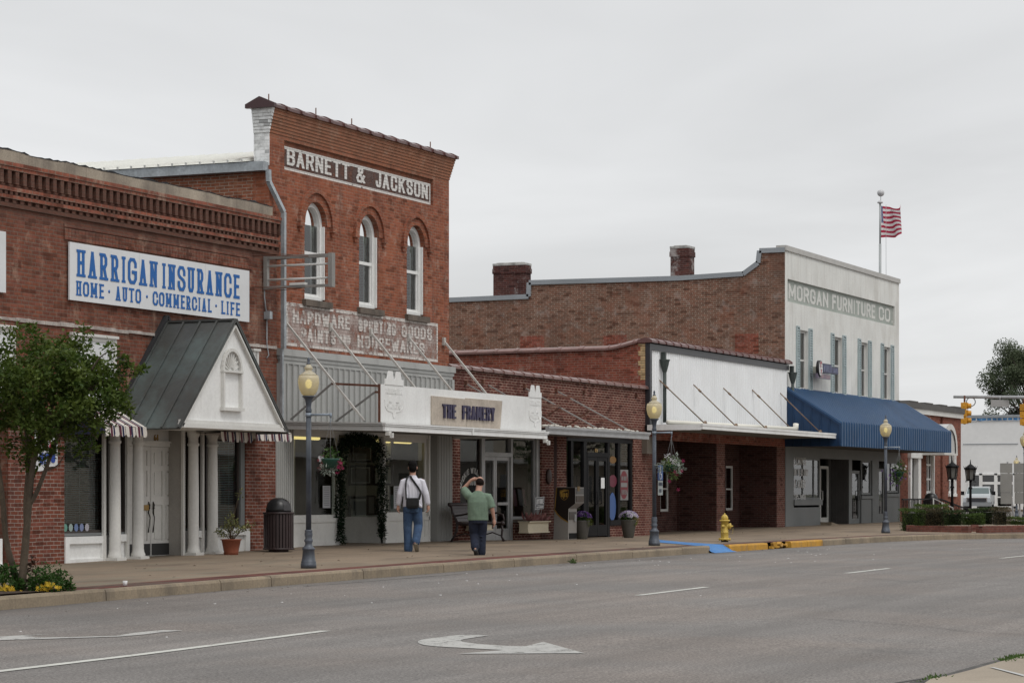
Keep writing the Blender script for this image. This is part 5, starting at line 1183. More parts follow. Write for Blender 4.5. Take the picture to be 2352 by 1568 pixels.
# black framed store front
zt = 2.88; ybk = 25.03; pl = [XF(a_, ybk) for a_ in (1301, 1320, 1337, 1350, 1437, 1449)]
def blk(a_, c_, z0, z1, y=ybk, d=.1): fb.box(a_, c_, y, y+d, z0, z1)
fb = MB(); X_ = lambda q: XF(q, ybk)
for a_, c_ in ((1284, 1300), (1333, 1348), (1430, 1442), (1473, 1487), (1520, 1540)):
    pass
zdh = ZF(1372, 1049, ybk); zsl = ZF(1430, 1193, ybk)
for a_, c_ in ((k0, k0+.05), (X_(1312), X_(1317)), (X_(1341), X_(1348)), (X_(1396), X_(1401)), (X_(1420), X_(1425)), (k1-.14, k1)): blk(a_, c_, gD-.1 if a_ < X_(1402) else zsl, zt)
blk(k0, k1, zt-.12, zt, ybk-.01, .12); blk(X_(1348), X_(1396), zdh, zdh+.12, ybk-.012, .12); blk(X_(1401), k1, zsl-.15, zsl, ybk-.01, .12); blk(k0, X_(1341), .5, .62, ybk-.01, .12)
o = fb.build('shop_frame', M_blk, D)
q = MB(); q.quad((k0, ybk+.05, .6), (X_(1340), ybk+.05, .6), (X_(1340), ybk+.05, zt), (k0, ybk+.05, zt)); q.quad((X_(1399), ybk+.05, zsl), (k1, ybk+.05, zsl), (k1, ybk+.05, zt), (X_(1399), ybk+.05, zt)); q.quad((X_(1345), ybk+.05, zdh), (X_(1399), ybk+.05, zdh), (X_(1399), ybk+.05, zt), (X_(1345), ybk+.05, zt)); q.build('pane', M_glass, o)
xd0, xd1 = X_(1349), X_(1395); xm = (xd0+xd1)/2
for a_, c_, hx in ((xd0, xm-.006, xm-.14), (xm+.006, xd1, xm+.14)): door(D, a_, c_, gD, zdh-.005, ybk, .1, M_blk, M_glass, .3, None, hx)
bx('bulkhead', M_byrne, D, X_(1402), k1-.002, 25.07, 25.4, gD-.2, zsl-.15); bx('bulkhead', M_byrne, D, k0+.002, X_(1341), 25.07, 25.4, gD-.2, .5)
nb = MB(); text(nb, '52', (X_(1370), ybk+.04, ZF(1371, 1043, ybk)), *FX, .15, .17, .022, .004); nb.build('house_number', M_gold, D)
b = MB(); xn = xm+.25; b.quad((xn, ybk-.002, ZF(1406, 1121)), (xn+.26, ybk-.002, ZF(1406, 1121)), (xn+.26, ybk-.002, ZF(1406, 1097)), (xn, ybk-.002, ZF(1406, 1097))); b.build('notice', M_paper, D)
# round red do-not-enter sticker in the glass
xr = X_(1436); zr_ = ZF(1436, 1113); b = MB()
b.cur = 1; b.quad((xr-.33, ybk+.04, zr_-.42), (xr+.33, ybk+.04, zr_-.42), (xr+.33, ybk+.04, zr_+.42), (xr-.33, ybk+.04, zr_+.42))
b.cur = 0; b.quad(*[(xr+.31*math.cos(t*math.pi/12), ybk+.036, zr_+.39*math.sin(t*math.pi/12)) for t in range(24)])
b.cur = 1; b.quad((xr-.24, ybk+.032, zr_-.06), (xr+.24, ybk+.032, zr_-.06), (xr+.24, ybk+.032, zr_+.06), (xr-.24, ybk+.032, zr_+.06))
text(b, 'DO NOT', (xr-.2, ybk+.033, zr_+.12), *FX, .12, .4, .02, .002); text(b, 'ENTER', (xr-.2, ybk+.033, zr_-.26), *FX, .12, .4, .02, .002)
b.build('door_sticker', [flat('sticker_red', (.15, .022, .03)), flat('sticker_paper', (.2, .195, .19))], D)
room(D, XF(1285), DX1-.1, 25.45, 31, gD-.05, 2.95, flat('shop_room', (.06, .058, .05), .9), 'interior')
# flat window paintings without any figure: plain colour splashes
b = MB()
for i, (p_, z_, r_) in enumerate(((1299, 1.75, .16), (1300, 1.45, .2), (1303, 1.2, .14))): b.cur = i; b.quad(*[(X_(p_)+.5+r_*.6*math.cos(t*math.pi/8), ybk+.042, z_+r_*math.sin(t*math.pi/8)*1.4) for t in range(16)])
b.cur = 3; b.quad(*[(X_(1410)+.26*math.cos(t*math.pi/8), ybk+.042, 1.02+.3*math.sin(t*math.pi/8)*1.3) for t in range(16)])
b.cur = 2; b.quad(*[(X_(1411)+.3*math.cos(t*math.pi/8), ybk+.043, 1.72+.17*math.sin(t*math.pi/8)) for t in range(16)])
b.cur = 0; b.quad(*[(X_(1411)+.25*math.cos(t*math.pi/8), ybk+.042, 2.3+.1*math.sin(t*math.pi/8)) for t in range(16)])
b.build('window_painting', [flat('splash_orange', (.17, .085, .02)), flat('splash_blue', (.035, .08, .2)), flat('splash_red', (.12, .018, .035)), flat('splash_sky', (.045, .10, .26))], D)
b = MB(); b.box(XF(1474), XF(1486), 24.84, 25.0, ZF(1480, 1042), ZF(1480, 1003)); b.build('box', M_utilbox, tag_ := thing('utility_box', 'brown utility box high on brick pier beside lamp post', 'electric box', (XF(1480), 25, ZF(1480, 1042))))

# ================================================================== shop with white corrugated front
Wt_ = thing('brick_building', 'brick shop with white corrugated metal upper front and deep brick recesses', 'building', (72, 25, .25))
WX0, WX1 = DX1+.002, XF(1803); zwt = 5.62
cX0 = XF(1487)
b = MB(); x = cX0; i = 0; zc0, zc1 = 3.2, 5.42
st = .18
while x < XF(1799):
    b.quad((x, 24.93, zc0), (x+st*.3, 24.89, zc0), (x+st*.3, 24.89, zc1), (x, 24.93, zc1)); b.quad((x+st*.3, 24.89, zc0), (x+st*.6, 24.89, zc0), (x+st*.6, 24.89, zc1), (x+st*.3, 24.89, zc1)); b.quad((x+st*.6, 24.89, zc0), (x+st, 24.93, zc0), (x+st, 24.93, zc1), (x+st*.6, 24.89, zc1)); x += st
b.build('corrugated_panel', M_corr, Wt_)
b = MB(); b.box(WX0, cX0-.002, 24.86, 25.0, 3.1, zc1+.18); b.box(cX0, WX1, 24.86, 25.0, zc1, zc1+.18); b.build('panel_frame', mat('black_sheet', (.035, .035, .04), .35, .3, 1), Wt_)
wb = MB(); wb.quad((WX0, 24.99, 2.9), (WX1, 24.99, 2.9), (WX1, 24.99, zwt), (WX0, 24.99, zwt))
wb.build('wall', M_wside, Wt_)
pts_ = [(1482, 786), (1465, 786), (1455, 789), (1420, 799), (1395, 803), (1330, 805), (1040, 814)]
sidep = [(YP(a_, WX0), ZP(a_, c_, WX0)) for a_, c_ in pts_]; sidep[0] = (25.0, sidep[0][1]); yend = 40
b = MB()
for (ya, za), (yb, zb) in zip(sidep+[], sidep[1:]+[]): b.quad((WX0, ya, 2.5), (WX0, yb, 2.5), (WX0, yb, zb), (WX0, ya, za))
ya, za = sidep[-1]; b.quad((WX0, ya, 2.5), (WX0, yend, 2.5), (WX0, yend, za), (WX0, ya, za)); b.build('side_wall', M_wside, Wt_); b = MB(); b.quad((WX1, 25.1, 0), (WX1, yend, 0), (WX1, yend, 5), (WX1, 25.1, 5)); b.build('side_wall', M_wside, Wt_)
b = MB(); rr = random.Random(9); z = ZP(1470, 872, WX0)
i = 0
while z < sidep[1][1]-.07: w_ = .16+(.05 if i//2 % 2 else -.02); b.box(WX0-.012, WX0-.002, 25.0, 25.0+w_, z, z+.06); z += .068; i += 1
b.build('quoin', M_yel, Wt_)
for (ya, za), (yb, zb) in zip(sidep[1:], sidep[2:]+[(yend, sidep[-1][1])]): tiles(Wt_, (WX0+.1, ya, za+.03), (WX0+.1, yb, zb+.03), .34, .66, M_tile2, .09)
tiles(Wt_, (WX0-.05, 24.98, zwt+.05), (WX1+.05, 24.98, zwt+.05), .42, .62, M_tile, .1)
b = MB(); b.quad((WX0, 25, 4.9), (WX1, 25, 4.9), (WX1, yend, 4.6), (WX0, yend, 4.6)); b.build('roof', M_tar, Wt_)
# rain heads
def rainhead(p_, ztop_, zb_, name='downspout'):
    x = XF(p_); b_ = MB(); 
    b_.lathe([(.05, -.34), (.07, -.3), (.13, -.08), (.145, 0), (.16, .0), (.16, .04)], (x, 24.78, ztop_), 8, smooth=False); b_.box(x-.06, x+.06, 24.75, 24.87, ztop_+.02, ztop_+.25)
    b_.tube([(x, 24.78, ztop_-.3), (x, 24.78, zb_)], .055, 8); return b_.build(name, mat('verdigris_iron', (.05, .062, .058), .6, .25, 4, dirt=((.10, .13, .12), .5, 3)), Wt_)
rainhead(1510, ZF(1510, 829), 3.4); rainhead(1806, ZF(1806, 858), 3.3)
# canopy
YW = 23.3; wx0, wx1 = XF(1611, YW), XF(1922, YW)
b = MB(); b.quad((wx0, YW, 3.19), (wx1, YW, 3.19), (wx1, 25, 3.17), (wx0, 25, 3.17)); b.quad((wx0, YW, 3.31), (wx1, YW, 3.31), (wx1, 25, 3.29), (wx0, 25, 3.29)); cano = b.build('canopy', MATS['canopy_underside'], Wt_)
b = MB(); b.box(wx0-.03, wx1+.03, YW-.05, YW, 3.17, 3.27); b.box(wx0-.045, wx1+.045, YW-.065, YW, 3.27, 3.33); b.box(wx0-.03, wx0, YW+.002, 24.9, 3.15, 3.31); b.box(wx1, wx1+.03, YW+.002, 24.9, 3.15, 3.31); b.build('fascia', M_whitew, cano)
b = MB(); b.tube([(wx0+.3, 24.4, 3.38), (XF(1830, YW)+.5, YW+.2, 3.39)], .07, 10); b.tube([(XF(1830, YW)+.5, YW+.2, 3.36), (XF(1830, YW)+.55, YW+.2, 3.56)], .09, 10); b.build('drain_pipe', M_pvc, Wt_)
for p0, q0, p1_, q1 in ((1508.6, 872, 1620, 971), (1585, 880.5, 1691, 974.5), (1653.8, 888.5, 1759, 979.7), (1721.7, 894, 1822, 983), (1785, 900.7, 1884.7, 986.7)):
    x = XF(p0); z = ZF(p0, q0); b = MB(); y1_ = YP(p1_, x); b.tube([(x, 24.93, z), (x, 24.93+(y1_-24.93)*.16, z+(3.34-z)*.16), (x, y1_, 3.34)], .018, 6); b.tube([(x, 24.93+(y1_-24.93)*.14, z+(3.34-z)*.14), (x, 24.93+(y1_-24.93)*.2, z+(3.34-z)*.2)], .032, 6)
    b.prism([(x-.12, 3.33), (x+.12, 3.33), (x, 3.43)], 1, y1_-.03, y1_+.03); b.build('rod', M_brownrod, Wt_)
# recessed brick bays
p = [XF(a_) for a_ in (1482, 1505, 1646, 1665, 1784, 1803)]; yb_ = 26.28
b = MB()
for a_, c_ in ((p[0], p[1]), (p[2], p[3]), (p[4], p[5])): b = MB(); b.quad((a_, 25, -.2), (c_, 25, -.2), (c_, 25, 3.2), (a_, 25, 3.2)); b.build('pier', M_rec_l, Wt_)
b = MB()
for a_, c_, wx_ in ((p[1], p[2], 70.0), (p[3], p[4], 76.0)):
    wall(b, a_, c_, -.2, 3.2, yb_, [(wx_, wx_+.72, .84, 2.27)], .1); b.quad((c_, 25, -.2), (c_, yb_, -.2), (c_, yb_, 3.2), (c_, 25, 3.2)); b.quad((a_, 25, -.2), (a_, yb_, -.2), (a_, yb_, 3.2), (a_, 25, 3.2))
    sash(Wt_, wx_, wx_+.72, .84, 2.27, yb_+.02, .07, rails=(1.52,), m=M_white, mg=M_glassd); bx('window_back', M_room, Wt_, wx_-.2, wx_+1, yb_+.35, yb_+.4, .5, 2.5); bx('sill', M_rec, Wt_, wx_-.05, wx_+.78, yb_-.04, yb_, .76, .835)
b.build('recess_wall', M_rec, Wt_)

# ================================================================== white two storey furniture store
G = thing('brick_building', 'white fronted two storey furniture store with brown brick side wall', 'building', (85, 25, .3))
GX0, GX1 = XF(1803), XF(2065); zgt = ZF(1803, 567); zgt = (zgt+ZF(2065, 640))/2
mw = [(1835.5, 1856, 750, 887), (1914.5, 1934, 764, 898), (1976, 1993, 776, 907), (2028.5, 2045, 787, 914)]
wins = []
for a_, c_, t_, bb in mw: wins.append((XF(a_), XF(c_), 4.86, (ZF(a_, t_+8)+0)))
wzt = sum(w_[3] for w_ in wins)/4
wins = [(a_, c_, z0, wzt) for a_, c_, z0, z1 in wins]
sg0, sg1 = XF(1809), XF(2055); sz0, sz1 = ZF(1809, 692), ZF(1809, 640)
wb = MB(); wall(wb, GX0, GX1, 2.9, 6.9, 25, wins, .16); wall(wb, GX0, GX1, 6.9, zgt-.15, 25, [(sg0, sg1, sz0, sz1)], .09)
wb.quad((sg0, 25.09, sz0), (sg1, 25.09, sz0), (sg1, 25.09, sz1), (sg0, 25.09, sz1)); wb.quad((GX1, 25, 0), (GX1, 45, 0), (GX1, 45, 8.5), (GX1, 25, 8.5))
wb.build('wall', M_stucco, G)
b = MB(); b.box(GX0-.03, GX1+.04, 24.95, 25.3, zgt-.15, zgt+.02); b.build('coping', mat('stone_coping_pale', (.46, .45, .43), .8, .08), G)
# side wall with stepped parapet
ptop = [(1800, 576), (1745, 578), (1742, 606), (1708, 631), (1560, 641), (1216, 651), (1215, 683), (1030, 691)]
sp = [(YP(a_, GX0), ZP(a_, c_, GX0)) for a_, c_ in ptop]; sp[0] = (25.0, sp[0][1])
b = MB(); f = MB(); ye = 48
for (ya, za), (yb, zb) in zip(sp, sp[1:]+[(ye, sp[-1][1])]):
    if yb > ya: b.quad((GX0, ya, 2.5), (GX0, yb, 2.5), (GX0, yb, zb), (GX0, ya, za))
    f.obox((GX0+.1, ya, za+.03), (GX0+.1, yb+.001, zb+.03), .32, .16, up=(0, 0, 1) if abs(yb-ya) > .1 else (0, 1, 0))
b.build('side_wall', M_morg, G); f.build('flashing', M_flash, G)
b = MB(); b.quad((GX0, 25.2, 7.2), (GX1, 25.2, 7.2), (GX1, ye, 7), (GX0, ye, 7)); b.build('roof', M_tar, G)
# bricked up openings in the side wall
for a_, c_, t_, bb in ((1194, 1250, 772, 800), (1385, 1440, 770, 800), (1688, 1742, 767, 812)): b = MB(); ya, yb = YP(a_, GX0), YP(c_, GX0); b.quad((GX0-.006, ya, ZP(a_, bb, GX0)), (GX0-.006, yb, ZP(a_, bb, GX0)), (GX0-.006, yb, ZP(a_, t_, GX0)), (GX0-.006, ya, ZP(a_, t_, GX0))); b.build('bricked_opening', M_wside, G)
def chimney(a_, c_, top, base, d):
    X = GX0+.25; y0, y1 = YP(c_, X), YP(a_, X); z0, z1 = ZP(a_, base, X)-.4, ZP(a_, top, X); b_ = MB(); b_.box(X, X+d, y0, y1, z0, z1-.35); b_.box(X-.025, X+d+.025, y0-.03, y1+.03, z1-.35, z1-.18); b_.box(X-.012, X+d+.012, y0-.012, y1+.012, z1-.18, z1-.07)
    o = b_.build('chimney', M_chim, G); q = MB(); q.box(X-.02, X+d+.02, y0-.02, y1+.02, z1-.07, z1); q.box(X+.05, X+d-.05, y0+.1, y1-.1, z1, z1+.03); q.build('cap', mat('mortar_cap', (.45, .44, .42), .9, .3, 4, dirt=((.1, .1, .1), .7, 4)), o)
chimney(1133, 1206, 606, 668, .5); chimney(1540, 1582, 566, 622, .55)
# sign
b = MB(); yq = 25.082; b.quad((sg0, yq, sz0), (sg1, yq, sz0), (sg1, yq, sz1), (sg0, yq, sz1)); b.build('painted_ground', M_greensign, G)
b = MB(); z0, z1 = ZF(1812, 686, 25.08), ZF(1812, 650, 25.08)
for s_, p0, p1_ in (('MORGAN', 1811, 1902), ('FURNITURE', 1911, 2010), ('CO.', 2018, 2051)): text(b, s_, (XF(p0, 25.08), yq-.002, z0), *FX, z1-z0, XF(p1_, 25.08)-XF(p0, 25.08), .10, .003, False, .18, sx=.55)
b.build('painted_sign', mat('sign_white_paint', (.62, .62, .59), .8, .08, 2, dirt=((.42, .45, .42), .5, 2.2, .52)), G)
# windows with shutters
for a_, c_, z0, z1 in wins:
    o = sash(G, a_, c_, z0, z1, 25.1, .08, rails=((z0+z1)/2,), m=M_white, dep=.06)
    q = MB(); q.quad((a_, 25.22, z0), (c_, 25.22, z0), (c_, 25.22, z1), (a_, 25.22, z1)); q.build('blind', mat('window_blind', (.36, .38, .36), .8, .15), o)
    for x0, x1 in ((a_-.36, a_-.03), (c_+.03, c_+.4)):
        s_ = MB(); s_.box(x0, x0+.05, 24.95, 25, z0, z1+.1); s_.box(x1-.05, x1, 24.95, 25, z0, z1+.1); z = z0
        while z < z1+.05: s_.quad((x0+.05, 24.955, z), (x1-.05, 24.955, z), (x1-.05, 24.985, z+.07), (x0+.05, 24.985, z+.07)); z += .085
        for zz2 in (z0, (z0+z1)/2, z1+.05): s_.box(x0+.05, x1-.05, 24.945, 24.99, zz2, zz2+.05)
        s_.build('shutter', M_shut, o)
bx('interior', M_dark, G, GX0+.2, GX1-.2, 26, 26.1, 4.6, 7.2)
# blue metal awning
ya = 23.1; ax0, ax1 = XF(1931, ya), XF(2183.5, ya); zaw, zab, zav = ZF(1806, 892), ZF(1931, 974, ya), ZF(1931, 1024, ya)
b = MB(); x = ax0; st = .3
def rib(x):
    P = []
    for q0, q1, h0, h1 in ((x, x+.02, 0, .08), (x+.02, x+.11, .08, .08), (x+.11, x+.13, .08, 0), (x+.13, x+st, 0, 0)):
        b.quad((q0, 25, zaw+h0), (q1, 25, zaw+h1), (q1, ya-h1*.6, zab+h1), (q0, ya-h0*.6, zab+h0)); b.quad((q0, ya-h0*.6, zab+h0), (q1, ya-h1*.6, zab+h1), (q1, ya-h1*.6, zav), (q0, ya-h0*.6, zav))
while x < ax1-.01: rib(x); x += st
b.build('awning', M_bluem, G)
b = MB(); sl = [(25, zaw-.02), (ya+.01, zab-.02), (ya+.01, zav), (25, zav)]
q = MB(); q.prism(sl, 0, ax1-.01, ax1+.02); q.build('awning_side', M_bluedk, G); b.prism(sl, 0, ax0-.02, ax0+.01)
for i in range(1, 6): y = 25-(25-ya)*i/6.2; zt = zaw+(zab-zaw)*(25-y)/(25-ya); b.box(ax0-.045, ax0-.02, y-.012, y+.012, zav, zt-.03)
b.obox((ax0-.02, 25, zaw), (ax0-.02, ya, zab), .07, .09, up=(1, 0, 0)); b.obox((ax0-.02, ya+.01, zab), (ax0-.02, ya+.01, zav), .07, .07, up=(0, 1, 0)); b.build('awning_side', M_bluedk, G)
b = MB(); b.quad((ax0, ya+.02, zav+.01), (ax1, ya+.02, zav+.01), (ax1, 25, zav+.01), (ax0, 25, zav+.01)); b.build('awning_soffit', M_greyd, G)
# grey wooden store front
gG = .28; zh = 2.95
def gx(p_, y=25.0): return XF(p_, y)
f = MB(); f.box(GX0, gx(1822), 24.98, 25.2, gG-.2, zh); f.box(gx(1822), gx(2064), 24.985, 25.2, 2.58, zh); f.box(gx(2064), GX1+.05, 24.98, 25.2, gG-.2, zh); f.box(gx(1822), gx(1884), 24.99, 25.2, gG-.2, ZF(1822, 1165)); f.box(gx(1822)-.03, gx(1885), 24.93, 24.99, ZF(1822, 1160), ZF(1822, 1147))
f.box(gx(1949), gx(1956), 24.98, 25.2, gG-.2, 2.58); f.box(gx(1978), gx(2001), 24.99, 25.2, gG-.2, ZF(1990, 1146)); f.box(gx(1976), gx(2003), 24.94, 24.99, ZF(1990, 1145), ZF(1990, 1138)); f.box(gx(2003), gx(2018), 24.985, 25.2, gG-.2, 2.58); f.box(gx(2034), gx(2064), 24.99, 25.2, gG-.2, ZF(2050, 1140)); f.box(gx(2033), gx(2064), 24.94, 24.99, ZF(2050, 1140), ZF(2050, 1133)); f.build('store_front', M_greyf, G)
sw1 = sash(G, gx(1822)+.02, gx(1884), ZF(1822, 1147), 2.58, 25.02, .07, mull=(gx(1846), gx(1871)), m=M_greyf, name='shop_window')
sash(G, gx(1980), gx(2001), ZF(1990, 1136), 2.58, 25.02, .08, m=M_greyf, name='shop_window'); sash(G, gx(2035), gx(2064), ZF(2050, 1131), 2.58, 25.02, .08, mull=(gx(2048),), m=M_greyf, name='shop_window')
door(G, gx(1957), gx(1976), gG, 2.2, 25.03, .1, M_greyf, M_glass, .2, None, gx(1974)); door(G, gx(2019), gx(2032), gG, 2.3, 25.03, .1, M_greyf, M_glass, .35, None, gx(2021))
yb_ = 25.64; door(G, XF(1884, yb_), XF(1903, yb_), gG, 2.35, yb_, .1, M_white, M_glass, .25, None, XF(1886, yb_))
sid = MB(); xq = gx(1949); sid.box(xq-.002, xq+.05, 25, yb_+.3, gG-.1, zh)
y = 25.03
while y < yb_: sid.box(xq-.016, xq-.002, y, y+.085, gG-.1, zh); y += .1
sid.box(XF(1903, yb_), xq-.003, yb_, yb_+.1, gG-.1, zh); sid.box(gx(1884)-.002, XF(1884, yb_), yb_-.001, yb_+.1, 2.36, zh); sid.build('recess_siding', M_greyd, G)
b = MB(); b.prism([(gx(1884), gG-.05), (gx(1884)+1.6, gG-.05), (gx(1884), gG+.12)], 1, 24.6, 25.6); b.build('step_ramp', M_kerb, G)
b = MB()
for i, s_ in enumerate(('LOANS', '00 TO $5,000', '& TAXES', '743-3050')):
    q_ = (893, 918, 952, 984)[i]; z = ZF(1825, q_+661-661+10-8)  # rows
for s_, ya_, yb2, wd in (('LOANS', 1067, 1047, 1.3), ('00 TO $5,000', 1092, 1076, 1.5), ('& TAXES', 1120, 1101, 1.25), ('743-3050', 1153, 1135, 1.25)):
    text(b, s_, (gx(1825), 25.015, ZF(1826, ya_)), *FX, ZF(1826, yb2)-ZF(1826, ya_), wd, .045, .003)
b.build('window_lettering', flat('white_letter2', (.5, .5, .49), .6), sw1)
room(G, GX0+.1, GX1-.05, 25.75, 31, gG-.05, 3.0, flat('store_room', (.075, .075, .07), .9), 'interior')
# small projecting company sign
T = thing('projecting_sign', 'small blue shop sign with round red and white globe on white wall', 'sign', (XF(1890), 24.6, ZF(1890, 868)))
ysn = 24.62; xg = XF(1884, ysn); zg = ZF(1884, 846, ysn); sc_ = .6
b = MB(); b.lathe([(.001, -.02), (.46*sc_, -.02), (.46*sc_, .08), (.001, .08)], (xg, ysn, zg), 28, sx=.86, axis=Matrix.Rotation(R(-90), 3, 'X')); b.build('globe_rim', flat('sign_black', (.02, .018, .02), .4), T)
b = MB(); ry = ysn-.025
b.quad(*[(xg+.36*sc_*math.cos(t*math.pi/14), ry, zg+.42*sc_*math.sin(t*math.pi/14)) for t in range(28)])
b.cur = 1
for P in ([(-.2, .36), (.1, .4), (.16, .3), (.0, .22), (.02, .1), (-.06, .0), (-.1, .08), (-.12, .25)], [(-.02, .0), (.14, -.06), (.12, -.18), (.06, -.26), (.06, -.38), (.0, -.38), (-.02, -.2)]): b.quad(*[(xg+a_*sc_, ry-.006, zg+c_*sc_) for a_, c_ in P])
b.cur = 2
for h_ in (-.25, -.08, .1, .27): b.quad((xg-.3*sc_, ry-.003, zg+h_*sc_), (xg+.3*sc_, ry-.003, zg+h_*sc_), (xg+.3*sc_, ry-.003, zg+h_*sc_+.012), (xg-.3*sc_, ry-.003, zg+h_*sc_+.012))
b.build('globe_face', [flat('sign_face_white', (.62, .62, .62)), flat('sign_face_red', (.32, .03, .05)), flat('sign_line', (.25, .25, .27))], T)
x0, x1, x2 = XF(1889, ysn), XF(1909, ysn), XF(1924, ysn); zq = lambda y_: ZF(1890, y_, ysn)
b = MB(); b.box(x0, x1, ysn-.02, ysn+.12, zq(856), zq(834)); b.box(x1, x2, ysn-.02, ysn+.12, zq(855), zq(839)); b.build('name_block', flat('sign_navy', (.02, .026, .075), .4), T)
b = MB(); text(b, 'WORLD', (x0+.03, ysn-.022, zq(853)), *FX, zq(837)-zq(853), x1-x0-.06, .028, .007, sx=.4); text(b, 'FINANCE', (x1+.03, ysn-.022, zq(852)), *FX, zq(842)-zq(852), x2-x1-.06, .022, .007, sx=.4); b.build('name_lettering', flat('sign_navy_light', (.12, .13, .22), .4), T)
b = MB(); b.box(xg-.2, x1, ysn+.02, ysn+.1, zq(869), zq(858)); b.build('lower_panel', flat('sign_mauve', (.2, .17, .22), .4), T)
b = MB(); text(b, 'LOANS & TAXES', (xg-.02, ysn+.018, zq(867.5)), *FX, zq(860)-zq(867.5), x1-xg-.06, .02, .004, sx=.5); b.build('panel_lettering', flat('sign_pink', (.42, .3, .33), .5), T)
bx('bracket', flat('bracket_beige', (.42, .41, .35), .6), T, XF(1867), XF(1875), ysn+.03, 25, zq(856), zq(841))
# flag pole on the roof
fpx, fpy = XF(2021.5, 26), 26.0
T = thing('flag_pole', 'tall white flag pole with round ball top behind white parapet', 'flag pole', (fpx, fpy, 7.2)); zb_, zt_ = ZF(2021, 640, fpy), ZF(2021, 470, fpy)
b = MB(); b.tube([(fpx, fpy, 7.2), (fpx, fpy, ZF(2021, 560, fpy))], .052, 10); b.tube([(fpx, fpy, ZF(2021, 560, fpy)), (fpx, fpy, ZF(2021, 467, fpy))], .036, 10); b.tube([(fpx+.02, fpy-.02, ZF(2021, 467, fpy)), (fpx+.02, fpy-.02, ZF(2021, 450, fpy))], .012, 6); b.build('pole', mat('pole_grey', (.36, .38, .38), .5, .1), T)
b = MB(); b.ball((fpx+.02, fpy-.02, ZF(2021, 443, fpy)), .14, n=16, m=10); b.lathe([(.04, 0), (.11, .03), (.11, .07), (.05, .12)], (fpx, fpy, ZF(2021, 468, fpy)), 12); b.build('ball_top', flat('ball_grey', (.5, .5, .51), .35), T)
b = MB(); b.tube([(fpx+.14, fpy-.2, 7.5), (fpx+.12, fpy-.2, zt_)], .008, 5); b.build('halyard', MATS['pole_grey'], T)
T2 = thing('flag', 'red white and blue striped flag furled in wind on roof pole', 'flag', (fpx, fpy, ZF(2021, 545, fpy)))
zf0, zf1 = ZF(2021, 545, fpy), ZF(2021, 472, fpy)
k = N('flag_cloth'); uvn = k.n('ShaderNodeUVMap'); spn = k.n('ShaderNodeSeparateXYZ'); k.t.links.new(uvn.outputs[0], spn.inputs[0])
strp = k.math('GREATER_THAN', k.math('MODULO', k.math('MULTIPLY', spn.outputs[1], 6.5), 1.0), .5)
fc = k.mix(strp, (.40, .02, .06), (.72, .70, .70)); cant = k.math('MULTIPLY', k.math('LESS_THAN', spn.outputs[0], .4), k.math('GREATER_THAN', spn.outputs[1], .462))
vo = k.n('ShaderNodeTexVoronoi'); vo.inputs['Scale'].default_value = 26; vo.inputs['Randomness'].default_value = .15; k.t.links.new(uvn.outputs[0], vo.inputs['Vector'])
star = k.math('LESS_THAN', vo.outputs['Distance'], .28); cc_ = k.mix(star, (.03, .045, .17), (.6, .6, .65)); k.set(k.b.inputs['Base Color'], k.mix(cant, fc, cc_)); k.b.inputs['Roughness'].default_value = .8
me = bpy.data.meshes.new('cloth'); NU, NV = 36, 30; vs = []; uvs = []
dirx = Vector((SB, -CB, 0)); dird = Vector((CB, SB, 0))
for j in range(NV+1):
    v = j/NV
    for i in range(NU+1):
        u = i/NU; # gathered into folds: the cloth runs mostly away from the pole then doubles back
        fold = math.sin(u*5.2)*.3*(u**.5); reach = 1.15*u-.36*u*u+.03*math.sin(u*14+v*3)
        sag = -.10*u*(1-v)+.16*u*(1-v)**2; top = (-.32*max(0, .4-u)*(v**6))
        P = Vector((fpx+.06, fpy, zf0+(zf1-zf0)*v))+dirx*(reach*.95)+dird*fold+Vector((0, 0, sag+.06*math.sin(u*8+v*5)*u-.15*u*(v**4)*math.sin(u*3.1)))
        vs.append(P); uvs.append((u*.72+.38*min(1, max(0, u*7)), v))
fs = [(j*(NU+1)+i, j*(NU+1)+i+1, (j+1)*(NU+1)+i+1, (j+1)*(NU+1)+i) for j in range(NV) for i in range(NU)]
me.from_pydata([tuple(q-T2.location) for q in vs], [], fs); uvl = me.uv_layers.new(name='uv')
for pl in me.polygons:
    pl.use_smooth = True
    for li, vi in zip(pl.loop_indices, pl.vertices): uvl.data[li].uv = uvs[vi]
me.materials.append(k.m); o = bpy.data.objects.new('cloth', me); COL.objects.link(o); o.parent = T2

# ================================================================== post office and what stands beyond
Pf = thing('brick_building', 'low red brick office with white cornice and tall white windows past blue awning', 'building', (97, 25, .3))
PX0, PX1 = GX1+.05, XF(2207); zp = ZF(2150, 931)
pw = [(XF(2128), XF(2143), ZF(2135, 1133), 3.1), (XF(2179), XF(2193), ZF(2186, 1133), 3.1)]
pd = (XF(2088), XF(2110), .3, 3.0)
wb = MB(); xs1, xs2 = XF(2160), XF(2165); wall(wb, PX0, xs1, -.3, zp-.42, 25, [pw[0], pd], .2); wall(wb, xs2, PX1, -.3, zp-.42, 25, [pw[1]], .2); wb.quad((xs1, 25.3, -.3), (xs2, 25.3, -.3), (xs2, 25.3, zp-.42), (xs1, 25.3, zp-.42)); wb.quad((xs2, 25, -.3), (xs2, 25.3, -.3), (xs2, 25.3, zp-.42), (xs2, 25, zp-.42)); wb.quad((PX1, 25, -.3), (PX1, 40, -.3), (PX1, 40, zp-.4), (PX1, 25, zp-.4)); wb.build('wall', M_post, Pf)
b = MB(); b.box(PX0, PX1+.06, 24.9, 25.4, zp-.42, zp-.22); b.build('cornice', M_white, Pf)
b = MB(); b.box(PX0-.5, PX1+.1, 24.85, 40, zp-.22, zp); 
for i in range(4): b.box(PX0+1+i*2.3, PX0+2.2+i*2.3, 24.84, 26, zp, zp+.05)
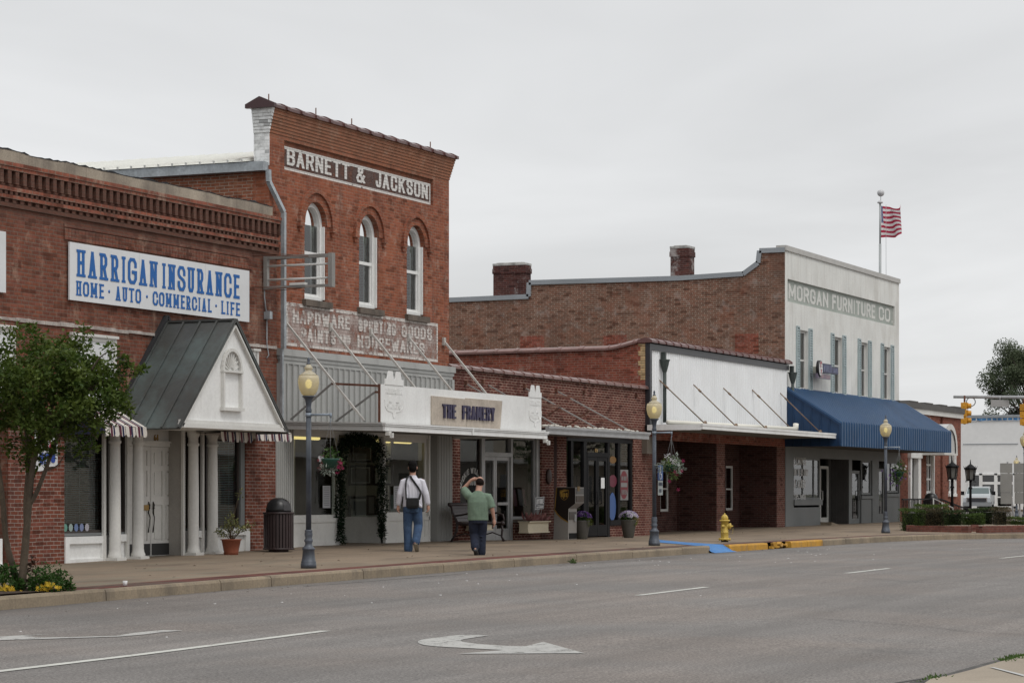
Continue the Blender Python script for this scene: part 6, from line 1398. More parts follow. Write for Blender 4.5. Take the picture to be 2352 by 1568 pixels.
b.build('roof', mat('grey_roof_edge', (.10, .095, .09), .8, .1), Pf)
for a_, c_, z0, z1 in pw:
    o = sash(Pf, a_, c_, z0, z1, 25.06, .1, rails=(z0+(z1-z0)*.33, z0+(z1-z0)*.66), mull=((a_+c_)/2,), m=M_whitew, mg=M_glassd); bx('sill', M_whitew, o, a_-.1, c_+.1, 24.92, 25.1, z0-.12, z0); bx('casing', M_whitew, o, c_-.02, c_+.12, 24.96, 25.04, z0, z1)
b = MB(); b.box(pd[0]-.15, pd[0]+.1, 24.9, 25.1, .3, 2.75); b.box(pd[1]-.4, pd[1], 24.9, 25.1, .3, 2.75); b.box(pd[0]-.2, pd[1]+.1, 24.86, 25.1, 2.75, 3.1); b.build('door_surround', M_whitew, Pf)
door(Pf, pd[0]+.1, pd[1]-.4, .5, 2.6, 25.12, .1, M_blk, M_glassd, .3)
room(Pf, PX0+.1, PX1-.1, 25.3, 31, .2, 3.3, M_dark, 'interior')
b = MB(); text(b, 'POST OFFICE', (XF(2083), 24.99, ZF(2128, 968)), *FX, .3, XF(2137.5)-XF(2083), .045, .02); b.build('raised_lettering', mat('letter_brick', (.3, .17, .13), .8), Pf)
# barrel canopy over the side door
v0, v1 = XF(2168, 24.0), XF(2199, 24.0); yv = 24.0; zv0, zv1 = ZF(2180, 1040, yv), ZF(2180, 973, yv); b = MB(); vr = (v1-v0)/2; vc = (v0+v1)/2; n_ = 16; hgt = zv1-zv0
A = [(vc-vr*math.cos(math.pi*i/n_), zv0+hgt*math.sin(math.pi*i/n_)**.8) for i in range(n_+1)]
for (xa, za), (xb, zb) in zip(A, A[1:]): b.quad((xa, yv, za), (xb, yv, zb), (xb, 25, zb), (xa, 25, za))
b.quad(*[(a_, yv+.05, c_) for a_, c_ in A]); o = b.build('barrel_canopy', mat('canopy_pale', (.5, .5, .49), .6, .08), Pf)
b = MB(); A2 = [(vc-(vr-.22)*math.cos(math.pi*i/n_), zv0+(hgt-.22)*math.sin(math.pi*i/n_)**.8) for i in range(n_+1)]
for p_, q_, s_, t_ in zip(A, A[1:], A2[1:], A2): b.quad(*[(a_, yv-.01, c_) for a_, c_ in (p_, q_, s_, t_)])
b.box(v0, v1, yv-.02, 25, zv0-.08, zv0-.002); b.build('arch_trim', M_white, o)
# white building across the side street
FW = thing('white_building', 'distant white painted brick shop with blue tile stripe under roof', 'building', (188, 45, .1)); xw = 188.0
zft, zfb = ZP(2280, 958, xw), -.1; ya, yb = YP(2440, xw), YP(2190, xw)+6
yo1, yo0 = YP(2227, xw), YP(2335, xw); zo1 = ZP(2280, 1087, xw); zo0 = .25
b = MB()
ys_ = [ya, yo0, yo1, yb]
for a_, c_ in ((ya, yo0), (yo1, yb)): b.quad((xw, a_, zfb), (xw, c_, zfb), (xw, c_, zft), (xw, a_, zft))
b.quad((xw, yo0, zo1), (xw, yo1, zo1), (xw, yo1, zft), (xw, yo0, zft)); b.quad((xw, ya, zfb), (xw+25, ya, zfb), (xw+25, ya, zft), (xw, ya, zft)); b.quad((xw, yo0, zfb), (xw, yo1, zfb), (xw, yo1, zo0), (xw, yo0, zo0)); b.quad((xw, ya, zft-.05), (xw+25, ya, zft-.05), (xw+25, yb, zft-.05), (xw, yb, zft-.05)); b.build('wall', mat('far_white_paint', (.74, .74, .73), .8, .04, .3, .03, 3), FW)
b = MB(); b.box(xw-.1, xw+.3, ya, yb, zft, zft+.18); b.build('coping', M_flash, FW)
b = MB(); z = ZP(2280, 967, xw); b.box(xw-.06, xw, ya, yb, z, z+.24); b.build('stripe', brick('blue_tile_stripe', (.03, .12, .28), (.05, .16, .32), (.5, .5, .5), bw=.4, bh=.3, ms=.05), FW)
b = MB(); b.box(xw-.04, xw, yo0-.1, yo1+.5, ZP(2280, 1020, xw), ZP(2280, 1020, xw)+.06); b.build('ledge', M_flash, FW)
b = MB()
for q_ in (2227, 2253, 2287.5, 2330): y = YP(q_, xw); b.box(xw-.08, xw+.1, y-.12, y+.12, zo0, zo1)
y0_, y1_ = YP(2335, xw), YP(2253, xw); zt2 = ZP(2280, 1109, xw); b.box(xw-.07, xw+.1, y0_, y1_, zt2-.1, zt2+.1); b.box(xw-.07, xw+.1, y0_, y1_, ZP(2280, 1141, xw)-.05, ZP(2280, 1141, xw)+.05); b.box(xw-.08, xw+.1, y0_, yo1, zo1-.12, zo1); b.box(xw-.08, xw+.1, y0_, yo1, zo0, zo0+.15); o = b.build('shop_window', M_whitew, FW)
q = MB(); q.quad((xw+.05, yo0, zo0), (xw+.05, yo1, zo0), (xw+.05, yo1, zo1), (xw+.05, yo0, zo1)); q.build('pane', M_glassd, o)
bx('interior', M_dark, FW, xw+2.5, xw+2.6, yo0-1, yo1+1, 0, 4)
g = MB(); g.quad((183.5, 20, .16), (188, 20, .16), (188, 80, .16), (183.5, 80, .16)); g.quad((183.5, 20, .0), (183.5, 80, .0), (183.5, 80, .16), (183.5, 20, .16)); struct('sidewalk_far', g, M_pave)
# ================================================================== street lamps and hanging baskets
M_lamp = mat('lamp_post_paint', (.075, .085, .105), .45, .25, 3, .12, 25, dirt=((.14, .16, .17), .6, 4, .5), metal=.2)
def globe_mat():
    k = N('lamp_globe'); k.set(k.b.inputs['Base Color'], (.72, .66, .52)); k.b.inputs['Roughness'].default_value = .3
    tl = k.n('ShaderNodeBsdfTranslucent'); k.set(tl.inputs[0], (.6, .52, .33)); tr = k.n('ShaderNodeBsdfTransparent'); k.set(tr.inputs[0], (1, .95, .75))
    m1 = k.n('ShaderNodeMixShader'); m1.inputs[0].default_value = .4; k.t.links.new(k.b.outputs[0], m1.inputs[1]); k.t.links.new(tl.outputs[0], m1.inputs[2])
    m2 = k.n('ShaderNodeMixShader'); m2.inputs[0].default_value = .18; k.t.links.new(m1.outputs[0], m2.inputs[1]); k.t.links.new(tr.outputs[0], m2.inputs[2])
    k.t.links.new(m2.outputs[0], k.o.inputs[0]); return k.m
M_globe = globe_mat()
L = thing('street_lamp', 'tall dark blue lamp post with cream urn globe before grey metal shop front', 'street lamp', (0, 0, 0), 0, 'street lamps along the kerb')
b = MB(); b.lathe([(.132, 0), (.132, .075), (.125, .08), (.128, .11), (.118, .12), (.105, .2), (.098, .3), (.108, .31), (.108, .335), (.085, .35), (.06, .39), (.058, .42), (.074, .455), (.07, .47), (.055, .5), (.066, .54), (.068, .57), (.06, .6), (.064, .615), (.064, .635), (.045, .64)], n=20); b.build('base', M_lamp, L)
b = MB(); n_ = 24
for i in range(12):
    t = 2*math.pi*i/12; b.tube([(.036*math.cos(t), .036*math.sin(t), .64), (.033*math.cos(t), .033*math.sin(t), 2.58)], .0105, 5)
b.lathe([(.037, .64), (.034, 2.58)], n=16); b.build('shaft', M_lamp, L)
b = MB(); b.lathe([(.046, 2.56), (.05, 2.6), (.055, 2.62), (.042, 2.66), (.044, 2.7), (.06, 2.8), (.088, 2.835), (.105, 2.84), (.108, 2.86), (.06, 2.865)], n=18); b.build('capital', M_lamp, L)
gb2 = MB(); gb2.lathe([(.075, 2.86), (.115, 2.89), (.155, 2.97), (.176, 3.07), (.175, 3.14), (.158, 3.2)], n=28); gb2.lathe([(.158, 3.205), (.125, 3.215), (.115, 3.235), (.085, 3.25), (.06, 3.27), (.052, 3.29), (.07, 3.31), (.068, 3.33), (.05, 3.35), (.035, 3.38)], n=24); gl = gb2.build('globe', M_globe, L)
b = MB(); b.ball((0, 0, 3.06), .055, .055, .08); b.build('bulb', flat('lamp_bulb', (1, .86, .32), .5, 1.6), gl)
b = MB(); b.lathe([(.035, 3.38), (.038, 3.395), (.018, 3.41), (.024, 3.45), (.02, 3.48), (.005, 3.5)], n=10); b.build('finial', M_lamp, L)
b = MB(); b.tube([(0, -.02, 2.545), (0, -.41, 2.545)], .02, 8); b.tube([(0, 0, 2.515), (0, 0, 2.575)], .052, 12); b.tube([(0, -.415, 2.57), (0, -.415, 2.5)], .022, 8); b.tube([(0, -.41, 2.5), (0, -.425, 2.46), (0, -.405, 2.43), (0, -.41, 2.4)], .008, 5); b.build('arm', mat('arm_grey', (.24, .28, .33), .45, .1), L)
LP = [((36.3, 19.86), None), ((52.5, 19.86), 'tall dark blue lamp post carrying blue parking plate near painted ramp'), ((71.9, 19.86), 'dark blue lamp post with cream globe before blue metal awning'), ((91.5, 20.0), 'cream globe lamp post behind hedge at right edge of picture'), ((141.5, 31.4), 'small far lamp post behind grey sign backs')]
lamps = []
for i, ((x, y), lab) in enumerate(LP):
    if i == 0: L.location = (x, y, sw(x, y)); lamps.append(L)
    else: lamps.append(dup(L, (x, y, sw(x, y) if x < 100 else .05), lab))
# accessible parking plate
x, y = LP[1][0]; zq = sw(x, y)
T = thing('parking_sign', 'narrow blue and white accessible parking plates strapped to lamp post', 'sign', (x, y, zq+1.5))
b = MB(); zc = ZF(1507, 1100, y); b.box(x+.02, x+.33, y-.085, y-.075, zc-.02+.0, zc+.32); b.build('blue_plate', flat('plate_blue', (.03, .09, .28), .4), T)
b = MB(); b.box(x+.03, x+.32, y-.084, y-.076, zc-.36, zc-.03); b.build('white_plate', flat('plate_white', (.42, .45, .43), .4), T)
b = MB(); yy = y-.088
b.quad(*[(x+.165+.022*math.cos(t*math.pi/5), yy, zc+.265+.026*math.sin(t*math.pi/5)) for t in range(10)]); b.quad((x+.145, yy, zc+.24), (x+.18, yy, zc+.24), (x+.185, yy, zc+.12), (x+.15, yy, zc+.12)); b.quad((x+.15, yy, zc+.14), (x+.25, yy, zc+.12), (x+.27, yy, zc+.04), (x+.24, yy, zc+.03), (x+.22, yy, zc+.1), (x+.15, yy, zc+.11))
for i in range(9):
    t0 = R(120+i*23); t1 = t0+R(23); b.quad(*[(x+.175+r_*math.cos(t), yy-.001, zc+.09+r_*1.05*math.sin(t)) for r_, t in ((.07, t0), (.07, t1), (.09, t1), (.09, t0))])
b.build('wheelchair_mark', M_paper, T)
b = MB(); text(b, 'PARKING', (x+.05, yy+.003, zc-.15), *FX, .08, .24, .012, .002); text(b, 'ONLY', (x+.09, yy+.003, zc-.3), *FX, .08, .16, .012, .002); b.build('lettering', flat('plate_text', (.05, .06, .1)), T)
M_leafg = leafm('leaf_green', (.03, .075, .015), (.08, .14, .03)); M_leafs = leafm('leaf_silver', (.25, .30, .26), (.40, .43, .38)); M_leafv = leafm('leaf_variegated', (.05, .09, .025), (.34, .32, .14), 22)
M_pet = [leafm('petal_white', (.6, .58, .6), (.7, .68, .7)), leafm('petal_magenta', (.17, .008, .04), (.27, .016, .075)), leafm('petal_purple', (.05, .015, .12), (.12, .03, .22)), leafm('petal_yellow', (.6, .36, .02), (.7, .48, .04)), leafm('petal_lilac', (.26, .18, .42), (.5, .43, .6)), leafm('petal_dark_red', (.16, .02, .03), (.26, .03, .05)), leafm('leaf_rust', (.16, .07, .03), (.24, .12, .05)), leafm('leaf_pink', (.22, .09, .09), (.33, .17, .15))]
def flower(b, p, d, r):
    d = Vector(d).normalized(); a = d.orthogonal().normalized(); c = d.cross(a); p = Vector(p)
    for i in range(5):
        t = 2*math.pi*i/5; q = a*math.cos(t)+c*math.sin(t); q2 = a*math.cos(t+.62)+c*math.sin(t+.62)
        b.add([p, p+q*r*.8+d*.2*r, p+(q+q2).normalized()*r*1.05+d*.25*r, p+q2*r*.8+d*.2*r], [(0, 1, 2, 3)])
def basket(i, label, seed):
    global rnd; rnd = random.Random(seed)
    lx, ly = LP[i][0]; base = lamps[i].location.z; x, y = lx, ly-.41; zt = base+2.42; zb = zt-.62
    T = thing('hanging_basket', label, 'hanging basket', (x, y, zb), 0, 'flower baskets hung from the lamp arms')
    b = MB(); b.lathe([(.1, zb-.14), (.14, zb-.02), (.155, zb), (.155, zb+.02), (.13, zb+.02)], (x, y, 0), 16); b.build('pot', flat('pot_green', (.012, .06, .04), .4), T)
    b = MB()
    for k_ in range(4): t = k_*math.pi/2+.5; b.tube([(x+.15*math.cos(t), y+.15*math.sin(t), zb), (x, y, zt)], .004, 4)
    b.build('wire', flat('wire_grey', (.12, .12, .12), .5), T)
    return T, x, y, zb
T, x, y, zb = basket(0, 'hanging basket with silver foliage and crimson flowers in green pot', 1)
b = MB(); b.leaves((x, y, zb+.06), .13, 110, .06, .025); b.leaves((x+.08, y-.13, zb-.04), .09, 60, .05, .02); b.leaves((x+.08, y+.13, zb-.02), .09, 60, .05, .022); b.build('foliage', M_leafg, T)
b = MB(); b.leaves((x-.04, y+.02, zb-.14), .11, 120, .08, .016); b.build('silver_foliage', M_leafs, T)
b = MB()
for j in range(22): b.cur = 0; flower(b, (x+rnd.gauss(.0, .04), y-.17+rnd.gauss(0, .035), zb-.1+rnd.gauss(0, .07)), (rnd.gauss(-.6, .3), rnd.gauss(-.6, .4), .5), .026)
for j in range(26): b.cur = 1; flower(b, (x+rnd.gauss(0, .05), y+.17+rnd.gauss(0, .035), zb-.08+rnd.gauss(0, .06)), (rnd.gauss(-.6, .3), rnd.gauss(.4, .4), .5), .022)
for j in range(6): b.cur = 2; flower(b, (x-.1, y+rnd.choice((.14, .11, -.1))+rnd.gauss(0, .025), zb+.02+rnd.gauss(0, .03)), (-1, -.4, .3), .024)
b.build('blossom', [M_pet[1], M_pet[5], M_pet[0]], T)
T, x, y, zb = basket(1, 'full hanging basket with silver and green leaves and few magenta blooms', 2)
b = MB(); b.leaves((x, y, zb-.0), .21, 300, .07, .03); b.leaves((x, y-.05, zb-.2), .12, 110, .07, .03); b.build('foliage', leafm('leaf_light', (.07, .12, .03), (.16, .22, .07)), T)
b = MB(); b.leaves((x-.08, y+.2, zb-.02), .12, 90, .09, .018); b.leaves((x-.08, y-.22, zb-.05), .12, 100, .09, .018); b.leaves((x, y-.1, zb+.16), .1, 60, .08, .018); b.build('silver_foliage', M_leafs, T)
b = MB()
for j in range(10): b.cur = 0; flower(b, (x-.12+rnd.gauss(0, .06), y+rnd.gauss(-.08, .13), zb+rnd.gauss(.0, .2)-.05), (-.8, -.5, .2), .045)
for j in range(8): b.cur = 1; flower(b, (x-.1, y-.12+rnd.gauss(0, .06), zb+.08+rnd.gauss(0, .05)), (-.8, -.5, .3), .04)
b.leaves((x-.05, y+.04, zb+.2), .09, 40, .05, .03); b.build('blossom', [M_pet[1], M_pet[0]], T)
T, x, y, zb = basket(2, 'hanging basket trailing purple and white flowers before red brick office', 3)
b = MB(); b.leaves((x, y, zb+.02), .26, 330, .08, .035); b.leaves((x, y+.12, zb-.22), .2, 160, .08, .03); b.leaves((x, y-.05, zb+.22), .14, 60, .07, .03); b.build('foliage', M_leafg, T)
b = MB()
for j in range(30): b.cur = 0; flower(b, (x-.12+rnd.gauss(0, .06), y+rnd.gauss(.12, .16), zb-.15+rnd.gauss(0, .18)), (-.8, -.4, .2), .035)
for j in range(12): b.cur = 1; flower(b, (x-.1, y+rnd.gauss(-.12, .16), zb+.08+rnd.gauss(0, .07)), (-.8, -.5, .4), .035)
b.build('blossom', [M_pet[2], M_pet[0]], T)

# ================================================================== litter bins
M_bin = mat('bin_brown', (.035, .022, .022), .45, .15, 3)
T = thing('litter_bin', 'dark brown slatted litter bin with black dome lid by brick pier', 'litter bin', (0, 0, 0), 0, 'slatted litter bins')
b = MB()
for i in range(28):
    t = 2*math.pi*i/28; M_ = Matrix.Rotation(t, 3, 'Z'); P = [M_ @ Vector(q) for q in ((.295, -.024, .06), (.295, .024, .06), (.295, .024, .76), (.295, -.024, .76), (.28, -.024, .06), (.28, .024, .06), (.28, .024, .76), (.28, -.024, .76))]
    b.add(P, [(0, 1, 2, 3), (7, 6, 5, 4), (0, 4, 5, 1), (1, 5, 6, 2), (2, 6, 7, 3), (3, 7, 4, 0)])
b.build('slats', M_bin, T)
b = MB(); b.lathe([(.3, .045), (.31, .05), (.31, .075), (.3, .08)], n=28); b.lathe([(.3, .75), (.315, .755), (.315, .785), (.2, .79)], n=28); b.lathe([(.2, 0), (.2, .05)], n=16); b.build('band', M_bin, T)
b = MB(); b.lathe([(.265, .06), (.265, .77)], n=24); b.build('liner', M_blk, T)
b = MB(); b.lathe([(.255, .785), (.25, .86), (.22, .96), (.16, 1.03), (.08, 1.065), (.001, 1.07)], n=28); o = b.build('dome_lid', mat('bin_lid', (.018, .018, .019), .35, .1), T)
b = MB(); a_ = R(-85)
for s_ in range(7):
    t0 = a_-R(42)+R(12)*s_; t1 = t0+R(12); P = [(r_*math.cos(t), r_*math.sin(t), z_) for t in (t0, t1) for r_, z_ in ((.258, .82), (.238, .93), (.2, 1.0))]
    b.add(P, [(0, 3, 4, 1), (1, 4, 5, 2)])
b.build('flap', flat('bin_flap', (.04, .038, .04), .5), o)
xb, yb = 6243/.0377/(3715-637)-10.8, 24.2
T.location = (xb, yb, sw(xb, yb)); q = YP(2103, 91.0); dup(T, (91.0, 23.4, .33), 'distant brown slatted litter bin beside office railing')

# ================================================================== terracotta pot by the porch
x, y = XF(531, 24.3), 24.3; z0 = sw(x, y)
T = thing('potted_plant', 'terracotta pot with straggly variegated shrub at foot of white porch columns', 'potted plant', (x, y, z0))
b = MB(); b.lathe([(.135, z0), (.14, z0+.06), (.142, z0+.065), (.185, z0+.28), (.205, z0+.285), (.205, z0+.3), (.18, z0+.3)], (x, y, 0), 24); b.build('pot', mat('terracotta', (.27, .085, .048), .7, .12, 4), T)
rnd = random.Random(12); b = MB(); lf = MB()
for (dx, dy, dz) in ((.05, .36, .18), (.12, .22, .22), (.0, .12, .3), (-.05, .02, .33), (.03, -.1, .35), (-.04, -.02, .48), (.0, -.2, .95), (.0, -.32, .25), (.1, -.42, .3), (.1, -.36, .2), (0, .26, .1), (.05, -.15, .2), (0, .05, .2)):
    e = Vector((x+dx, y+dy, z0+.3+dz)); m_ = Vector((x+dx*.3, y+dy*.4, z0+.3+dz*.55)); b.tube([(x+dx*.1, y+dy*.1, z0+.28), m_, e], [.008, .006, .003], 5)
    n_ = 30 if dz < .6 else 16
    for i in range(n_):
        t = rnd.uniform(.35 if dz < .6 else .7, 1); p = m_.lerp(e, t)+Vector((rnd.gauss(0, .035), rnd.gauss(0, .035), rnd.gauss(0, .03))); lf.leaf(p, (rnd.gauss(0, .6), rnd.gauss(0, .8), rnd.gauss(.1, .7)), (rnd.gauss(0, .4), rnd.gauss(0, .4), 1), rnd.uniform(.05, .085), .032)
b.build('stem', flat('stem_brown', (.09, .06, .035), .8), T); lf.build('foliage', M_leafv, T)

# ================================================================== bench
def bench(x, y, rz, label):
    T = thing('bench', label, 'bench', (x, y, sw(x, y)), rz); m = mat('bench_iron_brown', (.035, .024, .024), .35, .15, 4); W = 1.55
    b = MB()
    prof = [(-.02, .44), (.12, .43), (.24, .425), (.36, .43), (.44, .41)]
    for i in range(4): b.box(-W/2, W/2, -.46+i*.115, -.46+i*.115+.095, .425+(.0, -.012, -.012, 0.004)[i], .45+(.0, -.012, -.012, .004)[i])
    b.build('seat', m, T, False)
    b = MB()
    for i in range(5): t = i/4; yy = -.0+.16*t; zz = .5+.30*t; b.obox((-W/2, yy, zz), (W/2, yy, zz), .075, .022, up=(0, -.45, .2))
    b.tube([(-W/2-.02, .19, .86), (W/2+.02, .19, .86)], .045, 12); b.build('backrest', m, T, False)
    for s_ in (-1, 1):
        b = MB(); xx = s_*(W/2-.02)
        b.tube([(xx, -.50, 0), (xx, -.44, .1), (xx, -.46, .26), (xx, -.43, .4), (xx, -.2, .41), (xx, 0, .43), (xx, .12, .7), (xx, .18, .86)], [.03, .028, .03, .035, .03, .035, .028, .03], 8)
        b.tube([(xx, .0, .43), (xx, .02, .25), (xx, .1, .1), (xx, .16, 0)], [.035, .03, .028, .03], 8)
        b.tube([(xx, -.43, .4), (xx, -.5, .5), (xx, -.47, .62), (xx, -.3, .66), (xx, -.1, .62), (xx, .07, .6)], .022, 8); b.ball((xx, -.46, .42), .055); b.tube([(xx, -.44, .12), (xx, -.2, .2), (xx, .08, .12)], .016, 6); b.box(xx-.05, xx+.05, -.55, -.46, 0, .015); b.box(xx-.05, xx+.05, .12, .2, 0, .015)
        b.build('leg_frame', m, T, False)
    return T
xbn = XF(1052, 24.5)+.3; bench(xbn+.25, 24.42, 0, 'dark slatted bench with curled iron arms against shop front')

# ================================================================== parcel drop box
X = 57.85; gY = sw(X, 24.2); T = thing('parcel_box', 'tall brown and white parcel drop box leaning out at top beside brick pier', 'parcel box', (X, 24.3, gY))
def pr(q): return (YP(1006.0+q[0]/4.2006, X), ZP(0, 949.2+q[1]/4.2006, X)) if False else None
S7 = 2.412*1.7415
def m7(x_, y_): p_ = 1750/1.7415+x_/S7; return (YP(p_, X), ZP(p_, 1650/1.7415+y_/S7, X))
top_ = m7(1238, 718)[1]; bot = gY
yb_, yt = m7(1146, 720)[0], m7(1330, 720)[0]; yl = m7(1262, 925)[0]; yb0 = m7(1118, 1205)[0]
zA, zB, zC = m7(1330, 870)[1], m7(1262, 925)[1], m7(1130, 930)[1]
Wd = .56
prof = [(yb0, bot), (m7(1260, 0)[0], bot), (yl, zB), (yt, zA), (yt, top_), (yb_, top_), (m7(1130, 0)[0], zC)]
b = MB(); b.prism(prof, 0, X, X+Wd); b.build('cabinet', mat('box_grey', (.30, .28, .26), .5, .06), T)
q = lambda P: [(X-.006, y_, z_) for y_, z_ in P]
brown = [m7(*a_) for a_ in ((1146, 722), (1328, 722), (1328, 875), (1264, 925), (1262, 1052), (1200, 1010), (1160, 970), (1130, 925))]
b = MB(); b.quad(*q(brown)); b.build('brown_livery', flat('livery_brown', (.016, .010, .008), .4), T)
b = MB()
for P in ([(1146, 722), (1156, 722), (1138, 920), (1130, 925)], [(1130, 925), (1160, 970), (1200, 1010), (1262, 1050), (1262, 1062), (1195, 1022), (1152, 980), (1126, 935)]): b.quad(*[(X-.010, *m7(*a_)) for a_ in P])
sh = [(1180, 750), (1224, 736), (1268, 744), (1268, 800), (1252, 828), (1224, 846), (1196, 828), (1182, 800)]
b.quad(*[(X-.010, *m7(*a_)) for a_ in sh]); b.build('gold_line', flat('livery_gold', (.3, .17, .03), .45), T)
b = MB(); sh2 = [(1186, 754), (1224, 742), (1263, 750), (1263, 799), (1248, 824), (1224, 840), (1200, 824), (1187, 799)]; b.quad(*[(X-.013, *m7(*a_)) for a_ in sh2]); b.build('shield_field', flat('livery_brown2', (.028, .016, .010), .4), T)
b = MB(); o_ = m7(1192, 812); e_ = m7(1258, 812); hh = m7(1192, 772)[1]-o_[1]; text(b, 'ups', (X-.014, o_[0], o_[1]), (0, -1, 0), (0, 0, 1), (-1, 0, 0), hh*1.35, o_[0]-e_[0], .032, .003, False, .15)
b.quad(*[(X-.0145, *m7(*a_)) for a_ in ((1187, 758), (1224, 744), (1262, 752), (1235, 758), (1205, 768), (1187, 785))]); b.build('emblem', flat('livery_gold2', (.5, .3, .06), .45), T)
b = MB(); b.box(X+.03, X+Wd-.03, yt-.012, yt, zA+.22, top_-.03); b.build('front_plate', flat('plate_grey_dark', (.12, .115, .11), .4), T)
b = MB(); b.box(X+.03, X+Wd-.03, yt-.015, yt, zA+.02, zA+.18); b.build('chute', flat('chute_brown', (.07, .05, .035), .4), T)
b = MB(); yl2 = m7(1262, 0)[0]; b.box(X+.06, X+Wd-.06, yl2-.012, yl2, bot+.5, zB-.08); b.build('drawer', flat('drawer_grey', (.08, .07, .06), .4), T); b = MB(); b.box(X+.35, X+.48, yl2-.03, yl2-.012, zB-.32, zB-.14); b.build('latch', M_alu, T)
b = MB(); b.box(X+.1, X+.25, yt-.02, yt-.012, zA+.3, zA+.42); b.build('label_plate', flat('label_gold', (.22, .14, .05)), T)
b = MB(); b.box(X+.05, X+Wd-.02, yl2-.006, yl2+.0, bot+.02, bot+.16); b.build('base_gap', M_blk, T)

# ================================================================== petunia tubs
def tub(x, y, label, seed, cols):
    global rnd; rnd = random.Random(seed); z0 = sw(x, y); T = thing('flower_tub', label, 'flower tub', (x, y, z0), 0, 'tall grey tubs of petunias by the shop door')
    b = MB(); b.lathe([(.125, z0), (.135, z0+.02), (.18, z0+.25), (.205, z0+.45), (.21, z0+.48), (.185, z0+.48), (.18, z0+.44)], (x, y, 0), 24); b.build('pot', mat('tub_grey', (.085, .078, .068), .7, .2, 3, dirt=((.11, .12, .07), .5, 3)), T)
    b = MB(); b.leaves((x, y, z0+.55), .22, 300, .055, .03, sz=.55); b.build('foliage', M_leafg, T)
    b = MB(); b.leaves((x-.03, y-.21, z0+.45), .085, 170, .06, .013, sz=1.4); b.build('trailing_plant', leafm('leaf_lime', (.11, .15, .03), (.2, .24, .06)), T)
    b = MB()
    for i in range(170):
        t = rnd.uniform(0, 2*math.pi); ph = rnd.uniform(.15, 1.35); d = Vector((math.cos(t)*math.sin(ph), math.sin(t)*math.sin(ph), math.cos(ph)*.75)); p = Vector((x, y, z0+.51))+Vector((d.x*.25, d.y*.27, d.z*.27)); b.cur = cols(d, rnd); flower(b, p, d+Vector((0, 0, .15)), .038)
        if b.cur != 2: b.cur = 3; flower(b, p+d*.012, d, .016)
    b.build('blossom', [M_pet[0], M_pet[4], M_pet[2], leafm('petal_throat', (.12, .06, .2), (.2, .1, .3))], T)
tx = 6243/.0378/(3715-1344)-10.9; tub(tx, 24.2, 'grey tub with white petunias left and deep purple ones right', 21, lambda d, r_: (0 if d.y > .2 else 2) if r_.random() < .85 else 1)
tx2 = 6243/.0382/(3715-1452)-10.7; tub(tx2, 24.0, 'grey tub of lilac and white petunias beside brick pier', 22, lambda d, r_: 0 if r_.random() < .5 else (1 if r_.random() < .8 else 2))
# window boxes
def wbox(x0, x1, z0, z1, y, label, pl=True):
    T = thing('window_box', label, 'window box', ((x0+x1)/2, y, z0)); b = MB()
    b.prism([(y-.02, z0), (y+.22, z0), (y+.22, z1), (y-.05, z1), (y-.05, z1-.03), (y-.02, z1-.06)], 0, x0, x1); b.box(x0-.03, x1+.03, y-.08, y+.24, z1-.025, z1); b.box(x0-.02, x1+.02, y-.05, y+.23, z0, z0+.03); b.build('box', M_cream, T)
    if pl:
        b = MB(); r_ = random.Random(4)
        for i in range(60):
            p_ = Vector((x0+(x1-x0)*r_.random(), y+r_.uniform(0, .15), z1)); b.leaf(p_, (r_.gauss(0, .5), r_.gauss(-.2, .4), 1), (r_.gauss(0, 1), r_.gauss(0, 1), .2), r_.uniform(.1, .26), r_.uniform(.06, .13))
        b.build('foliage', M_pet[7], T)
wbox(XF(1211, 24.6), XF(1258, 24.6), ZF(1235, 1223, 24.6), ZF(1235, 1196, 24.6), 24.6, 'cream window box of pink leaves under campaign sign'); wbox(XF(1090, 24.7), XF(1128, 24.7), ZF(1115, 1217, 24.7), ZF(1115, 1200, 24.7), 24.7, 'empty cream window box behind man in green shirt', False)
# campaign yard sign
x0, x1 = XF(1229, 24.68), XF(1249, 24.68); z0, z1 = ZF(1238, 1170, 24.68), ZF(1238, 1142, 24.68)
T = thing('campaign_sign', 'small black and white BYRNE placard tilted above cream window box', 'sign', ((x0+x1)/2, 24.68, z0-.35)); Un = Vector((1, 0, .045)); Vn = Vector((.14, 0, 1))
b = MB(); O = Vector((x0, 24.68, z0)); w_ = x1-x0; h_ = z1-z0; b.quad(O, O+Un*w_, O+Un*w_+Vn*h_, O+Vn*h_); b.build('placard', M_paper, T)
b = MB(); O2 = O+Vector((0, -.003, 0)); f2 = lambda u, v: O2+Un*w_*u+Vn*h_*v; b.quad(f2(.04, .36), f2(.96, .36), f2(.96, .95), f2(.04, .95)); b.quad(f2(.04, .05), f2(.96, .05), f2(.96, .32), f2(.04, .32)); b.build('print_field', flat('print_black', (.015, .015, .03)), T)
b = MB(); text(b, 'BYRNE', f2(.08, .43)+Vector((0, -.002, 0)), Un, Vn, (0, -1, 0), h_*.44, w_*.84, .03, .002, False, .14); text(b, 'GOVERNOR', f2(.1, .1)+Vector((0, -.002, 0)), Un, Vn, (0, -1, 0), h_*.17, w_*.8, .016, .002); b.build('lettering', M_paper, T)
b = MB(); b.tube([f2(.3, .05), f2(.3, -.5)], .006, 4); b.tube([f2(.7, .05), f2(.7, -.5)], .006, 4); b.build('wire_leg', M_alu, T)

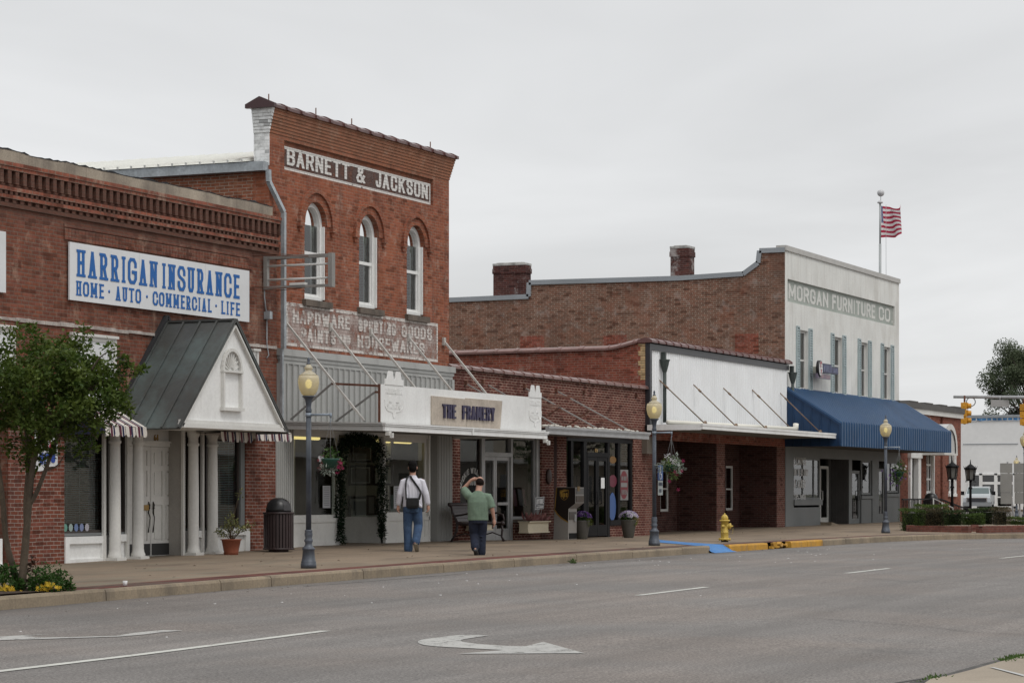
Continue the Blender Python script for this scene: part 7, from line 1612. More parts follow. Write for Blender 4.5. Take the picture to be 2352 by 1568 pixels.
# ================================================================== hydrant
x, y = 57.6, 19.95; z0 = sw(x, y)-.0; T = thing('fire_hydrant', 'yellow fire hydrant with hanging cap chain beside yellow kerb', 'fire hydrant', (x, y, z0)); M_hyd = mat('hydrant_yellow', (.52, .37, .075), .5, .12, 6, .06, 30, dirt=((.3, .22, .08), .5, 7))
b = MB(); b.lathe([(.09, z0), (.09, z0+.05)], (x, y, 0), 16); b.build('foot', flat('hydrant_foot', (.04, .03, .025), .8), T)
b = MB(); b.lathe([(.13, z0+.05), (.152, z0+.055), (.15, z0+.085), (.1, z0+.095), (.095, z0+.11), (.095, z0+.22), (.098, z0+.225), (.098, z0+.24), (.092, z0+.245), (.092, z0+.5), (.125, z0+.505), (.13, z0+.52), (.125, z0+.54), (.086, z0+.545)], (x, y, 0), 24)
for i in range(8): t = i*math.pi/4; b.box(x+.135*math.cos(t)-.012, x+.135*math.cos(t)+.012, y+.135*math.sin(t)-.012, y+.135*math.sin(t)+.012, z0+.035, z0+.1)
b.build('barrel', M_hyd, T)
b = MB(); b.lathe([(.086, z0+.545), (.086, z0+.58), (.075, z0+.62), (.05, z0+.655), (.025, z0+.67), (.016, z0+.675), (.016, z0+.705)], (x, y, 0), 20)
for i in range(8):
    t = i*math.pi/4; c_, s_ = math.cos(t), math.sin(t); b.tube([(x+.088*c_, y+.088*s_, z0+.55), (x+.077*c_, y+.077*s_, z0+.62), (x+.03*c_, y+.03*s_, z0+.668)], .007, 5)
b.build('bonnet', M_hyd, T)
def cap(d, r_, ln, name):
    b = MB(); A_ = Vector((x, y, z0+.385)); d = Vector(d).normalized(); b.tube([A_+d*.05, A_+d*.1], r_*.92, 16); b.tube([A_+d*.103, A_+d*(.1+ln)], r_, 16); b.tube([A_+d*(.1+ln), A_+d*(.115+ln), A_+d*(.15+ln)], [r_*.6, .022, .018], 8); b.build(name, M_hyd, T)
cap((.25, -.97, 0), .075, .055, 'pumper_cap'); cap((-.9, .05, 0), .045, .02, 'hose_cap')
b = MB(); b.tube([(x-.13, y, z0+.35), (x-.12, y-.0, z0+.15), (x-.1, y, z0+.1)], .006, 4); b.tube([(x+.04, y-.2, z0+.34), (x+.04, y-.19, z0+.2), (x+.03, y-.12, z0+.2), (x+.02, y-.095, z0+.28)], .007, 4); b.build('chain', mat('chain_yellow', (.3, .22, .08), .7), T)

# ================================================================== street tree and its flower bed
def limb(b, pts, r0, r1, n=7):
    P = [Vector(p) for p in pts]; Q = []
    for i in range(len(P)-1):
        a_ = P[max(i-1, 0)]; p_, q_ = P[i], P[i+1]; c_ = P[min(i+2, len(P)-1)]
        for k_ in range(4):
            t = k_/4; Q.append(.5*((2*p_)+(q_-a_)*t+(2*a_-5*p_+4*q_-c_)*t*t+(3*p_-a_-3*q_+c_)*t**3))
    Q.append(P[-1]); m_ = len(Q); b.tube(Q, [r0+(r1-r0)*i/(m_-1) for i in range(m_)], n)
Yt = 19.45; xt = XF(52, Yt); pxm = FPX/(ray(52, 0).y**-1*Yt*1.0) if False else None
def tp(px_, py_, dy=0.0): # tree point in a plane square to the line of sight through the trunk
    d = ray(px_, py_); base = ray(52, 0); t0 = Yt/base.y; nrm = Vector((CB, SB, 0)); t = (nrm.dot(base*t0)+dy)/nrm.dot(d); return Vector((d.x*t, d.y*t, CAMZ+d.z*t))
T = thing('street_tree', 'small multi-stemmed crape myrtle with dense green crown at left edge', 'tree', (xt, Yt, sw(xt, Yt)))
M_bark = mat('myrtle_bark', (.095, .072, .05), .85, .3, 5, .15, 30, streak=((.06, .045, .032), .7, 2.0), bump=.3)
rnd = random.Random(31); b = MB()
limb(b, [tp(46, 1366), tp(52, 1320), tp(60, 1230), tp(67, 1150), tp(76, 1065), tp(96, 1000, .1), tp(120, 930, .2)], .062, .026)
limb(b, [tp(42, 1366, .1), tp(32, 1310, .1), tp(14, 1240, .1), tp(6, 1150), tp(-6, 1060), tp(-30, 960)], .05, .026)
limb(b, [tp(62, 1215, .0), tp(60, 1150, .12), tp(66, 1060, .25), tp(60, 980, .4), tp(66, 900, .5)], .045, .022)
limb(b, [tp(66, 1160), tp(84, 1130), tp(104, 1080), tp(130, 1010), tp(160, 950, -.2), tp(205, 890, -.3)], .036, .016)
ends = []
for (s_, e_, d1, d2) in (((120, 930), (150, 840), .2, .3), ((120, 930), (210, 850), .2, -.3), ((66, 900), (40, 810), .5, .3), ((66, 900), (110, 800), .5, .8), ((205, 890), (270, 860), -.3, -.2), ((205, 890), (250, 940), -.3, 0), ((-30, 960), (-60, 860), 0, .2), ((-30, 960), (10, 850), 0, -.4), ((96, 1000), (160, 1010), .1, -.5), ((60, 980), (0, 930), .4, .6), ((150, 840), (190, 770), .3, .2), ((270, 860), (328, 850), -.2, -.1), ((210, 850), (260, 800), -.3, -.4), ((110, 800), (80, 760), .8, .6), ((96, 1000), (40, 1010), .1, -.4), ((160, 950), (225, 1010), -.2, -.3), ((104, 1080), (150, 1040), 0, .3)):
    limb(b, [tp(*s_, d1), tp((s_[0]+e_[0])/2+rnd.uniform(-8, 8), (s_[1]+e_[1])/2+rnd.uniform(-8, 8), (d1+d2)/2), tp(*e_, d2)], .016, .005, 5)
b.build('trunk', M_bark, T)
lf = MB(); cl = []
def clump(px_, py_, dy, r_): cl.append((tp(px_, py_, dy), r_))
for i in range(380):      # clumps scattered through an uneven crown
    while 1:
        u, v, w2 = rnd.uniform(-1, 1), rnd.uniform(-1, 1), rnd.uniform(-1, 1)
        if u*u+v*v+w2*w2 < 1: break
    px_ = 95+195*u; py_ = 905+135*v
    lim = 1.0
    if px_ > 215 and py_ < 830: continue
    if px_ < 60 and py_ > 985: continue
    if px_ > 165 and py_ > 985: continue
    if py_ > 1000 and rnd.random() < .6: continue
    if math.sin(px_*.052+1.1)*math.sin(py_*.061+w2*2) >.6: continue
    clump(px_, py_, w2*1.15, rnd.uniform(.07, .17))
for q_ in ((190, 760, .2, .1), (180, 790, .2, .14), (195, 800, .1, .12), (20, 765, .2, .13), (50, 760, .3, .13), (80, 768, .4, .1), (70, 750, .5, .06), (150, 790, .3, .14), (120, 800, .4, .14), (255, 800, -.4, .09), (262, 825, -.3, .1), (255, 850, -.3, .1), (275, 845, -.2, .1), (300, 850, -.2, .08), (318, 852, -.15, .06), (330, 848, -.1, .05), (290, 828, -.2, .06), (245, 865, -.3, .12), (262, 895, -.2, .12), (275, 915, -.2, .1), (288, 930, -.2, .08), (298, 945, -.1, .07), (255, 960, -.2, .12), (230, 985, -.3, .12), (200, 1010, -.3, .12), (180, 1035, -.3, .1), (212, 1035, -.2, .07), (230, 870, -.3, .1), (222, 900, -.2, .15), (235, 930, -.2, .15), (210, 955, -.3, .16), (30, 1015, .1, .12), (15, 1030, 0, .1), (90, 1060, .1, .09), (70, 1075, .15, .08), (50, 1060, .2, .09), (110, 1045, 0, .08), (-20, 800, .2, .2), (-40, 850, 0, .2), (-30, 920, .1, .2), (-10, 980, .2, .18), (5, 860, -.3, .2)): clump(*q_)
for c_, r_ in cl:
    n_ = int(34+1500*r_*r_)
    for j in range(n_):
        q_ = Vector((rnd.gauss(0, .5), rnd.gauss(0, .5), rnd.gauss(0, .42)))*r_
        d = Vector((rnd.gauss(0, 1), rnd.gauss(0, 1), rnd.gauss(.15, .7)))+q_.normalized()*.8
        s_ = rnd.uniform(.7, 1.25); lf.leaf(c_+q_, d, (rnd.gauss(0, .55), rnd.gauss(0, .55), 1), .07*s_, .042*s_)
lf.build('crown', leafm('myrtle_leaf', (.032, .066, .009), (.11, .145, .028), 4.5, .35), T)
# bed
T = thing('flower_bed', 'low bed of green leaves and yellow pansies round tree foot', 'flower bed', (xt+.2, Yt, sw(xt, Yt)))
rnd = random.Random(8); b = MB(); zb = sw(xt, Yt)
b.quad((xt-1.8, 19.0, zb+.012), (xt+.35, 19.0, zb+.02), (xt+.55, 19.3, zb+.022), (xt+.5, 20.2, zb+.02), (xt-1.8, 20.2, zb+.012)); b.build('mulch', mat('mulch', (.055, .036, .024), .95, .4, 20, .3, 60, .8), T)
b = MB()
for q_ in ((0, 1320, 0, .13), (22, 1312, 0, .12), (95, 1330, -.1, .16), (115, 1320, .05, .2), (140, 1335, .1, .16), (85, 1345, -.2, .12), (155, 1350, .1, .09), (118, 1345, -.15, .16), (10, 1340, -.2, .13), (40, 1345, -.1, .1)): b.leaves(tp(*q_[:3]), q_[3], 230, .06, .028, sz=.9)
b.build('foliage', leafm('bed_leaf', (.025, .07, .012), (.06, .12, .025), 12), T)
b = MB(); 
for q_ in ((12, 1352, 30), (26, 1355, 25), (100, 1348, 30), (112, 1344, 14), (128, 1348, 6), (6, 1360, 8)):
    for j in range(q_[2]): p_ = tp(q_[0]+rnd.gauss(0, 7), q_[1]+rnd.gauss(0, 4), -.28+rnd.gauss(0, .04)); flower(b, p_, (-.6, -.6, .4+rnd.gauss(0, .3)), .024)
b.build('blossom', M_pet[3], T)
b = MB(); b.leaves(tp(72, 1310, .1), .09, 130, .07, .03, sz=2.2); b.leaves(tp(72, 1340, .1), .08, 90, .07, .03); b.leaves(tp(42, 1325, .1), .06, 40, .05, .02, sz=1.8); b.build('dead_stems', leafm('dead_leaf', (.045, .025, .018), (.09, .05, .03), 10, .1), T)
b = MB(); c_ = tp(99, 1360, -.3); 
o = MB(); o.lathe([(.03, 0), (.035, .07), (.033, .07)], (GP(99, 1368).x, 19.05, sw(29, 19.05)+.01), 10); tag(o.build('paper_cup', M_paper), 'white paper cup lying at edge of flower bed', 'cup')
# weeds in the gutter
for i, (px_, py_, lab) in enumerate(((461, 1354, 'green weed clump growing in gutter below concrete kerb'), (1321, 1293, 'tiny weed sprouting from kerb joint'))):
    c_ = GP(px_, py_); b = MB(); b.leaves(c_+Vector((0, .05, .03)), .10 if i == 0 else .06, 70, .07, .03, sz=.5); tag(b.build('weed', M_leafg), lab, 'weed')
# fallen leaves and small litter on pavement and road
rnd = random.Random(17); b = MB()
for i in range(110):
    x_ = rnd.uniform(27, 75); y_ = rnd.uniform(19.4, 24.6); z_ = sw(x_, y_)+.008; b.leaf((x_, y_, z_), (rnd.gauss(0, 1), rnd.gauss(0, 1), .1), (0, rnd.gauss(0, .3), 1), rnd.uniform(.03, .08), rnd.uniform(.02, .045))
for i in range(90):
    x_ = rnd.uniform(20, 75); y_ = 18.75-abs(rnd.gauss(0, .5)); b.leaf((x_, y_, gz(x_)+.006), (rnd.gauss(0, 1), rnd.gauss(0, 1), .1), (0, .2, 1), rnd.uniform(.02, .06), .025)
o = b.build('leaf_litter', mat('dry_leaf', (.09, .06, .035), .9, .3, 5)); o['kind'] = 'stuff'; tag(o, 'scattered dry leaves on pavement and in gutter', 'leaf litter')
b = MB()
for i in range(55):
    x_ = rnd.uniform(16, 60); y_ = 18.2-abs(rnd.gauss(0, 2.2)); s_ = rnd.uniform(.012, .035); b.quad((x_, y_, gz(x_)+.006), (x_+s_*1.5, y_+s_, gz(x_)+.012), (x_+s_, y_+s_*2.2, gz(x_)+.008))
o = b.build('road_grit', M_paper); o['kind'] = 'stuff'; tag(o, 'pale specks of grit and paper on road', 'grit')
# ================================================================== planters, hedges, railing at the far corner
def onray(px_, t):
    d = ray(px_, 0); t = t+1.4 if t < 85 else t; return Vector((d.x*t, d.y*t, 0))
T = thing('brick_planter', 'low red brick planter wall with gap in front of clipped hedges', 'planter', (*onray(2200, 73)[:2], .2))
def pw_(q0, q1, t0, t1, h=.2):
    a_, c_ = onray(q0, t0), onray(q1, t1); d = (c_-a_).normalized(); n_ = Vector((d.y, -d.x, 0))
    b.obox(a_+Vector((0, 0, .1)), a_.lerp(c_, .5)+Vector((0, 0, .1)), .3, .7, up=(0, 0, 1)) if False else b.obox(a_+Vector((0, 0, (h+.2-.1)/2)), c_+Vector((0, 0, (h+.2-.1)/2)), .25, h+.3)
b = MB(); pw_(2092, 2228, 74.6, 73.6); pw_(2249, 2360, 73.4, 74.8); pw_(2231, 2246, 75.0, 75.0, .22); pw_(2092, 2085, 74.6, 78); b.build('wall', M_plantbrick, T)
b = MB(); a_, c_ = onray(2229, 74.2), onray(2243, 74.2); b.obox(a_+Vector((0, 0, .14)), c_+Vector((0, 0, .14)), .5, .1); b.build('step', M_kerb, T)
M_h1 = leafm('hedge_green', (.04, .075, .015), (.10, .15, .035), 5); M_h2 = leafm('hedge_brown', (.06, .052, .03), (.125, .105, .06), 5); M_h3 = leafm('hedge_dark', (.026, .05, .016), (.07, .095, .032), 5); M_h4 = leafm('hedge_lime', (.06, .10, .02), (.14, .19, .05), 5)
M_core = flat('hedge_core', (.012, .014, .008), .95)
def hedge(q0, q1, t, zb, zt, dp, m, label, seed):
    global rnd; rnd = random.Random(seed); a_, c_ = onray(q0, t), onray(q1, t); d = (c_-a_); L_ = d.length; d.normalize(); n_ = Vector((-d.y, d.x, 0)) if d.y > 0 else Vector((d.y, -d.x, 0))
    fw = Vector((CB, SB, 0)); n_ = n_ if n_.dot(fw) > 0 else -n_
    T = thing('hedge', label, 'hedge', (*((a_+c_)/2)[:2], zb), 0, 'clipped hedges in the corner planters'); b = MB(); h_ = zt-zb
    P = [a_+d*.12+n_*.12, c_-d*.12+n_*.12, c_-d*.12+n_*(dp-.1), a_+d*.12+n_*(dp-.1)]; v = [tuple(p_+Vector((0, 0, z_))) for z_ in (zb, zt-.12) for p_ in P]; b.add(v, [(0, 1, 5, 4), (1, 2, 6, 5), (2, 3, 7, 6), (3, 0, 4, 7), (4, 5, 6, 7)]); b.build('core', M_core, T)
    b = MB(); N_ = int(1900*L_*(h_+dp))
    for i in range(N_):
        u, v_, w_ = rnd.random(), rnd.random(), rnd.random(); f_ = rnd.random(); dd = Vector((rnd.gauss(0, .6), rnd.gauss(0, .6), rnd.gauss(.3, .6)))
        bmp = .05*math.sin(u*L_*5+seed)+.04*math.sin(u*L_*13+v_*6)
        if f_ < .5: p_ = a_+d*L_*u+n_*(.05-bmp*.6+rnd.gauss(0, .015)); z_ = zb+h_*v_; dd -= n_*.7
        elif f_ < .85: p_ = a_+d*L_*u+n_*dp*v_; z_ = zt-.04+bmp*.5+rnd.gauss(0, .015); dd.z += .7
        else: e_ = 0 if w_ < .5 else 1; p_ = a_+d*(L_*e_+(.06 if e_ == 0 else -.06)+rnd.gauss(0, .03))+n_*dp*u; z_ = zb+h_*v_
        b.leaf((p_.x, p_.y, z_), dd, (rnd.gauss(0, .5), rnd.gauss(0, .5), 1), rnd.uniform(.03, .055), .03)
    b.build('foliage', m, T)
hedge(2074, 2127, 75.5, .2, .88, 1.0, M_h1, 'leftmost rounded bright green hedge standing on pavement', 1)
hedge(2122, 2172, 75.6, .4, .90, 1.2, M_h2, 'brownish thin hedge block second from left', 2); hedge(2168, 2218, 75.4, .4, .86, 1.1, M_h3, 'dark green hedge block left of planter gap', 3)
hedge(2212, 2263, 75.8, .4, .74, .9, M_h1, 'low green hedge block just behind planter gap', 4); hedge(2235, 2290, 77.2, .4, .9, .9, M_h3, 'dark green hedge behind low green block', 5)
hedge(2284, 2322, 76.2, .4, .92, 1.0, M_h2, 'brown topped hedge block before grey sign post', 6); hedge(2318, 2375, 76.5, .4, .62, 1.0, M_h4, 'lime green low hedge at right edge of picture', 7); hedge(2105, 2180, 82, .3, 1.0, .8, M_h4, 'lime hedge behind front row beside railing', 8)
# black iron railing
T = thing('railing', 'black iron railing with balusters along office front', 'railing', (94, 23.6, .3)); b = MB()
def rail(a_, c_, h0, h1, n_):
    a_ = Vector(a_); c_ = Vector(c_); b.obox(a_+Vector((0, 0, h1)), c_+Vector((0, 0, h1)), .05, .05); b.obox(a_+Vector((0, 0, h0)), c_+Vector((0, 0, h0)), .04, .04)
    for i in range(n_+1): p_ = a_.lerp(c_, i/n_); b.obox(p_+Vector((0, 0, 0)), p_+Vector((0, 0, h1)), .025, .025)
pA = onray(2072, 88); pB = onray(2160, 94); pC = onray(2205, 96); pD = onray(2245, 98); pE = onray(2268, 98.5)
for p_ in (pA, pB): p_.z = .55
pC.z = .25; pD.z = .1; pE.z = .1
rail(pA, pB, .1, .62, 26); rail(pB, pC, .1, .62, 12); rail(pC, pD, .1, .62, 12); rail(pD, pE, .1, .75, 8)
b.build('rail', M_blk, T)
T = thing('handrail', 'white sloping tubular handrail in front of black railing', 'handrail', (*onray(2170, 90)[:2], .2)); b = MB(); a_ = onray(2144, 88); c_ = onray(2188, 88)
zt0, zt1 = CAMZ-88*(1144-HOR)/FPX*1, CAMZ-88*(1166-HOR)/FPX; a_.z = 0; c_.z = 0
b.tube([a_+Vector((0, 0, .2)), a_+Vector((0, 0, zt0)), c_+Vector((0, 0, zt1)), c_+Vector((0, 0, .2))], .035, 8); m_ = a_.lerp(c_, .45); b.tube([m_+Vector((0, 0, .2)), m_+Vector((0, 0, zt0+(zt1-zt0)*.45))], .03, 8); b.tube([a_+Vector((0, 0, .62)), m_+Vector((0, 0, .46))], .025, 8); b.build('rail', flat('rail_pale', (.42, .41, .39), .4), T)
# lantern posts
T = thing('lantern_post', 'black iron lantern post with crown top before red brick office', 'lantern post', (0, 0, 0), 0, 'black lantern posts by the office'); b = MB()
b.tube([(0, 0, 0), (0, 0, 1.55), (0, 0, 1.95)], [.06, .05, .05], 10); b.lathe([(.05, 1.6), (.085, 1.64), (.05, 1.7)], n=12); b.tube([(-.32, 0, 1.62), (.32, 0, 1.62)], .015, 5); b.build('post', M_blk, T)
b = MB()
for i in range(6):
    t = i*math.pi/3; c_, s_ = math.cos(t), math.sin(t); b.tube([(.16*c_, .16*s_, 1.95), (.22*c_, .22*s_, 2.4)], .018, 5); b.tube([(.24*c_, .24*s_, 2.4), (.28*c_, .28*s_, 2.52)], [.018, .006], 5); b.tube([(.17*c_, .17*s_, 1.95), (.21*c_, .21*s_, 1.87)], [.018, .006], 5)
b.lathe([(.1, 1.93), (.18, 1.94), (.18, 1.98), (.1, 1.99)], n=12); b.lathe([(.25, 2.38), (.25, 2.44), (.2, 2.47), (.06, 2.58), (.03, 2.6), (.01, 2.78)], n=12); b.build('lantern_frame', M_blk, T)
b = MB(); b.lathe([(.14, 1.97), (.2, 2.4)], n=6, smooth=False); b.build('lantern_glass', flat('lantern_glass', (.16, .16, .15), .2), T)
T.location = (*onray(2187, 95)[:2], -.02); q = onray(2229, 99); dup(T, (q.x, q.y, -.05), 'black iron lantern post with crown top before white building and truck')
# grey backs of road signs
def signback(q0, q1, p_, t, label, pole=True):
    a_, c_, m_ = onray(q0, t), onray(q1, t), onray(p_, t+.1); T = thing('road_sign', label, 'road sign', (m_.x, m_.y, .1)); b = MB(); fw = Vector((CB, SB, 0)); zt = CAMZ+t*(HOR-1063)/FPX; zs = [zt, zt-.4, zt-1.15, zt-1.6]; wf = [1.0, .96, .9]
    for i in range(3):
        s_ = (1-wf[i])/2; A_ = a_.lerp(c_, s_+.0); C_ = a_.lerp(c_, 1-s_); b.obox(Vector((A_.x, A_.y, (zs[i]+zs[i+1])/2)), Vector((C_.x, C_.y, (zs[i]+zs[i+1])/2)), .02, zs[i]-zs[i+1]-.01)
    b.build('panel', mat('sign_back_grey', (.25, .245, .23), .5, .08), T)
    b = MB(); b.obox((m_.x+.0, m_.y, zs[0]+.05), (m_.x+(.0), m_.y-.3*(q0 < 2310), -.1), .06, .06); b.build('post', M_alu, T)
signback(2297, 2325, 2314, 97, 'left grey back of road sign group on leaning post'); signback(2329, 2362, 2342, 97.5, 'right grey back of road sign group cut by picture edge')
# traffic signals on a mast arm
zA = 6.3; T = thing('mast_arm', 'long grey traffic signal mast arm reaching in from right', 'mast arm', (126.5, 17, 0)); b = MB(); A_ = onray(2190, 127.2); C_ = Vector((127.5, 16.5, 0)); A_.z = ZF(2190, 911, A_.y); C_.z = A_.z-.25
b.tube([A_, C_], [.075, .14], 10); b.tube([C_+Vector((0, 0, .4)), Vector((C_.x, C_.y, 0))], [.14, .19], 12); b.build('arm', M_alu, T)
b = MB(); p_ = A_+(C_-A_)*.06; 
b.tube([p_+Vector((0, 0, -.25))+Vector((SB, -CB, 0))*.25*math.cos(t*math.pi/8)*.9+Vector((0, 0, .22*math.sin(t*math.pi/8))) for t in range(17)], .025, 5); b.build('cable_loop', flat('cable', (.1, .1, .1)), T)
def signal(px_, label):
    p_ = onray(px_, 126.6); z_ = zA+(-.1 if px_ > 2300 else -.02); T = thing('traffic_light', label, 'traffic light', (p_.x, p_.y, z_-1.3), 0, 'yellow traffic lights on the mast arm'); b = MB()
    z2 = z_-.25
    for i in range(3): b.ball((p_.x, p_.y, z2-.2-i*.37), .17, .17, .2, 12, 8); b.box(p_.x-.15, p_.x+.15, p_.y-.16, p_.y+.16, z2-.36-i*.37, z2-.03-i*.37)
    b.build('housing', mat('signal_yellow', (.58, .27, .02), .5, .1), T)
    for i in range(3):
        b = MB(); b.tube([(p_.x, p_.y-.14, z2-.2-i*.37), (p_.x+.0, p_.y-.33, z2-.2-i*.37)], .13, 10); b.build('visor', MATS['signal_yellow'], T)
    b = MB(); b.tube([(p_.x, p_.y, z_+.08), (p_.x, p_.y, z2)], .05, 6); b.build('hanger', M_rust, T)
signal(2215.5, 'left yellow three lamp traffic light hanging from mast arm end'); signal(2351, 'right yellow traffic light cut by picture edge')
p_ = onray(2276, 126.5); q_ = onray(2318, 126.5); zt = CAMZ+126.5*(HOR-917)/FPX; T = thing('street_name_sign', 'grey street name panel seen from behind under mast arm', 'sign', (*((p_+q_)/2)[:2], zt-.4)); b = MB(); b.obox(Vector((p_.x, p_.y, zt-.19)), Vector((q_.x, q_.y, zt-.21)), .03, .36); b.build('panel', flat('panel_grey', (.33, .32, .31), .5), T)
b = MB(); m_ = (p_+q_)/2; b.tube([(m_.x, m_.y, zt), (m_.x, m_.y, zt+.15)], .04, 6); b.build('hanger', M_alu, T)
# truck parked before the white building
def truck(x, y, z0, rz, label):
    T = thing('pickup_truck', label, 'truck', (x, y, z0), rz); M_tr = mat('truck_silver', (.42, .44, .45), .3, .04, metal=.3, spec=.6)
    # nose towards -Y local, x across
    prof = [(-2.75, .5), (-2.78, .75), (-2.72, 1.02), (-2.6, 1.12), (-1.5, 1.2), (-.75, 1.78), (-.3, 1.86), (.9, 1.86), (1.15, 1.25), (2.8, 1.22), (2.85, .55)]
    b = MB(); W = .98; n_ = len(prof); inn = [.0, .0, .02, .05, .06, .2, .22, .22, .06, .0, .0]
    v = [(-W+i_, y_, z_) for (y_, z_), i_ in zip(prof, inn)]+[(W-i_, y_, z_) for (y_, z_), i_ in zip(prof, inn)]
    b.add(v, [list(range(n_)), list(range(n_, 2*n_))[::-1]]+[(i, n_+i, n_+(i+1) % n_, (i+1) % n_) for i in range(n_)]); b.build('body', M_tr, T, False)
    b = MB(); b.quad((-.82, -1.44, 1.245), (.82, -1.44, 1.245), (.74, -.8, 1.75), (-.74, -.8, 1.75)); b.build('windscreen', flat('truck_glass', (.10, .13, .13), .08), T, False)
    for s_ in (-1, 1): b = MB(); b.quad((s_*.965, -1.15, 1.28), (s_*.80, -.7, 1.72), (s_*.80, .8, 1.74), (s_*.95, 1.0, 1.3)); b.build('side_window', flat('truck_glass', (.1, .13, .13)), T, False)
    b = MB(); b.box(-.68, .68, -2.83, -2.74, .72, .98); b.build('grille', flat('grille_dark', (.04, .04, .045), .3), T, False)
    b = MB(); b.box(-.74, .74, -2.85, -2.76, .98, 1.05); b.box(-.74, -.68, -2.85, -2.76, .7, .98); b.box(.68, .74, -2.85, -2.76, .7, .98); b.build('chrome_trim', flat('chrome', (.6, .6, .6), .15, metal=.8), T, False)
    for s_ in (-1, 1):
        bx_ = MB(); bx_.box(min(s_*.75, s_*.96), max(s_*.75, s_*.96), -2.80, -2.66, .72, 1.02); bx_.build('headlight', flat('headlamp', (.5, .52, .54), .1), T, False)
        m_ = MB(); m_.box(min(s_*1.0, s_*1.24), max(s_*1.0, s_*1.24), -1.2, -1.05, 1.22, 1.5); m_.build('mirror', M_blk, T, False)
    b = MB(); b.box(-1.0, 1.0, -2.95, -2.72, .42, .68); b.build('bumper', flat('bumper_grey', (.3, .31, .32), .3, metal=.4), T, False)
    for sx in (-1, 1):
        for yy in (-1.85, 1.75):
            w_ = MB(); w_.tube([(sx*.72, yy, .38), (sx*.99, yy, .38)], .39, 18); o = w_.build('wheel', flat('tyre', (.02, .02, .02), .8), T, False); h = MB(); h.tube([(sx*.985, yy, .38), (sx*1.0, yy, .38)], .22, 12); h.build('hub', M_alu, o, False)
    b = MB(); b.tube([(-.3, -.2, 1.86), (-.3, -.2, 1.96)], .03, 6); b.tube([(.3, -.2, 1.86), (.3, -.2, 1.93)], .03, 6); b.build('roof_marker', M_blk, T, False)
    return T
d = ray(2234, 0); tt = 181; truck(d.x*tt+2.0, d.y*tt, .03, R(-80), 'silver pickup truck facing us half hidden behind office corner')
# big tree beyond
def bigtree(x, y, zb, zt, rad, label, seed, m, leaf=.3, n=9000, cz=.62):
    global rnd; rnd = random.Random(seed); T = thing('broadleaf_tree', label, 'tree', (x, y, zb)); h_ = zt-zb; b = MB(); limb(b, [(x, y, zb), (x+.1, y, zb+h_*.25), (x-.1, y+.2, zb+h_*.5), (x, y, zb+h_*.8)], .45, .1, 9); ctrs = []
    for i in range(70):
        t = rnd.uniform(0, 2*math.pi); ph = rnd.uniform(-.6, 1); r_ = rad*rnd.uniform(.45, 1)*math.sqrt(max(.05, 1-ph*ph*.75)); c_ = Vector((x+r_*math.cos(t), y+r_*math.sin(t), zb+h_*cz+ph*h_*(1-cz)*.9)); ctrs.append((c_, rad*rnd.uniform(.16, .30)))
        limb(b, [(x, y, zb+h_*rnd.uniform(.3, .6)), (x+(c_.x-x)*.5, y+(c_.y-y)*.5, zb+(c_.z-zb)*.85), c_], .12, .03, 5)
    b.build('trunk', mat('tree_bark', (.07, .055, .045), .9, .3, 3), T); b = MB(); w_ = sum(r_**2 for _, r_ in ctrs)
    for c_, r_ in ctrs:
        for j in range(int(n*r_**2/w_)):
            q_ = Vector((rnd.gauss(0, .45), rnd.gauss(0, .45), rnd.gauss(0, .36))); q_ = q_*(min(1, .85/max(.01, q_.length)))*r_; b.leaf(c_+q_, Vector((rnd.gauss(0, 1), rnd.gauss(0, 1), rnd.gauss(0, .7)))+q_/r_, (rnd.gauss(0, .5), rnd.gauss(0, .5), 1), leaf*rnd.uniform(.6, 1.3), leaf*.6)
    b.build('crown', m, T)
M_bt = leafm('oak_leaf', (.075, .10, .055), (.12, .145, .085), .5, .3)
p_ = onray(2372, 232); bigtree(p_.x, p_.y, 0, 15.8, 4.9, 'large dark oak rising behind white building', 41, M_bt, .21, 60000, .55)
# what the shop windows mirror: the other side of the street, out of frame
def across(x0, x1, h_, m, label):
    T = thing('shop_building', label, 'building', ((x0+x1)/2, -5, 0)); b = MB(); b.box(x0, x1, -20, -5, 0, h_); b.build('wall', m, T); b = MB(); b.box(x0-.1, x1+.1, -5.25, -5, h_-.5, h_); b.build('cornice', M_white, T)
    b = MB(); x_ = x0+.6
    while x_ < x1-2: b.box(x_, x_+1.6, -5.02, -4.98, .9, 2.4); x_ += 4.2
    b.build('shop_window', flat('far_glass', (.03, .035, .035), .1), T); b = MB(); b.box(x0+.3, x1-.3, -5, -3.2, 3.0, 3.2); b.build('canopy', M_white, T)
across(84, 101, 6.5, mat('cream_render', (.55, .51, .43), .9, .1), 'cream rendered shop across the street mirrored in windows'); across(101, 122, 7.5, mat('white_render', (.6, .59, .55), .9, .1), 'white rendered shop across the street mirrored in windows'); across(122, 150, 6.0, mat('tan_render', (.48, .43, .35), .9, .1), 'tan rendered shop across the street mirrored in windows')
M_rt = leafm('street_oak_leaf', (.03, .06, .015), (.07, .12, .03), .6, .3)
for i, (x_, y_, h_) in enumerate(((79, -1.5, 7.0), (118, .5, 7))): bigtree(x_, y_, 0, h_, 3.1, ('street tree across the road nearest camera', 'street tree across the road before white shop')[i], 50+i, M_rt, .3, 2200, .6)

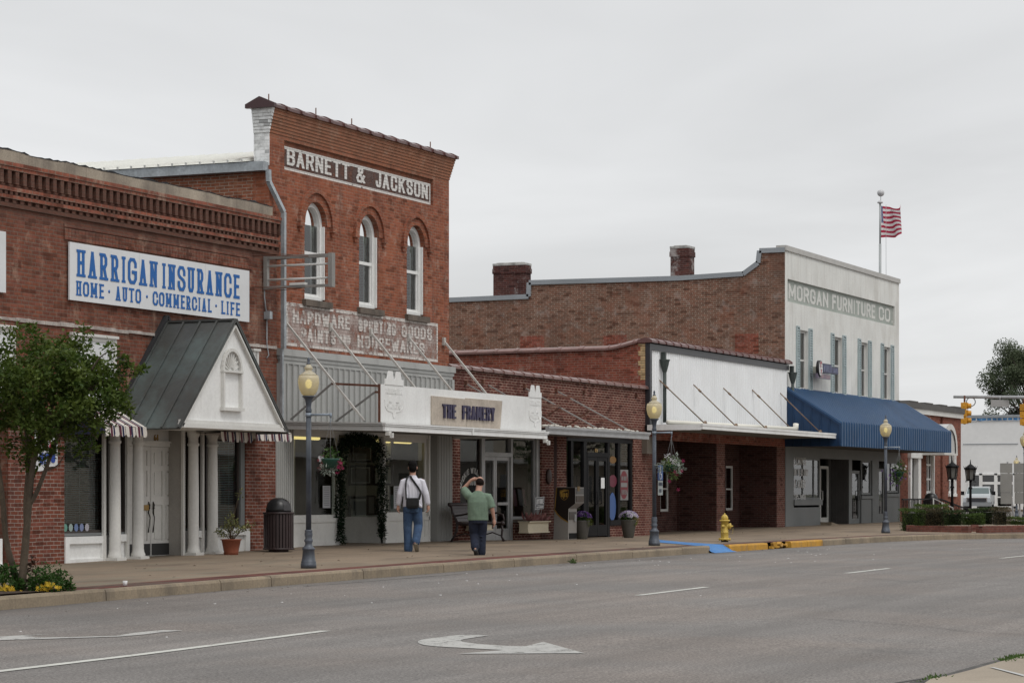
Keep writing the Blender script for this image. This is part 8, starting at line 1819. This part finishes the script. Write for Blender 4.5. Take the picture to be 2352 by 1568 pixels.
# ================================================================== people
def remesh(mb, name, m, parent, vox, smooth=4):
    me = bpy.data.meshes.new(name); me.from_pydata([tuple(v) for v in mb.v], [], mb.f); o = bpy.data.objects.new(name, me); COL.objects.link(o)
    md = o.modifiers.new('r', 'REMESH'); md.mode = 'VOXEL'; md.voxel_size = vox; md.use_smooth_shade = True
    if smooth: s_ = o.modifiers.new('s', 'SMOOTH'); s_.iterations = smooth; s_.factor = .5
    dg = bpy.context.evaluated_depsgraph_get(); me2 = bpy.data.meshes.new_from_object(o.evaluated_get(dg)); o.modifiers.clear(); o.data = me2; me2.materials.clear()
    for a_ in (m if isinstance(m, list) else [m]): me2.materials.append(a_)
    for pl in me2.polygons: pl.use_smooth = True
    bpy.data.meshes.remove(me); o.parent = parent; return o
def loft(b, rings, n=14):
    """rings: (centre, half-width x, half-depth y[, tilt axis z dir]); closed at both ends"""
    P = [Vector(r_[0]) for r_ in rings]; vs = []; m_ = len(rings)
    for i, r_ in enumerate(rings):
        d = (P[min(i+1, m_-1)]-P[max(i-1, 0)]).normalized(); sd = Vector((1, 0, 0)); fw = d.cross(sd); 
        if fw.length < .2: sd = Vector((0, 1, 0)); fw = d.cross(sd)
        fw.normalize(); sd = fw.cross(d).normalized()
        for j in range(n): t = 2*math.pi*j/n; vs.append(P[i]+sd*r_[1]*math.cos(t)+fw*r_[2]*math.sin(t))
    b.add(vs, [(i*n+j, i*n+(j+1) % n, (i+1)*n+(j+1) % n, (i+1)*n+j) for i in range(m_-1) for j in range(n)]+[list(range(n))[::-1], [(m_-1)*n+j for j in range(n)]])
def capsule(b, pts, rad, n=12):
    b.tube(pts, rad, n); 
    for p_, r_ in zip(pts, rad if isinstance(rad, (list, tuple)) else [rad]*len(pts)): b.ball(p_, r_*.98, n=10, m=6)
def hand(b, w, d, side, palm, curl=.5, thumb=1):
    """w wrist, d hand direction, side vector across the knuckles towards the thumb, palm normal"""
    w = Vector(w); d = Vector(d).normalized(); s_ = Vector(side).normalized(); p_ = Vector(palm).normalized()
    loft(b, [(w, .024, .018), (w+d*.03, .03, .016), (w+d*.075, .04, .015), (w+d*.095, .036, .012)]) if abs(s_.x) > .7 else b.tube([w, w+d*.04, w+d*.09], [.024, .034, .036], 10)
    for i, (o_, ln) in enumerate(((.03, .072), (.01, .08), (-.01, .075), (-.03, .058))):
        k_ = w+d*.088+s_*o_; a1 = k_+d*ln*.45+p_*curl*.012; a2 = a1+d*ln*.35*(1-curl*.5)+p_*curl*.03; a3 = a2+d*ln*.3*(1-curl)+p_*curl*.022; capsule(b, [k_, a1, a2, a3], [.0105, .0098, .009, .008], 8)
    k_ = w+d*.03+s_*.032; capsule(b, [k_, k_+d*.03+s_*.022*thumb+p_*.008, k_+d*.06+s_*.026*thumb+p_*.016], [.0125, .0115, .0095], 8)
def head(b, c, s_=1.0, fwd=(0, 1, 0)):
    """skull, jaw, nose, ears, brow; looks along fwd (mostly +Y)"""
    f = Vector(fwd).normalized(); c = Vector(c); r_ = Vector((1, 0, 0)); up = r_.cross(f)
    def q(x_, y_, z_): return c+(r_*x_+f*y_+up*z_)*s_
    b.ball(q(0, -.012, .03), .078*s_, .096*s_, .092*s_, 16, 12); b.ball(q(0, .03, -.03), .064*s_, .07*s_, .085*s_, 14, 10); b.ball(q(0, .06, -.085), .034*s_, .034*s_, .03*s_, 10, 8)
    b.tube([q(0, .098, .01), q(0, .118, -.03)], [.008*s_, .016*s_], 8); b.tube([q(-.03, .093, .022), q(.03, .093, .022)], .013*s_, 8); b.tube([q(-.022, .098, -.062), q(.022, .098, -.062)], .0095*s_, 8)
    for e in (-1, 1): b.ball(q(e*.08, -.005, -.015), .012*s_, .022*s_, .032*s_, 8, 6); b.ball(q(e*.03, .09, .0), .012*s_, .01*s_, .009*s_, 8, 6)
M_skin = mat('skin', (.42, .235, .17), .55, .05, 6); M_hair = mat('hair_black', (.007, .006, .006), .8, .2, 30, .3, 90, spec=.1); M_jean = mat('denim_blue', (.04, .075, .145), .9, .25, 6, .15, 16, .8, dirt=((.10, .16, .25), .6, 4)); M_jeand = mat('denim_dark', (.012, .016, .032), .9, .25, 5, .2, 14, .9)
def shirtmat():
    k = N('striped_shirt'); tcn = k.n('ShaderNodeTexCoord'); s_ = k.n('ShaderNodeSeparateXYZ'); k.set(s_.inputs[0], tcn.outputs['Object']); st = k.rng(k.math('ABSOLUTE', k.math('SUBTRACT', k.math('FRACT', k.math('MULTIPLY', s_.outputs[0], 46)), .5)), .18, .3, 0, 1)
    k.set(k.b.inputs['Base Color'], k.mix(st, (.50, .50, .56), (.70, .69, .74))); k.b.inputs['Roughness'].default_value = .85; k.bump(k.noise(k.scale(tcn.outputs['Object'], (1.6, 1, .5)), 11, 4), .9, .015); return k.m
M_shirt = shirtmat(); M_tee = mat('tee_green', (.135, .19, .138), .9, .1, 4, .1, 11, .9, dirt=((.18, .235, .185), .4, 4)); M_shoe = mat('shoe_dark', (.03, .03, .032), .6); M_sole = flat('sole_tan', (.25, .22, .17), .8)
# --- taller man: white striped shirt, jeans, walking away
x1p, y1p = XF(948, 22.0), 22.0
P1 = thing('person', 'dark haired man in white striped shirt and blue jeans walking away with black bag', 'person', (x1p, y1p, sw(x1p, y1p)), R(24-90)); b = MB()
hd = Vector((.0, .02, 1.685)); head(b, hd, 1.06, (-.12, 1, -.05))
capsule(b, [(0, -.01, 1.44), (0, 0, 1.53), (.0, .01, 1.62)], [.075, .062, .06]); loft(b, [((0, 0, .9), .15, .10), ((0, 0, 1.0), .155, .1), ((0, 0, 1.15), .14, .095), ((0, -.01, 1.32), .17, .105), ((0, -.01, 1.42), .16, .085), ((0, 0, 1.49), .07, .06)])
SL, EL, WL = (-.185, -.01, 1.405), (-.255, -.03, 1.15), (-.29, .03, .925); SR, ER, WR = (.185, -.01, 1.405), (.265, -.02, 1.15), (.305, .02, .93)
capsule(b, [SL, EL, WL], [.055, .042, .028]); capsule(b, [SR, ER, WR], [.055, .042, .028])
hand(b, WL, (-.05, .1, -1), (.35, .93, 0), (.9, -.3, 0), .55); hand(b, WR, (.08, .15, -1), (-.35, .93, 0), (-.9, -.3, 0), .8)
HL, KL, AL = (-.09, 0, .92), (-.10, .04, .5), (-.085, .02, .09); HR, KR, AR = (.09, 0, .92), (.105, .05, .52), (.06, -.22, .2)
capsule(b, [HL, KL, AL], [.082, .058, .04]); capsule(b, [HR, KR, AR], [.082, .058, .04]); b.ball((0, 0, .93), .155, .11, .1); capsule(b, [(-.085, .0, .06), (-.09, .15, .04)], [.04, .034]); capsule(b, [(.06, -.25, .17), (.09, -.17, .05)], [.04, .034])
remesh(b, 'body', M_skin, P1, .0085, 3)
b = MB(); c = hd; b.ball((c.x, c.y-.022, c.z+.05), .092, .103, .092, 18, 14); b.ball((c.x, c.y-.055, c.z+.0), .084, .07, .085, 16, 10); loft(b, [((c.x, c.y-.05, c.z-.10), .05, .04), ((c.x, c.y-.055, c.z-.04), .075, .055), ((c.x, c.y-.03, c.z+.05), .088, .09)]); remesh(b, 'hair', M_hair, P1, .009, 2)
b = MB(); loft(b, [((0, .0, .895), .196, .138), ((0, -.0, .95), .196, .138), ((0, -.01, 1.1), .186, .126), ((0, -.012, 1.25), .193, .124), ((0, -.012, 1.36), .195, .115), ((0, -.01, 1.42), .165, .095), ((0, 0, 1.475), .095, .075), ((0, .005, 1.525), .068, .068)], 22)
for S_, E_, W_ in ((SL, EL, WL), (SR, ER, WR)):
    S_, E_, W_ = Vector(S_), Vector(E_), Vector(W_); b.tube([S_+Vector((-.09 if S_.x > 0 else .09, 0, .012)), S_+Vector((-.035 if S_.x > 0 else .035, 0, .008)), S_, S_.lerp(E_, .5)+Vector((0, 0, .0)), E_, E_.lerp(W_, .5), W_.lerp(E_, .18), W_.lerp(E_, .02)], [.04, .056, .064, .066, .062, .058, .054, .04], 14)
for i in range(5): b.tube([(-.14+i*.07, -.128, 1.36-.02*(i % 2)), (-.11+i*.06, -.128, 1.15), (-.12+i*.06, -.125, .95)], [.008, .014, .01], 6)
b.tube([(.12, -.08, .93), (.17, -.1, .9), (.19, -.08, .88)], [.04, .03, .012], 8)
sh1 = remesh(b, 'shirt', M_shirt, P1, .0085, 3)
b = MB(); loft(b, [((0, 0, .99), .17, .118), ((0, -.005, .9), .188, .132), ((0, -.01, .84), .19, .135), ((0, -.005, .79), .18, .12)], 20)
capsule(b, [(-.088, -.005, .85), (-.098, .02, .66), (-.105, .04, .5), (-.098, .02, .3), (-.088, .01, .1), (-.088, .015, .045)], [.104, .098, .088, .083, .088, .09], 16)
capsule(b, [(.088, -.005, .85), (.10, .025, .67), (.112, .045, .52), (.095, -.06, .38), (.075, -.18, .235), (.072, -.205, .20)], [.104, .098, .09, .085, .085, .085], 16)
for z_, y_ in ((.46, -.045), (.53, -.04)): b.tube([(-.16, y_*.3+.0, z_+.01), (-.105, y_, z_), (-.05, y_*.3, z_+.015)], .011, 6)
for z_, y_ in ((.5, -.035), (.44, -.07)): b.tube([(.05, y_*.3, z_), (.11, y_-.02, z_+.01), (.16, y_*.3, z_)], .012, 6)
remesh(b, 'jeans', M_jean, P1, .0095, 3)
b = MB()
for s_ in (-1, 1): b.quad((s_*.045, -.1385, .91), (s_*.135, -.125, .905), (s_*.13, -.132, .81), (s_*.09, -.141, .79), (s_*.05, -.143, .815))
b.build('back_pocket', mat('denim_pocket', (.055, .10, .18), .9, .15, 6), P1, False)
b = MB(); loft(b, [((-.09, -.055, .045), .036, .04), ((-.09, .0, .05), .04, .042), ((-.092, .1, .045), .046, .036), ((-.094, .19, .03), .036, .022)]); 
loft(b, [((.07, -.285, .175), .04, .038), ((.075, -.235, .13), .044, .042), ((.085, -.185, .075), .046, .036), ((.095, -.15, .03), .036, .02)]); o = remesh(b, 'shoe', M_shoe, P1, .008, 2)
b = MB(); loft(b, [((.074, -.32, .16), .032, .006), ((.078, -.285, .115), .038, .008), ((.088, -.225, .05), .042, .008), ((.096, -.17, .004), .034, .006)]); b.build('sole', M_sole, P1, False)
# shoulder bag (its own thing, hanging at his back)
Rz = Matrix.Rotation(R(24-90), 3, 'Z'); off = Rz @ Vector((.005, -.19, .93))
T = thing('shoulder_bag', 'small black shoulder bag hanging at back of man in white shirt', 'bag', tuple(P1.location+off), R(24-90)); b = MB()
loft(b, [((-.135, 0, .06), .02, .03), ((-.125, 0, .06), .085, .05), ((0, -.01, .06), .1, .062), ((.125, 0, .06), .085, .05), ((.135, 0, .06), .02, .03)]) if False else None
Q = [(-.13, -.04), (-.13, .1), (-.11, .145), (.11, .145), (.13, .1), (.13, -.04), (.1, -.065), (-.1, -.065)]; b.prism(Q, 1, -.05, .055); remesh(b, 'bag_body', mat('bag_black', (.008, .008, .009), .7, .3, 12), T, .011, 5)
b = MB(); b.prism([(-.1, -.02), (.1, -.02), (.1, .07), (-.1, .07)], 1, -.064, -.05); b.build('front_pocket', MATS['bag_black'], T, False)
def strap(pts, w_):
    P = [Vector(p_) for p_ in pts]; b_ = MB()
    for a_, c_ in zip(P, P[1:]): b_.obox(a_, c_, w_, .008, up=(0, -1, .15))
    b_.build('strap', MATS['bag_black'], T, False)
strap([(-.125, .0, .11), (-.135, .04, .25), (-.14, .052, .40), (-.13, .08, .5), (-.10, .13, .565), (-.08, .19, .58), (-.06, .26, .53)], .03); strap([(.125, 0, .11), (.165, .02, .25), (.12, .05, .33), (.03, .05, .46), (-.035, .07, .545), (-.05, .13, .585), (-.05, .22, .56)], .042)
# --- shorter man: green tee, hand on head
x2p, y2p = XF(1098, 20.1), 20.1
P2 = thing('person', 'balding man in green t-shirt and dark jeans walking with left hand on head', 'person', (x2p, y2p, sw(x2p, y2p)-.03), R(24-90)); P2.scale = (1.03, 1.03, 1.07); b = MB()
hd = Vector((.035, .10, 1.335)); head(b, hd, .9, (.1, 1, -.5)); capsule(b, [(.0, .02, 1.12), (.01, .05, 1.2), (.02, .08, 1.27)], [.075, .06, .058])
loft(b, [((0, 0, .72), .15, .11), ((0, 0, .82), .16, .115), ((0, -.01, .98), .17, .115), ((0, 0, 1.08), .17, .1), ((0, .02, 1.16), .075, .065)])
SL, EL, WL = (-.19, .0, 1.10), (-.275, .12, 1.225), (-.13, .09, 1.385); SR, ER, WR = (.19, .0, 1.08), (.265, -.01, .86), (.30, .03, .68)
capsule(b, [SL, EL, WL], [.058, .045, .028]); capsule(b, [SR, ER, WR], [.056, .043, .027]); hand(b, WL, (.9, .15, .28), (.1, .85, -.35), (.25, .25, -1), .45); hand(b, WR, (.06, .1, -1), (-.3, .95, 0), (-.9, -.3, 0), .55)
HL, KL, AL = (-.085, 0, .7), (-.07, .05, .40), (-.045, -.16, .13); HR, KR, AR = (.085, 0, .7), (.07, .05, .38), (.055, .03, .08)
capsule(b, [HL, KL, AL], [.08, .055, .04]); capsule(b, [HR, KR, AR], [.08, .055, .04]); b.ball((0, 0, .74), .15, .11, .09); capsule(b, [(-.045, -.2, .13), (-.03, -.13, .04)], [.04, .034]); capsule(b, [(.055, .0, .05), (.07, .13, .035)], [.04, .034])
remesh(b, 'body', M_skin, P2, .0085, 3)
b = MB(); f = Vector((.1, 1, -.5)).normalized(); up = Vector((1, 0, 0)).cross(f); q = lambda x_, y_, z_: hd+Vector((1, 0, 0))*x_+f*y_+up*z_
b.ball(q(0, -.046, -.005), .076, .07, .072, 16, 10)
for s_ in (-1, 1): b.ball(q(s_*.05, -.0, .0), .03, .065, .05, 12, 8)
remesh(b, 'hair', mat('hair_dark_brown', (.014, .009, .007), .8, .2, 30, spec=.1), P2, .009, 2)
b = MB(); loft(b, [((0, -.0, .655), .196, .146), ((0, -.0, .72), .194, .148), ((0, -.005, .85), .198, .148), ((0, -.01, .98), .2, .138), ((0, 0, 1.06), .2, .115), ((0, .01, 1.12), .15, .085), ((0, .03, 1.17), .078, .07)], 22)
b.tube([(-.12, 0, 1.08), (-.18, 0, 1.10), (-.235, .06, 1.17), (-.27, .11, 1.215)], [.075, .082, .08, .072], 14); b.tube([(.12, 0, 1.08), (.185, .0, 1.075), (.225, -.0, .98), (.255, -.005, .88)], [.075, .085, .085, .082], 14)
remesh(b, 'tee_shirt', M_tee, P2, .0085, 3)
b = MB(); loft(b, [((0, 0, .76), .165, .12), ((0, -.01, .67), .178, .135), ((0, -.01, .6), .172, .125)], 20)
capsule(b, [(-.08, -.005, .64), (-.082, .03, .5), (-.07, .05, .39), (-.06, -.05, .27), (-.05, -.14, .17)], [.10, .092, .084, .082, .082], 16); capsule(b, [(.08, -.005, .64), (.08, .03, .5), (.072, .05, .38), (.065, .03, .22), (.06, .02, .07)], [.10, .092, .084, .082, .084], 16)
for z_ in (.3, .24, .36): b.tube([(.0, .0, z_+.01), (.065, -.05, z_), (.13, .0, z_+.01)], .011, 6)
remesh(b, 'jeans', M_jeand, P2, .0095, 3)
b = MB(); loft(b, [((-.045, -.235, .14), .04, .038), ((-.04, -.19, .10), .045, .042), ((-.03, -.14, .055), .046, .036), ((-.022, -.1, .025), .036, .02)]); loft(b, [((.06, -.04, .045), .038, .04), ((.065, .05, .045), .044, .04), ((.075, .17, .03), .036, .022)]); remesh(b, 'shoe', M_shoe, P2, .008, 2)
